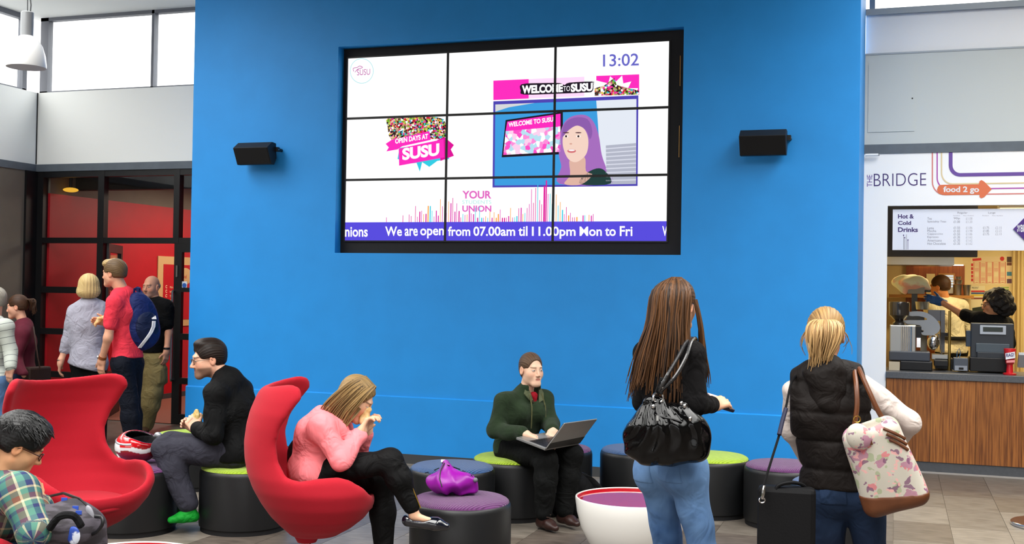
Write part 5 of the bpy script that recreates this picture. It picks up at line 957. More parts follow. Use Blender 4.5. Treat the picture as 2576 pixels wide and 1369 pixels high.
wl_ = thing('purse', 'dark navy purse and phone in the hand of the person in the black jumper', 'purse', (0, 0, 0)); c0 = dep(1812, 1018, 5.25); Rw = frame(dv(.9, .45, -.28), dv(0, -.4, .9)); MB().box(c0, (.075, .125, .018), Rw).build('purse_body', mat('navy_leather', '#1a2036', .4), wl_, bevel=.005); MB().box(c0+U*.02+RH*(-.01), (.07, .12, .008), Rw).build('purse_flap', MATS['navy_leather'], wl_, bevel=.003); MB().box(c0+U*.030-RH*.02, (.055, .07, .006), Rw).build('card', mat('pink_card', '#e6c8c4', .5), wl_)
# ------------------------------------------------------------------ 3. woman with ponytail and gilet
P10 = Person('person in a dark brown quilted gilet standing with back turned, one elbow out', 5.0, dict(head=(2076, 842, .03), neck=(2075, 922, .02), chest=(2078, 1030, .0), pel=(2118, 1205, 0), shR=(2168, 972, -.02), shL=(2000, 985, .05), elR=(2288, 1062, -.06), wrR=(2246, 1128, .08), elL=(1994, 1085, .14), wrL=(2032, 1160, .26),
    hipR=(2172, 1235, -.02), hipL=(2078, 1235, .03), knR=(2192, 1400, .0), anR=(2196, 1595, .05), toR=(2215, 1622, .2), knL=(2084, 1400, .05), anL=(2084, 1590, .08), toL=(2085, 1615, .24)), dv(.16, .98, .03), S=.95, W=.98, fem=True, hs=1.0, skin='#dba184')
P10.hand('R', dv(-.5, .5, -.5), dv(.3, .6, .6), dv(-.8, 0, -.3), .5); P10.build_body(.010, .0055, .006)
M_gil = creases(mat('brown_gilet', '#15100e', .7, noise=.08, nscale=10, bump=.3, bscale=60, bdist=.003, spec=.2), .35, 12.); b = Blob(.03); P10.torso(b, .030, k=.06); J = P10.J
bx_ = P10.latS
def quilt(p): z = p[:, 2]; return .012*(1-np.abs(np.sin((z-.72)/.125*math.pi/1.0)))**3*0.9
b.add(quilt); b.wob(.004, 45, 3); b.keep((0, 0, .755), (0, 0, -1), .015)
for q, a in ((-1, 'L'), (1, 'R')): b.keep(J['sh'+a]+bx_*q*.022, nrm(bx_*q+U*.1), .015)
b.keep(J['neck']+U*.035, (0, 0, 1), .02); gi = P10.cloth('gilet', b, .008, M_gil)
b = Blob(.02); b.cap((J['shL']*.75+J['shR']*.25)+U*.045-FH*.04, (J['shL']*.25+J['shR']*.75)+U*.05-FH*.04, .04); b.cap(J['neck']-FH*.09-U*.03-RH*.02, J['neck']-FH*.115-U*.15-RH*.01, .075, .055, lat=RH, sc=1.25); b.cap((J['shL']*.8+J['shR']*.2)+U*.055+FH*.0, J['neck']-FH*.10+U*.02, .03); b.cap((J['shL']*.2+J['shR']*.8)+U*.055+FH*.0, J['neck']-FH*.10+U*.02, .03); b.wob(.005, 60, 6); P10.cloth('hood', b, .007, M_gil, parent=gi)
M_cream = cl('oatmeal_knit', '#c9bdb6', .9, .35, 300); b = Blob(.02)
for a in 'LR': P10.arm(b, a, .006, 1.95)
b.wob(.0035, 60, 8); P10.cloth('sleeves', b, .008, M_cream)
M_dden = creases(mat('dark_denim', '#101a2e', .8, col2='#22344f', nscale=3, bump=.3, bscale=380, bdist=.001, spec=.2), .5, 7.); b = Blob(.03); b.cap(J['hipL'], J['hipR'], .104); bk = -FH
for a in 'LR': P10.leg(b, a, .006, 2, r=(.092, .062, .043)); b.ell(J['hip'+a]+bk*.04, (.085, .085, .095), k=.04)
b.cap(J['pel'], J['pel']+U*.07, .11, .105, lat=P10.latH, sc=1.2); b.wob(.004, 30, 3); b.keep(J['pel']+U*.08, (0, 0, 1), .01); P10.jo = P10.cloth('jeans', b, .008, M_dden); P10.jm = M_dden; [pocket(P10, b.f, a, -FH) for a in 'LR']; P10.shoe('R', M_btr, .01, 0); P10.shoe('L', M_btr, .01, 0)
M_blo = hair_mat('dark_blonde_hair', '#5a4024', '#b08c58', kind='cap'); b = hair_cap(P10, .012, .05, .082, nape=-.05, ridges=.0011); h10 = P10.cloth('hair', b, .005, M_blo)
def gp(u, v): a_ = 2*math.pi*u; r0 = .028*(1+.9*math.sin(math.pi*min(v*1.2, 1))); top = P10.loc(-.012, -.10, .075); mid = P10.loc(-.02, -.19, .06); end = P10.loc(-.045, -.14, -.165); return top*(1-v)**2+mid*2*v*(1-v)+end*v*v+P10.R @ np.array([math.cos(a_)*r0*1.3, math.sin(a_)*r0*.5, 0])
P10.mb(strands(170, gp, .0045, .014, 5), 'ponytail', hair_mat('ponytail_hair', '#6a4c2c', '#c8a470'), parent=h10)
def gw(u, v): q = -1 if u < .5 else 1; a_ = P10.loc(q*.075, .0, .03); e_ = P10.loc(q*(.095+.02*math.sin(u*40)), .03, -.09+.03*math.sin(u*23)); return a_*(1-v)+e_*v+P10.R @ np.array([q*.02*math.sin(math.pi*v), 0, 0])
P10.mb(strands(10, gw, .0022, .012, 12, m=4), 'loose_strands', MATS['ponytail_hair'], parent=h10)
# ------------------------------------------------------------------ 4. woman in the pink jacket, in the egg chair
P7 = Person('person in a pink jacket bent over a sandwich, legs crossed, in the egg chair', 6.0, dict(head=(897, 1003, .02), neck=(832, 1040, .02), chest=(800, 1095, .02), pel=(775, 1180, .02), shR=(812, 1078, -.15), shL=(842, 1066, .17), elR=(858, 1160, -.20), wrR=(906, 1092, -.05), elL=(900, 1140, .16), wrL=(922, 1090, .08),
    hipR=(790, 1192, -.08), hipL=(790, 1190, .10), knR=(982, 1160, -.08), anR=(1040, 1283, -.08), toR=(1100, 1312, -.10), knL=(962, 1215, .08), anL=(966, 1425, .06), toL=(1020, 1470, .0)), dv(.80, -.06, -.52), S=.96, W=.93, fem=True, hs=.96, up=dv(.5, 0, .85), skin='#e2b090', brow='#6a5038')
P7.hand('R', dv(.45, .15, .85), dv(.2, .9, -.1), dv(.7, .4, -.3), .75); P7.hand('L', dv(.25, -.1, .9), dv(-.3, -.9, 0), dv(.6, -.5, -.2), .8); P7.build_body(.009, .004, .004)
M_pink = cl('coral_pink_cotton', '#f7858b', .8, .2, 120, .04); b = Blob(.03); P7.torso(b, .020); [P7.arm(b, a, .012, 1.9) for a in 'LR']; b.wob(.006, 42, 3); b.keep(P7.J['neck']+dv(.3, 0, 1)*.02, dv(.45, 0, .9), .02); b.keep(P7.J['pel']+dv(-.1, 0, -1)*.085, dv(.45, 0, -1), .02); j7 = P7.cloth('jacket', b, .007, M_pink)
zz_ = MB(); a0, a1 = P7.J['wrR'], P7.J['elR']; s0 = a0*.72+a1*.28-FH*.043; s1 = a0*.38+a1*.62-FH*.050; zz_.tube([s0, s1], .005, 6); zz_.ball(s1, .008, 8, 6); P7.mb(zz_, 'sleeve_zip', M_steel, parent=j7)
M_leg = cl('black_leggings', '#09090a', .7, .2, 200); b = Blob(.03); b.cap(P7.J['hipL'], P7.J['hipR'], .095); P7.leg(b, 'R', .004, 1.93, r=(.084, .060, .040)); P7.leg(b, 'L', .004, 2.0, r=(.084, .060, .042)); b.cap(P7.J['pel'], P7.J['pel']+U*.08, .11); b.wob(.003, 40, 2); t7 = P7.cloth('trousers', b, .008, M_leg)
tr = MB(); k_, a_ = P7.J['knR'], P7.J['anR']; tr.tube([k_*.55+a_*.45+RH*.055-FH*.02, k_*.3+a_*.7+RH*.05-FH*.02, k_*.05+a_*.95+RH*.045-FH*.015], .003, 5); P7.mb(tr, 'gold_zip', mat('gold_zip', '#b89430', .35, metal=.8), parent=t7)
M_pat = mat('navy_patent', '#0b0d18', .12, coat=1); b = Blob(.015); d_ = dv(1, 0, -.12); h_ = P7.J['anR']+dv(-.12, 0, -1)*.055-RH*.02; b.cap(h_, h_+d_*.15, .033, .034, lat=FH, sc=1.05); b.cap(h_+d_*.15, h_+d_*.2-U*.006, .034, .020, lat=FH, sc=1.25); b.ell(h_+d_*.055+U*.035, (.065, .045, .035), op=-1, k=.012); P7.cloth('shoe', b, .0055, M_pat)
b = Blob(.015); h_ = P7.J['anL']-U*.05; b.cap(h_, P7.J['toL'], .036, .026); P7.cloth('shoe', b, .009, M_pat)
M_h7 = hair_mat('honey_hair', '#4c3822', '#a88a58', kind='cap'); b = hair_cap(P7, .013, .055, .078, nape=-.07, ridges=.0011); h7 = P7.cloth('hair', b, .0045, M_h7)
def g7(u, v): q = -1 if u > .5 else 1; w_ = (u % .5)*2; return bez([P7.loc(q*.012, -.03+.085*w_, .136-.018*w_), P7.loc(q*.078, -.07+.12*w_, .085-.02*w_), P7.loc(q*.100, -.10+.145*w_, .0), P7.loc(q*.098, -.12+.16*w_, -.09), P7.loc(q*.085, -.13+.19*w_, -.15-.09*w_)], v)
P7.mb(strands(260, g7, .0046, .012, 4), 'hair_lengths', hair_mat('honey_lengths', '#48361f', '#9c7e50'), parent=h7)
def g7b(u, v): a_ = P7.loc(.083, .045+.02*u, -.02); m_ = P7.loc(.10, .06, -.13); e_ = P7.loc(.07+.02*u, .03, -.235); return a_*(1-v)**2+m_*2*v*(1-v)+e_*v*v
P7.mb(strands(26, g7b, .003, .008, 9), 'hair_lengths', MATS['honey_lengths'], parent=h7)
c0 = dep(917, 1056, 5.99); b = Blob(.012); b.ell(c0, (.035, .03, .03)); b.cap(c0, c0+dv(.3, 0, .8)*.05, .026, .018); b.wob(.006, 120, 2); o = b.mesh('sandwich', .005, mat('bread_crust', '#c99a5a', .8, col2='#e9d3a2', nscale=30)); tag(o, 'half eaten wrap held to the mouth of the person in pink', 'sandwich')
c1 = c0+dv(.1, 0, -.03); cup = MB()
# ------------------------------------------------------------------ 5. man in the black jacket
P6 = Person('person in glasses and black jacket sitting on a stool holding a wrap', 7.45, dict(head=(524, 903, -.02), neck=(575, 948, 0), chest=(588, 1030, 0), pel=(600, 1135, .0), shL=(543, 990, -.19), shR=(608, 985, .15), elL=(538, 1092, -.24), wrL=(497, 1080, -.10), elR=(560, 1095, .2), wrR=(500, 1082, .08),
    hipL=(590, 1140, -.09), hipR=(605, 1135, .10), knL=(415, 1130, -.10), anL=(474, 1275, -.14), toL=(430, 1308, -.2), knR=(432, 1118, .16), anR=(455, 1262, .1), toR=(405, 1290, .06)), dv(-.86, -.42, -.14), S=1.03, W=1.05, hs=.98, skin='#dfac90', lips='#b0605a', brow='#2c1d16', beard=('#3a281f', .72), mouth=.002)
P6.hand('L', dv(-.55, .3, .5), dv(.2, .3, .9), dv(.0, 1, -.1), .8); P6.hand('R', dv(-.6, -.2, .4), dv(0, -.2, .9), dv(.1, -1, 0), .7); P6.build_body(.010, .004, .0045)
b = hair_cap(P6, .015, .062, .075, nape=-.055, ridges=.0011); b.ell(P6.loc(0, .03, .105), np.array([.06, .05, .03])*P6.hs, P6.R, k=.025); P6.cloth('hair', b, .0045, hair_mat('black_brown_hair', '#0d0907', '#2c1f18', kind='cap'))
glasses(P6, mat('tortoise_frame', '#4a3626', .3)); M_jkt = cl('black_softshell', '#0a0b0c', .75, .25, 150); b = Blob(.03); P6.torso(b, .022); [P6.arm(b, a, .020, 1.95) for a in 'LR']; b.cap(P6.J['neck']-U*.01, P6.loc(0, -.035, -.10), .075, .072, k=.03); b.wob(.007, 34, 6); b.cap(P6.loc(0, .0, -.14), P6.loc(0, .01, -.03), .064, .07, k=.01, op=-1); b.keep(P6.J['pel']-U*.06, (0, 0, -1), .02); P6.cloth('jacket', b, .008, M_jkt)
M_gtr = cl('charcoal_chinos', '#33333d', .8, .3, 150); b = Blob(.03); b.cap(P6.J['hipL'], P6.J['hipR'], .10); [P6.leg(b, a, .012, 1.97, r=(.088, .066, .05)) for a in 'LR']; b.wob(.007, 30, 8); b.keep(P6.J['pel']+U*.14, (0, 0, 1), .02); P6.cloth('trousers', b, .009, M_gtr)
M_grn = cl('green_trainer', '#128a2a', .6, .3, 80); P6.shoe('L', M_grn, .006, .01); P6.shoe('R', M_grn, .008, .01)
c0 = dep(497, 1054, 7.40); b = Blob(.01); b.ell(c0, (.028, .03, .04)); b.cap(c0, c0+U*.05, .022, .012); b.wob(.009, 110, 4); tag(b.mesh('wrap_sandwich', .005, mat('golden_wrap', '#b98d3c', .7, col2='#e2cf94', nscale=40)), 'golden wrap in the fist of the person in the black jacket', 'sandwich')
# ------------------------------------------------------------------ 6. man in the coral T-shirt
P4 = Person('person in a coral T-shirt wearing a navy backpack, pastry in hand', 10.7, dict(head=(287, 688, 0), neck=(308, 730, 0), chest=(318, 785, 0), pel=(322, 900, 0), shL=(288, 762, -.17), shR=(338, 752, .17), elL=(272, 850, -.20), wrL=(256, 906, -.12), elR=(300, 845, .24), wrR=(268, 810, .10),
    hipL=(308, 915, -.09), hipR=(334, 915, .09), knL=(326, 1010, -.08), anL=(334, 1118, -.06), toL=(312, 1134, -.1), knR=(330, 1008, .12), anR=(340, 1110, .14), toR=(318, 1126, .1)), dv(-.93, .25, -.05), S=1.05, W=1.0, hs=.98, skin='#d9a083', brow='#7a5c3a')
P4.hand('L', dv(-.1, .1, -1), dv(-.9, .3, 0), dv(.3, .9, 0), .4); P4.hand('R', dv(-.9, -.1, .1), dv(0, -.2, .9), dv(0, -1, 0), .7); P4.build_body(.012, .005, .006)
b = hair_cap(P4, .017, .06, .072, nape=-.045, ridges=.0011); h4 = P4.cloth('hair', b, .005, hair_mat('ash_brown_hair', '#42301f', '#7d6444', kind='cap')); b = Blob(.02); b.cap(P4.loc(-.03, .062, .088), P4.loc(.03, .062, .088), .030*P4.hs); b.cap(P4.loc(0, .06, .10), P4.loc(0, -.01, .118), .03*P4.hs, .022, lat=P4.R[:, 0], sc=2.0); b.wob(.002, 130, 2); P4.cloth('quiff', b, .006, hair_mat('blonde_quiff', '#8a6c40', '#dcc08a', kind='cap'), parent=h4)
M_cor = cl('coral_jersey', '#e23a4c', .85, .25, 120); b = Blob(.03); P4.torso(b, .016); [P4.arm(b, a, .022, .62) for a in 'LR']; b.wob(.006, 36, 5); b.keep(P4.J['pel']-U*.0, (0, 0, -1), .015); P4.cloth('t_shirt', b, .010, M_cor)
b = Blob(.03); b.cap(P4.J['hipL'], P4.J['hipR'], .104); b.cap(P4.J['pel'], P4.J['pel']+U*.05, .112, lat=P4.latH, sc=1.25); [P4.leg(b, a, .012, 2.0, r=(.09, .066, .05)) for a in 'LR']; b.wob(.006, 30, 3); P4.cloth('jeans', b, .011, cl('midnight_denim', '#10141f', .8)); P4.shoe('L', M_btr, .01, .0); P4.shoe('R', M_btr, .01, 0)
wm = MB(); w0 = P4.J['wrL']+nrm(P4.J['elL']-P4.J['wrL'])*.03; ax_ = nrm(P4.J['elL']-P4.J['wrL']); wm.cyl(w0-ax_*.014, w0+ax_*.014, .037); wt2 = P4.mb(wm, 'watch', mat('tan_strap', '#8a4c26', .6)); wf = MB().cyl(w0-RH*.034, w0-RH*.045, .018); P4.mb(wf, 'watch_face', M_steel, parent=wt2)
c0 = dep(246, 806, 10.74); b = Blob(.01); b.cap(c0, c0+dv(.8, 0, .3)*.07, .022, .02); b.cap(c0, c0-U*.05-RH*.02, .02, .012); b.wob(.008, 90, 1); tag(b.mesh('pastry', .007, mat('flaky_pastry', '#dba25c', .8, col2='#f0cf9a', nscale=30)), 'piece of pastry in the hand of the person in the coral T-shirt', 'pastry')
# backpack
bp = thing('backpack', 'navy blue backpack with three white stripes on the person in the coral T-shirt', 'backpack', (0, 0, 0)); M_nav = cl('navy_nylon', '#18265a', .6, .35, 60, .12); M_wst = mat('white_stripe', '#e4e4ea', .6)
c0 = dep(352, 800, 10.73); bR = frame(dv(.80, -.60, 0), dv(-.22, 0, 1))   # y = outward from his back
b = Blob(.04); Lc = lambda x, y, z: c0+bR @ np.array([x, y, z]); b.ell(Lc(0, .0, -.03), (.175, .12, .27), bR); b.ell(Lc(0, .02, -.13), (.165, .135, .16), bR); b.wob(.010, 22, 3); bb4 = b.mesh('bag_body', .011, M_nav, bp)
b = Blob(.03); b.ell(Lc(0, .10, -.09), (.125, .055, .155), bR); b.mesh('front_pocket', .010, cl('dark_navy_nylon', '#141e3c', .55), bb4)
for q in (-1, 1): MB().tube([Lc(q*.09, -.06, .19), Lc(q*.10, -.14, .26), Lc(q*.10, -.25, .22), Lc(q*.10, -.30, .08), Lc(q*.11, -.24, -.10), Lc(q*.12, -.10, -.20)], .026, 8, flat=(bR[:, 0], 1.0)).build('shoulder_strap', M_nav, bp, smooth=True)
MB().tube([Lc(-.03, -.02, .22), Lc(-.03, .0, .28), Lc(.03, .0, .28), Lc(.03, -.02, .22)], .010, 6).build('grab_loop', M_nav, bp, smooth=True)
def ribb(mb, pts, w, off):    # stripe laid over the bag
    mb.tube(pts, w, 5, flat=(off, .35))
for i in range(3):
    mb = MB(); pts = [dep(x+i*3.2, y, 10.73) for x, y in ((384, 808), (383, 822), (377, 836), (369, 848), (358, 862), (348, 875))]; P_ = []
    for p in pts:
        v = nrm(p-CP); t_ = 10.9
        f_ = lambda tt: smin(d_ell((CP+v*tt)[None], Lc(0, .10, -.09), (.125, .055, .155), bR), smin(d_ell((CP+v*tt)[None], Lc(0, 0, -.03), (.175, .12, .27), bR), d_ell((CP+v*tt)[None], Lc(0, .02, -.13), (.165, .135, .16), bR), .04), .03)[0]
        lo_, hi_ = np.linalg.norm(p-CP)-.4, np.linalg.norm(p-CP)+.4; tt = lo_
        for _ in range(60):
            d_ = f_(tt)
            if d_ < .008 or tt > hi_: break
            tt += max(d_*.7, .002)
        P_.append(CP+v*tt)
    mb.tube(P_, .0055, 6); mb.build('stripe', M_wst, bb4, smooth=True)
pm = P_[0]; lg = MB(); fx = nrm(np.cross(CF, U)); fx = RH
for i in range(3): x = -.028+i*.022; q0 = dep(382+i*4, 802, 10.73); s_ = np.linalg.norm(pm-CP)/np.linalg.norm(dep(384, 808, 10.73)-CP); B_ = lambda px, py: CP+(dep(px, py, 10.73)-CP)*s_-CF*.012; lg.prism([B_(383+i*4, 803), B_(386.5+i*4, 803), B_(386.5+i*4-2.2, 794+2.5*(2-i)), B_(383+i*4-2.2+(.2), 796+2.5*(2-i))], CF*.006)
lg.build('emblem', M_wst, bb4)
# ------------------------------------------------------------------ 7. bald man
P5 = Person('person in a black T-shirt and khaki cargo trousers facing the room', 12.1, dict(head=(380, 722, 0), neck=(391, 755, 0), chest=(388, 800, 0), pel=(376, 890, 0), shR=(358, 775, .05), shL=(419, 772, -.05), elR=(350, 840, .08), wrR=(352, 890, .0), elL=(424, 836, -.02), wrL=(419, 884, -.08),
    hipR=(362, 905, .02), hipL=(391, 905, -.02), knR=(357, 990, .0), anR=(352, 1066, .06), toR=(346, 1082, -.1), knL=(386, 990, -.06), anL=(366, 1070, -.02), toL=(362, 1088, -.18)), dv(-.30, -.94, -.03), S=1.0, hs=.97, skin='#c98f72', lips='#9a5a50', brow='#5a4a40', beard=('#6a584e', .35))
P5.hand('L', dv(-.05, -.1, -1), dv(-.5, -.8, 0), dv(-.8, .4, 0), .4); P5.hand('R', dv(.05, -.1, -1), dv(.5, -.8, 0), dv(.8, .4, 0), .4); P5.build_body(.012, .0045, .006)
b = Blob(.02); b.ell(P5.loc(0, -.045, .01), np.array([.078, .070, .055])*P5.hs, P5.R); b.keep(P5.loc(0, -.01, 0), P5.R[:, 1], .01); P5.cloth('hair', b, .006, mat('grey_stubble', '#8a7668', .8))
M_blk = cl('black_jersey', '#0a0a0b', .9, .25, 120); b = Blob(.03); P5.torso(b, .018); [P5.arm(b, a, .022, .66) for a in 'LR']; b.wob(.006, 34, 5); b.keep(P5.J['pel']+U*.015, (0, 0, -1), .012); P5.cloth('t_shirt', b, .011, M_blk)
M_kha = cl('khaki_cotton', '#8a7a50', .85, .35, 90, .1); b = Blob(.03); b.cap(P5.J['hipL'], P5.J['hipR'], .10); b.cap(P5.J['pel'], P5.J['pel']+U*.05, .108, lat=P5.latH, sc=1.25); [P5.leg(b, a, .020, 1.97, r=(.09, .072, .062)) for a in 'LR']; b.box(P5.J['knL']*.45+P5.J['hipL']*.55+RH*.085-FH*.02, (.03, .07, .09), None, .02); b.wob(.008, 32, 3); P5.cloth('cargo_trousers', b, .011, M_kha)
[P5.shoe(a, cl('brown_boot', '#4a3524', .6), .009, .03) for a in 'LR']; P5.mb(MB().cyl(P5.J['wrL']+U*.02, P5.J['wrL']+U*.04, .036), 'wristband', M_black)
# ------------------------------------------------------------------ 8. blonde woman
P3 = Person('person in a pale grey cardigan standing with back turned by the doors', 11.2, dict(head=(224, 722, 0), neck=(222, 757, 0), chest=(220, 810, 0), pel=(222, 900, 0), shL=(188, 784, -.03), shR=(252, 778, .03), elL=(170, 858, -.02), wrL=(152, 912, -.06), elR=(262, 855, .06), wrR=(258, 905, .1),
    hipL=(205, 915, 0), hipR=(238, 915, 0), knL=(212, 1010, 0), anL=(214, 1105, 0), toL=(208, 1118, .15), knR=(246, 1010, .0), anR=(249, 1108, 0), toR=(250, 1122, .15)), dv(-.22, .97, 0), S=.98, W=1.08, hs=1.0, fem=True, skin='#dda78c')
P3.hand('L', dv(-.15, .1, -1), dv(-.3, .9, 0), dv(.9, .2, 0), .45); P3.build_body(.012, .007, .006)
M_bob = hair_mat('blonde_bob', '#a8864e', '#e6cf96', kind='cap'); b = Blob(.03); c_ = P3.loc
b.ell(c_(0, -.022, .03), np.array([.100, .112, .108])*P3.hs, P3.R); b.ell(c_(0, -.03, -.045), np.array([.115, .105, .085])*P3.hs, P3.R); b.keep(c_(0, .05, .06), P3.R @ nrm([0, 1, -.5]), .02); b.keep(c_(0, 0, -.105), P3.R @ np.array([0, .2, -1.0]), .02)
b.add(lambda p: .0022*np.sin(np.arctan2(((p-P3.hc) @ P3.R)[:, 0], -((p-P3.hc) @ P3.R)[:, 1]+.02)*30)); P3.cloth('hair', b, .006, M_bob)
M_gry = cl('pale_grey_jersey', '#a4a4b2', .85, .2, 110); b = Blob(.04); P3.torso(b, .020); J = P3.J; b.cap(J['pel'], J['pel']-U*.06, .135, .155, lat=P3.latH, sc=1.12, k=.06); b.cap(J['pel']-RH*.06, J['pel']-RH*.19-U*.10, .08, .03, k=.05); [P3.arm(b, a, .014, 1.45) for a in 'LR']; b.wob(.008, 28, 7); b.keep(J['pel']-U*.10, dv(-.25, 0, -1), .012); P3.cloth('cardigan', b, .010, M_gry)
b = Blob(.03); b.cap(J['hipL'], J['hipR'], .10); [P3.leg(b, a, .014, 2.0, r=(.088, .07, .058)) for a in 'LR']; P3.cloth('trousers', b, .012, M_btr); [P3.shoe(a, M_btr, .011, 0) for a in 'LR']; P3.mb(MB().cyl(J['wrL']+U*.02, J['wrL']+U*.027, .034), 'bracelet', M_steel)
# ------------------------------------------------------------------ 9. girl in maroon
P2 = Person('person in a maroon top with one hand raised to the mouth', 11.4, dict(head=(43, 772, 0), neck=(60, 812, 0), chest=(58, 860, 0), pel=(55, 940, 0), shL=(58, 838, -.15), shR=(60, 834, .15), elL=(40, 905, -.2), wrL=(60, 945, -.3), elR=(24, 892, .05), wrR=(22, 838, -.02),
    hipL=(52, 950, -.08), hipR=(56, 950, .08), knL=(50, 1040, -.08), anL=(56, 1110, -.06), toL=(40, 1122, -.1), knR=(54, 1040, .08), anR=(62, 1105, .06), toR=(46, 1118, .02)), dv(-.97, -.1, -.12), S=.93, W=.95, hs=1.0, fem=True, skin='#dca58a', brow='#4a3428')
P2.hand('R', dv(-.1, -.1, 1), dv(.3, -.9, 0), dv(.9, .3, 0), .7); P2.build_body(.012, .005, .006)
M_h2 = hair_mat('chestnut_hair', '#24160f', '#5a3c28', kind='cap'); b = hair_cap(P2, .013, .055, .078, nape=-.045, ridges=.0011); h2_ = P2.cloth('hair', b, .0055, M_h2)
def g2(u, v): a_ = 2*math.pi*u; top = P2.loc(0, -.115, .05); mid = P2.loc(0, -.19, .11); end = P2.loc(0, -.165, -.10); return top*(1-v)**2+mid*2*v*(1-v)+end*v*v+P2.R @ np.array([math.cos(a_), math.sin(a_)*.8, 0])*.03*math.sin(math.pi*min(1, v*1.1+.1))
P2.mb(strands(90, g2, .005, .022, 6), 'ponytail', hair_mat('chestnut_tail', '#24160f', '#5a3c28'), parent=h2_)
M_mar = mat('maroon_knit', '#5a0f26', .85, noise=.1, nscale=20, bump=.3, bscale=150); b = Blob(.03); P2.torso(b, .024); [P2.arm(b, a, .018, f_) for a, f_ in (('L', 1.9), ('R', 1.3))]; b.cap(P2.J['pel'], P2.J['pel']-U*.03, .14, .14); b.wob(.006, 34, 2); b.keep(P2.J['pel']+U*.005, (0, 0, -1), .012); P2.cloth('top', b, .010, M_mar)
b = Blob(.03); b.cap(P2.J['hipL'], P2.J['hipR'], .095); [P2.leg(b, a, .010, 2.0) for a in 'LR']; P2.cloth('jeans', b, .012, M_dden); [P2.shoe(a, M_btr, .012, 0) for a in 'LR']
hb = thing('shoulder_bag', 'brown leather shoulder bag on a thin strap beside the person in maroon', 'bag', (0, 0, 0)); c0 = dep(92, 948, 11.3); MB().box(c0, (.12, .26, .20), frame(dv(.5, .8))).build('bag_body', mat('brown_bag', '#33221c', .5), hb, bevel=.02); MB().tube([dep(84, 822, 11.33), dep(88, 850, 11.25), dep(95, 900, 11.22), dep(101, 930, 11.25)], .007, 6).build('strap', MATS['brown_bag'], hb, smooth=True)
# ------------------------------------------------------------------ 10. person in the striped jumper at the edge
P1 = Person('person in a pale grey striped jumper cut off by the picture edge', 10.5, dict(head=(-14, 756, 0), neck=(-14, 800, 0), chest=(-18, 850, 0), pel=(-20, 945, 0), shL=(14, 822, -.12), shR=(-40, 818, .14), elL=(26, 882, -.12), wrL=(27, 926, -.2), elR=(-50, 890, .15), wrR=(-60, 935, .1),
    hipL=(-5, 958, -.06), hipR=(-32, 955, .08), knL=(-6, 1050, -.1), anL=(0, 1130, 0), toL=(-20, 1145, -.1), knR=(-30, 1045, .1), anR=(-34, 1120, .1), toR=(-55, 1135, .05)), dv(-.9, .3, 0), S=.97, hs=.98, skin='#cf9a82')
P1.hand('L', dv(-.15, 0, -1), dv(-.9, .3, 0), dv(.2, .9, 0), .4); P1.build_body(.013, .007, .007)
b = hair_cap(P1, .016, .05, .075, nape=-.06); P1.cloth('hair', b, .007, hair_mat('grey_hair', '#6a655c', '#a8a296', kind='cap'))
J = P1.J; b = Blob(.03); P1.torso(b, .018); [P1.arm(b, a, .020, 1.92) for a in 'LR']; b.keep(J['pel']+U*.0, (0, 0, -1), .012); b.wob(.005, 30, 1); P1.cloth('jumper', b, .011, band_mat('striped_knit', [(0, '#b4bab2'), (.84, '#5a5f5e'), (.92, '#b4bab2')], None, 16, 1), uvfn=seg_uv([(J['neck'], J['pel'], RH, .14, 0), (J['shL'], J['elL'], RH, .055, .02), (J['elL'], J['wrL'], RH, .05, .30), (J['shR'], J['elR'], RH, .055, 0), (J['elR'], J['wrR'], RH, .05, .3)]))
P1.mb(MB().cyl(J['wrL']+U*.0+nrm(J['elL']-J['wrL'])*.0, J['wrL']+nrm(J['elL']-J['wrL'])*.045, .050, .052), 'turned_cuff', cl('cuff_grey', '#c2c6c0')); b = Blob(.03); b.cap(J['hipL'], J['hipR'], .10); [P1.leg(b, a, .012, 2.0) for a in 'LR']; P1.cloth('jeans', b, .013, M_den); [P1.shoe(a, M_btr, .012, 0) for a in 'LR']
# ------------------------------------------------------------------ 11. boy in the plaid shirt
P11 = Person('person in a plaid shirt and glasses hunched over in the picture corner', 4.5, dict(head=(50, 1118, .03), neck=(2, 1200, .02), chest=(-14, 1290, .0), pel=(-60, 1410, .02), shR=(46, 1234, -.13), shL=(38, 1225, .22), elR=(86, 1340, -.20), wrR=(94, 1268, .04), elL=(120, 1330, .2), wrL=(100, 1262, .14),
    hipR=(-45, 1420, -.06), hipL=(-45, 1418, .14), knR=(185, 1400, -.05), anR=(180, 1640, -.1), toR=(250, 1680, -.1), knL=(190, 1395, .2), anL=(190, 1630, .2), toL=(260, 1670, .2)), dv(.72, .42, -.50), S=.95, W=.95, hs=.97, up=dv(.4, .1, .9), skin='#d8a178', brow='#1a1412')
P11.hand('R', dv(-.25, .1, .95), dv(.3, .9, 0), dv(-.9, .2, 0), .6); P11.hand('L', dv(-.3, -.1, .9), dv(.3, -.8, 0), dv(-.8, 0, 0), .7); P11.build_body(.010, .0045, .005)
M_h11 = mat('black_hair', '#0a0a0b', .4, noise=.5, nscale=1, stretch=(120, 120, 120), bump=.4, bscale=1.0, bdist=.004, spec=.4); b = hair_cap(P11, .024, .058, .068, nape=-.05, ridges=.0014); b.ell(P11.loc(0, .04, .095), np.array([.065, .05, .04])*P11.hs, P11.R, k=.03); b.wob(.0025, 90, 2); h11 = P11.cloth('hair', b, .005, M_h11)
r_ = np.random.default_rng(3); hb_ = MB()
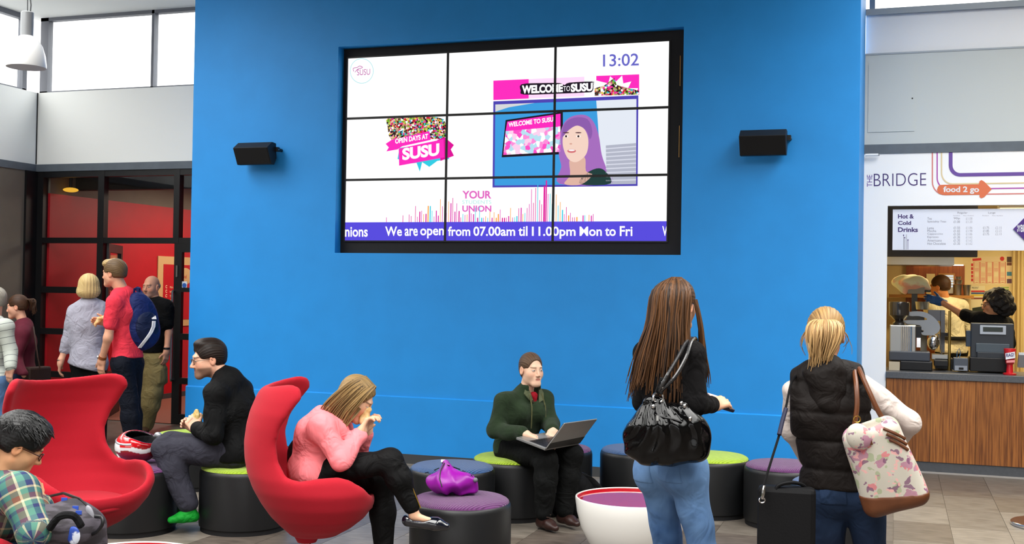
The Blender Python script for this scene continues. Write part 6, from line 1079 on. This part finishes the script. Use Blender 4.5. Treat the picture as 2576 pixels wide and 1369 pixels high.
for i in range(420):
    a_ = r_.uniform(0, 2*math.pi); e_ = r_.uniform(.15, 1.35); d_ = np.array([math.cos(a_)*math.cos(e_), math.sin(a_)*math.cos(e_), math.sin(e_)])
    if d_[1] > .5 and d_[2] < .5: continue
    p0 = P11.loc(*(np.array([0, -.018, .035])+d_*np.array([.095, .115, .107]))); t_ = P11.R @ nrm(np.cross(d_, [0, 0, 1])*r_.uniform(-.6, .6)+np.array([0, .5, -.5])+d_*.5); hb_.tube([p0, p0+t_*.016+P11.R @ d_*.004, p0+t_*.034], [.0022, .002, .0006], 4)
P11.mb(hb_, 'hair_tufts', M_h11, parent=h11); glasses(P11, mat('dark_red_frame', '#3a1410', .3))
PL_U = [(0, '#33665c'), (.20, '#1d2554'), (.36, '#b8a985'), (.42, '#33665c'), (.56, '#6a4030'), (.70, '#c2b694'), (.76, '#4c7c6a'), (.90, '#1d2554')]; PL_V = [(0, '#407265'), (.14, '#c2b694'), (.20, '#1d2554'), (.36, '#548370'), (.52, '#c2b694'), (.58, '#6a4030'), (.76, '#33665c'), (.92, '#20285a')]
J = P11.J; b = Blob(.03); P11.torso(b, .022); [P11.arm(b, a, .020, 1.85) for a in 'LR']; b.cap(J['neck']-U*.01, P11.loc(0, -.06, -.10), .07, .064, k=.03); b.cap(P11.loc(0, -.02, -.13), P11.loc(0, 0, -.03), .062, .07, op=-1, k=.01); b.wob(.006, 36, 8)
P11.cloth('plaid_shirt', b, .0075, band_mat('plaid_cotton', PL_U, PL_V, 7.0, 7.0), uvfn=seg_uv([(J['neck']+U*.05, J['pel'], FH, .15, 0), (J['shR'], J['elR'], RH, .06, .03), (J['elR'], J['wrR'], RH, .055, .2), (J['shL'], J['elL'], RH, .06, .03), (J['elL'], J['wrL'], RH, .055, .2)]))
b = Blob(.03); b.cap(J['hipL'], J['hipR'], .10); [P11.leg(b, a, .010, 2.0) for a in 'LR']; P11.cloth('jeans', b, .012, M_dden); [P11.shoe(a, M_btr, .012, 0) for a in 'LR']
# ------------------------------------------------------------------ 12. chef, 13. counter server
P12 = Person('person in a cream kitchen jacket and apron with back turned', 12.4, dict(head=(2364, 722, 0), neck=(2376, 756, 0), chest=(2384, 800, 0), pel=(2394, 870, 0), shL=(2344, 775, -.1), shR=(2420, 772, .12), elL=(2342, 826, -.02), wrL=(2348, 850, .3), elR=(2434, 826, .16), wrR=(2408, 845, .4),
    hipL=(2380, 885, -.06), hipR=(2408, 885, .06), knL=(2382, 980, 0), anL=(2384, 1085, 0), toL=(2375, 1095, .2), knR=(2408, 980, .06), anR=(2408, 1080, .06), toR=(2400, 1090, .24)), dv(-.72, .66, -.12), S=1.0, hs=.98, skin='#d08a58', brow='#4a3020')
P12.build_body(.014, .0065, .008); b = hair_cap(P12, .014, .055, .074, nape=-.05); P12.cloth('hair', b, .006, hair_mat('kitchen_brown_hair', '#2c1a0e', '#553620', kind='cap'))
M_chef = cl('cream_drill', '#d9cfae', .85); b = Blob(.03); P12.torso(b, .03); [P12.arm(b, a, .026, 1.3) for a in 'LR']; b.cap(P12.J['pel']+U*.02, P12.J['pel']-U*.05, .14, .15); b.wob(.010, 26, 2); b.keep(P12.J['pel']-U*.08, (0, 0, -1), .012); P12.cloth('chef_jacket', b, .012, M_chef)
P12.mb(MB().lathe([(.185, -.02), (.188, 0), (.185, .02)], P12.J['pel']+U*.085, 24), 'apron_tie', M_black); b = Blob(.03); b.cap(P12.J['hipL'], P12.J['hipR'], .11); [P12.leg(b, a, .014, 2.0) for a in 'LR']; P12.cloth('trousers', b, .013, M_btr); [P12.shoe(a, M_btr, .013, 0) for a in 'LR']
P13 = Person('person in a black T-shirt behind the till reaching out a blue gloved hand', 10.95, dict(head=(2498, 766, 0), neck=(2505, 800, 0), chest=(2500, 845, .02), pel=(2500, 930, .05), shR=(2462, 802, .0), shL=(2530, 815, .1), elR=(2420, 790, .12), wrR=(2368, 760, .2), elL=(2540, 880, .1), wrL=(2500, 890, -.1),
    hipL=(2520, 945, 0), hipR=(2482, 945, .05), knL=(2520, 1040, 0), anL=(2520, 1130, 0), toL=(2500, 1140, -.1), knR=(2485, 1040, .06), anR=(2485, 1130, .06), toR=(2465, 1140, 0)), dv(-.95, .05, -.06), S=.95, hs=1.0, fem=True, skin='#b8805c', brow='#1a1010')
P13.hand('R', dv(-.9, .2, .25), dv(0, 0, 1), dv(-.2, 1, 0), .35); P13.build_body(.013, .006, .006)
M_glv = cl('blue_glove', '#2a4c80', .5); b = Blob(.01); hand_prims(b, P13.J['wrR'], dv(-.9, .2, .25), dv(0, 0, 1), dv(-.2, 1, 0), .35, .95*1.16); P13.cloth('glove', b, .007, M_glv)
b = Blob(.03); b.ell(P13.loc(0, -.05, .035), (.135, .135, .125)); b.ell(P13.loc(0, -.09, -.04), (.12, .10, .09)); b.add(lambda p: wob(p, .013, 150, 4)); b.ell(P13.loc(0, .09, -.03), (.08, .075, .085), op=-1, k=.02); P13.cloth('hair', b, .008, mat('curly_dark_hair', '#120b09', .6, bump=.8, bscale=90, bdist=.01)); glasses(P13, MATS['tortoise_frame'])
b = Blob(.03); P13.torso(b, .018); P13.arm(b, 'R', .022, .75); P13.arm(b, 'L', .022, .75); b.wob(.006, 30, 2); P13.cloth('t_shirt', b, .012, M_blk); b = Blob(.03); b.cap(P13.J['hipL'], P13.J['hipR'], .10); [P13.leg(b, a, .012, 2.0) for a in 'LR']; P13.cloth('trousers', b, .014, M_btr); [P13.shoe(a, M_btr, .014, 0) for a in 'LR']
# ================================================================== bags and small things
def onbag(f, px, py, t0, t1):       # first hit of a pixel's ray with a soft shape (to lay trim on it)
    d = ray(px, py); t = t0
    for _ in range(80):
        v = f((CP+d*t)[None])[0]
        if v < .003 or t > t1: break
        t += max(v*.6, .0015)
    return CP+d*t
# black patent shoulder bag
bg_ = thing('patent_handbag', 'shiny black patent handbag on the shoulder of the person in the black jumper', 'handbag', (0, 0, 0)); M_bag = mat('black_patent', '#040405', .10, coat=0, spec=.3, bump=.2, bscale=22, bdist=.006)
c0 = dep(1676, 1082, 4.90); fo = nrm(CP-c0); fo[2] = 0; fo = nrm(fo); bx_ = nrm(np.cross(U, fo)); up_ = nrm(U-bx_*.12); bR = np.stack([bx_, -fo, up_], 1)
if bR[:, 0] @ RH < 0: bR[:, 0] *= -1
b = Blob(.05); Lb = lambda x, y, z: c0+bR @ np.array([x, y, z]); b.ell(Lb(.0, 0, -.03), (.188, .085, .120), bR); b.cap(Lb(-.10, 0, -.075), Lb(.12, 0, -.075), .058, .058, k=.05); b.cap(Lb(-.03, 0, .03), Lb(-.035, 0, .115), .085, .035, lat=bR[:, 0], sc=1.5); b.cap(Lb(.09, 0, .03), Lb(.08, 0, .09), .06, .03)
def pleat(p):
    q = (p-c0) @ bR; a = np.arctan2(q[:, 0]+.02, .20-q[:, 2]); r = np.hypot(q[:, 0]+.02, .20-q[:, 2]); w_ = np.clip(1-np.abs(a)*.15, 0, 1)*np.clip((r-.04)/.08, 0, 1)*np.clip((.43-r)/.10, 0, 1)
    return .0048*w_*np.sin(a*19+2.2*np.sin(r*22))+.0010*w_*np.sin(a*47+r*30)
b.add(pleat); bbp = b.mesh('bag_body', .0055, M_bag, bg_); fb = b.f
ring = dep(1656, 1000, 4.88); sh_ = P9.J['shR']+U*.075
for dx in (0, .035):
    MB().tube(smoothpoly([ring+U*.02, dep(1676, 950, 4.86)+RH*dx, dep(1705, 900, 4.90)+RH*dx, dep(1726, 862, 4.97)+RH*dx*.6, dep(1742, 852, 5.06)+RH*dx*.4, dep(1752, 880, 5.2), dep(1752, 960, 5.2)], 5, False), .0085, 8).build('strap', mat('cracked_patent', '#151517', .3, coat=.6, bump=.6, bscale=160, bdist=.003), bg_, smooth=True)
MB().tube([ring+.022*(math.cos(t)*RH+math.sin(t)*U) for t in np.arange(16)*math.pi/8], .0045, 6, closed=True).build('ring', M_chrome, bg_, smooth=True)
MB().box(ring+U*.05+RH*.012, (.034, .02, .07), frame(FH, nrm(U+RH*.35))).build('strap_tab', M_bag, bg_, bevel=.003)
for dz in (.045, .065): MB().ball(ring+U*dz+RH*(.01+dz*.1)-FH*.012, .0075, 10, 8).build('stud', M_chrome, bbp, smooth=True)
for x, y in ((1643, 1023), (1714, 1015), (1722, 1022), (1736, 1054)): MB().ball(onbag(fb, x, y, 4.6, 5.1)-CF*.004, (.008, .008, .011), 8, 6).build('stud', M_chrome, bbp, smooth=True)
zp_ = [onbag(fb, x, y, 4.6, 5.1)-CF*.002 for x, y in ((1648, 1044), (1670, 1050), (1692, 1054), (1716, 1062))]; MB().tube(zp_, .0035, 6).build('zip', M_black, bbp); q = onbag(fb, 1654, 1052, 4.6, 5.1)-CF*.004; MB().box(q, (.010, .005, .022)).build('zip_pull', M_steel, bbp)
# floral shoulder bag
fg = thing('floral_bag', 'floral fabric shoulder bag with brown leather base on the person in the brown gilet', 'handbag', (0, 0, 0))
def floral():
    m = bpy.data.materials.new('floral_canvas'); m.use_nodes = True; n = m.node_tree; L = n.links.new; bs = n.nodes['Principled BSDF']; bs.inputs['Roughness'].default_value = .8; t = n.nodes.new('ShaderNodeTexCoord'); cur = None
    nz = n.nodes.new('ShaderNodeTexNoise'); nz.inputs['Scale'].default_value = 22; L(t.outputs['Object'], nz.inputs[0]); ad = n.nodes.new('ShaderNodeMixRGB'); ad.blend_type = 'LINEAR_LIGHT'; ad.inputs[0].default_value = .045; L(t.outputs['Object'], ad.inputs[1]); L(nz.outputs['Color'], ad.inputs[2]); cur = None
    base = (*lin('#bdb7aa'), 1)
    for sc_, th, c_, off in ((13, .30, '#9aa482', 3.1), (11, .30, '#a8708a', 0), (15, .28, '#cc7078', 5.3), (19, .24, '#744868', 8.8), (22, .24, '#dfa6a2', 1.7)):
        mp = n.nodes.new('ShaderNodeMapping'); mp.inputs['Location'].default_value = (off, off*.7, off*1.3); L(ad.outputs[0], mp.inputs[0]); v = n.nodes.new('ShaderNodeTexVoronoi'); v.inputs['Scale'].default_value = sc_; L(mp.outputs[0], v.inputs['Vector'])
        lt_ = n.nodes.new('ShaderNodeMath'); lt_.operation = 'LESS_THAN'; lt_.inputs[1].default_value = th; L(v.outputs['Distance'], lt_.inputs[0]); mx = n.nodes.new('ShaderNodeMix'); mx.data_type = 'RGBA'; mu = n.nodes.new('ShaderNodeMath'); mu.operation = 'MULTIPLY'; mu.inputs[1].default_value = .85; L(lt_.outputs[0], mu.inputs[0]); L(mu.outputs[0], mx.inputs[0])
        if cur is None: mx.inputs[6].default_value = base
        else: L(cur, mx.inputs[6])
        mx.inputs[7].default_value = (*lin(c_), 1); cur = mx.outputs[2]
    L(cur, bs.inputs['Base Color']); return m
M_flo = floral(); M_tan = mat('tan_leather', '#5c3217', .45, noise=.12, nscale=12, bump=.2, bscale=90)
ct = dep(2222, 1172, 4.80); ax_ = nrm(dep(2268, 1275, 4.82)-dep(2190, 1075, 4.80)); fo = nrm((CP-ct)*[1, 1, 0]); lx = nrm(np.cross(ax_, fo)); lx = lx if lx @ RH > 0 else -lx; fo = nrm(np.cross(lx, ax_)); fo = fo if fo @ CF < 0 else -fo; fR = np.stack([lx, fo, ax_], 1); Lf = lambda x, y, z: ct+fR @ np.array([x, y, z])
def bagsh(p, e=0.): q = (p-ct) @ fR; w_ = .118+.18*(q[:, 2]+.2)*.28; q2 = q.copy(); q2[:, 0] = q[:, 0]*(.125/np.maximum(w_, .05)); return d_box(q2, (0, 0, 0), (.125+e, .068+e, .195+e), None, .05)+wob(p, .005, 40, 3)*.6
V, F = snets(*((lambda g: (g[0], g[1], .0075))(sdf_grid(lambda p: smax(bagsh(p), -(d_ell((p-ct) @ fR, (-.01, .01, -.2), (.09, .03, .05))), .01), ct-.32, ct+.32, .0075)))); npmesh('bag_body', V, F, M_flo, fg)
V, F = snets(*((lambda g: (g[0], g[1], .0075))(sdf_grid(lambda p: smax(bagsh(p, .003), -(((p-ct) @ fR)[:, 2]-.115-((p-ct) @ fR)[:, 0]*.25), .006), ct-.32, ct+.32, .0075)))); npmesh('leather_base', V, F, M_tan, fg)
fbag = lambda p: bagsh(p)
sR = P10.J['shR']+U*.06-RH*.04
for pts in (((2150, 1068, 4.78), (2156, 1020, 4.78), (2154, 970, 4.82), (2150, 935, 4.92), (2152, 918, 5.0)), ((2240, 1082, 4.82), (2212, 1040, 4.80), (2186, 985, 4.82), (2166, 940, 4.88), (2156, 920, 5.0))):
    MB().tube(smoothpoly([dep(*q) for q in pts], 6, False), .0105, 8).build('strap', M_tan, fg, smooth=True)
MB().tube([dep(2156, 1055, 4.77)+.014*(math.cos(t)*RH+math.sin(t)*U) for t in np.arange(12)*math.pi/6], .003, 6, closed=True).build('ring', mat('brass_ring', '#9a7a3a', .3, metal=.9), fg)
for k, y in enumerate((1078, 1092, 1106)): MB().tube([onbag(fbag, 2222+k*8, y, 4.5, 5.1), onbag(fbag, 2250+k*6, y+12, 4.5, 5.1), onbag(fbag, 2276+k*4, y+26, 4.5, 5.2)], .0075, 6).build('side_strap', M_tan, fg, smooth=True)
q = onbag(fbag, 2178, 1114, 4.5, 5.1); MB().box(q, (.05, .008, .032), fR).build('pocket_tab', M_tan, fg, bevel=.002)
b = Blob(.02); pc = onbag(fbag, 2160, 1100, 4.5, 5.1); b.ell(pc+fo*.0, (.05, .035, .06), fR); b.mesh('side_pocket', .007, M_flo, fg)
# black tote with long strap
tt = thing('laptop_tote', 'black rectangular tote bag on a long strap beside the person in the gilet', 'bag', (0, 0, 0)); c0 = dep(1978, 1318, 4.74); Rt = frame(dv(.25, .97), U); MB().box(c0, (.235, .09, .31), Rt).build('bag_body', mat('black_nylon', '#08080a', .65, bump=.3, bscale=120, spec=.2), tt, bevel=.02)
MB().tube(smoothpoly([dep(1952, 1240, 4.72), dep(1958, 1222, 4.72), dep(1990, 1214, 4.72), dep(2022, 1222, 4.74), dep(2030, 1242, 4.74)], 5, False), .008, 8).build('handle', MATS['black_nylon'], tt, smooth=True)
MB().tube(smoothpoly([dep(1920, 1262, 4.68), dep(1921, 1225, 4.70), dep(1940, 1160, 4.74), dep(1960, 1095, 4.80), dep(1975, 1035, 4.86), dep(1990, 965, 4.93), dep(2004, 945, 4.99)], 6, False), .0055, 6).build('strap', MATS['black_nylon'], tt, smooth=True); MB().tube([dep(1960, 1094, 4.79), dep(1968, 1060, 4.82), dep(1977, 1028, 4.85)], .010, 8).build('strap_pad', mat('navy_webbing', '#181a34', .7), tt, smooth=True)
MB().tube([dep(1923, 1222, 4.69), dep(1921, 1240, 4.68), dep(1918, 1256, 4.68)], [.006, .009, .006], 8).build('clip', M_chrome, tt, smooth=True); MB().tube([dep(1917, 1258, 4.68)+.012*(math.cos(t)*RH+math.sin(t)*U) for t in np.arange(10)*math.pi/5], .003, 6, closed=True).build('clip_ring', M_chrome, tt, smooth=True)
# purple drawstring bag on the stool
pb = thing('drawstring_bag', 'crumpled bright purple drawstring bag lying on the purple stool', 'bag', (0, 0, 0)); c0 = POS['A']+RH*(-.055)+FH*.03; c0[2] = .434; M_dsb = mat('purple_nylon', '#8a0f92', .35, noise=.1, nscale=10, bump=.2, bscale=50, bdist=.003)
b = Blob(.03); b.ell(c0+U*.065, (.15, .12, .075)); b.cap(c0+U*.075-RH*.02, c0+U*.175-RH*.035, .085, .022); b.box(c0+RH*.09+U*.055, (.05, .07, .05), rz(.5), .02); b.keep(c0+U*.002, (0, 0, -1), .006)
def crum(p): q = p-c0; a = np.arctan2(q @ FH, q @ RH); return .012*np.abs(np.sin(a*3.5+q[:, 2]*18))*np.clip(1.2-q[:, 2]*4, 0, 1)+wob(p, .008, 45, 6)
b.add(crum); b.mesh('bag_body', .007, M_dsb, pb); fp_ = b.f; tp = float(np.linalg.norm(c0-CP))
for path in (((1112, 1164), (1130, 1172), (1160, 1182), (1186, 1196), (1195, 1210)), ((1118, 1165), (1108, 1185), (1106, 1205), (1112, 1225)), ((1070, 1190), (1085, 1186), (1104, 1178))): MB().tube([onbag(fp_, x, y, tp*.9, tp*1.1)-CF*.002 for x, y in path], .0035, 6).build('drawcord', M_black, pb, smooth=True)
MB().box(dep(1116, 1160, 6.52), (.03, .01, .014), None).build('white_tag', M_signw, pb); MB().ball(onbag(fp_, 1196, 1208, tp*.9, tp*1.12), .014, 10, 8).build('toggle', mat('grey_toggle', '#6a6a70', .4), pb, smooth=True)
# crash helmet, upturned on its stool
hl = thing('crash_helmet', 'glossy red white and black crash helmet upturned on the purple stool', 'helmet', (0, 0, 0)); hc0 = POS['J']+RH*.03-FH*.0; hc0[2] = .434+.115; hR = frame(dv(-.9, -.2, -.12), dv(.12, -.25, 1)); Lh = lambda x, y, z: hc0+hR @ np.array([x, y, z])
def hsh(p): q = (p-hc0) @ hR; o_ = d_ell(q, (0, 0, .0), (.118, .145, .115)); return smax(smax(o_, -(o_+.022), .006), q[:, 2]-.052-.035*np.sin(q[:, 1]*14+.6), .012)
def hcol(V):
    q = (V-hc0) @ hR; C_ = np.tile(lin('#8e0a12'), (len(V), 1)); o_ = d_ell(q, (0, 0, 0), (.118, .145, .115)); w_ = np.abs(q[:, 2]-.012-.02*np.sin(q[:, 1]*22)) < .016; C_[w_] = lin('#d9d9da'); k_ = (q[:, 2] > .034) & (q[:, 1] > -.03); C_[k_] = lin('#c4121c'); C_[(q[:, 1] > .10) & (q[:, 2] > .0) & (q[:, 2] < .05)] = lin('#e6e6e6'); C_[(q[:, 2] < -.02)] = lin('#7a0a12'); C_[o_ < -.012] = lin('#0c0c0e'); return C_
sdf_obj('shell', hsh, hc0-.19, hc0+.19, .0055, mat('helmet_gloss', '#aa1018', .15, coat=1, attr='Col'), hl, hcol)
b = Blob(.02); b.ell(Lh(0, -.01, -.01), (.094, .118, .09), hR); b.ell(Lh(0, -.01, .05), (.075, .10, .085), hR, op=-1); b.mesh('lining', .008, cl('helmet_lining', '#0d0d10', .9), hl)
MB().tube([Lh(.10*math.cos(t), .125*math.sin(t), .05) for t in np.linspace(.2, math.pi-.2, 14)], .009, 8).build('visor_rim', mat('silver_trim', '#b8bcc4', .2, metal=.6), hl, smooth=True); MB().ball(Lh(.095, .075, .04), (.02, .02, .02), 12, 8).build('vent', mat('vent_grey', '#9aa0b8', .3), hl, smooth=True); MB().ball(Lh(.05, -.128, .03), (.028, .02, .02), 12, 8).build('spoiler', MATS['silver_trim'], hl, smooth=True)
cl_ = POS['J']-RH*.115; lid = MB().lathe([(.04, .436), (.042, .452), (.036, .456), (.034, .466), (0.0, .466)], (cl_[0], cl_[1], 0), 24).build('cup_lid', M_signw, None, smooth=True); tag(lid, 'white plastic cup lid on the purple stool by the crash helmet', 'lid')
# rucksack on the boy's lap
rk = thing('rucksack', 'grey checked rucksack on the lap of the person in the plaid shirt', 'backpack', (0, 0, 0)); c0 = dep(176, 1318, 4.40); rR = frame(dv(.75, .5, -.25), dv(.1, -.1, 1)); Lr = lambda x, y, z: c0+rR @ np.array([x, y, z])
M_ruck = mat('charcoal_check', '#2b272c', .75, col2='#4b464e', nscale=9, stretch=(1, 1, 4), bump=.35, bscale=90, nlo=.45, nhi=.55); b = Blob(.03); b.ell(Lr(0, .01, .0), (.11, .135, .085), rR); b.cap(Lr(-.02, -.09, -.02), Lr(.02, .10, -.05), .07, .06); b.wob(.009, 45, 5); rkb = b.mesh('bag_body', .007, M_ruck, rk); fr_ = b.f
MB().tube([onbag(fr_, x, y, 4.1, 4.7) for x, y in ((120, 1250), (160, 1241), (200, 1256), (225, 1280), (238, 1300))], .006, 6).build('piping', M_black, rkb, smooth=True)
for k, (x, y) in enumerate(((162, 1257), (190, 1278), (198, 1290))): q = onbag(fr_, x, y, 4.1, 4.7); MB().box(q, (.022, .006, .014), frame(CF, U)).build('blue_mark', mat('royal_blue', '#2a4cae', .7), rkb)
q = onbag(fr_, 226, 1290, 4.1, 4.7); MB().ball(q, (.014, .008, .03), 10, 8, frame(CF, nrm(U-RH*.4))).build('reflective_patch', mat('reflective_grey', '#8e8e96', .3), rkb, smooth=True)
MB().tube(smoothpoly([dep(240, 1300, 4.36), dep(256, 1303, 4.34), dep(257, 1320, 4.33), dep(244, 1338, 4.34), dep(228, 1345, 4.36)], 5, False), .007, 8).build('grab_loop', M_black, rk, smooth=True); MB().tube(smoothpoly([dep(125, 1330, 4.27), dep(150, 1300, 4.25), dep(185, 1298, 4.25), dep(205, 1325, 4.27)], 5, False), .014, 8).build('shoulder_strap', cl('black_webbing', '#121214'), rk, smooth=True)
q = onbag(fr_, 185, 1348, 4.1, 4.7); MB().ball(q, (.03, .012, .035), 12, 8).build('bottle_label', mat('blue_white_label', '#d5dcea', .5, col2='#2446a0', nscale=14, nlo=.48, nhi=.52), rk, smooth=True)
# rucksack by the laptop woman's feet, with papers
fk = thing('floor_rucksack', 'slumped black rucksack on the floor beside the legs of the laptop user', 'backpack', (0, 0, 0)); g0 = onz(1455, 1300, 0); b = Blob(.04); b.ell(g0+U*.15, (.14, .12, .16)); b.cap(g0+U*.1-RH*.12, g0+U*.06+RH*.06, .10, .08); b.keep(g0+U*.004, (0, 0, -1), .01); b.wob(.010, 30, 4); b.mesh('bag_body', .010, cl('black_canvas', '#0e0e10', .8), fk)
MB().tube(smoothpoly([g0+U*.30, g0+U*.26+RH*.10-FH*.05, g0+U*.14+RH*.19-FH*.05, g0+U*.05+RH*.15-FH*.06], 5, False), .018, 8, flat=(FH, .4)).build('strap', MATS['black_webbing'], fk, smooth=True)
pp = thing('paper_sheets', 'white paper with a green tag poking up between the legs of the laptop user', 'paper', (0, 0, 0)); q = [dep(1393, 1194, 7.78), dep(1412, 1193, 7.80), dep(1404, 1240, 7.80), dep(1397, 1240, 7.78)]; MB().prism(q, CF*.004).build('sheet', M_signw, pp); MB().tube([dep(1398, 1194, 7.77), dep(1402, 1200, 7.76), dep(1406, 1206, 7.76)], .004, 6).build('green_tag', mat('tag_green', '#2f7a3a', .6), pp)
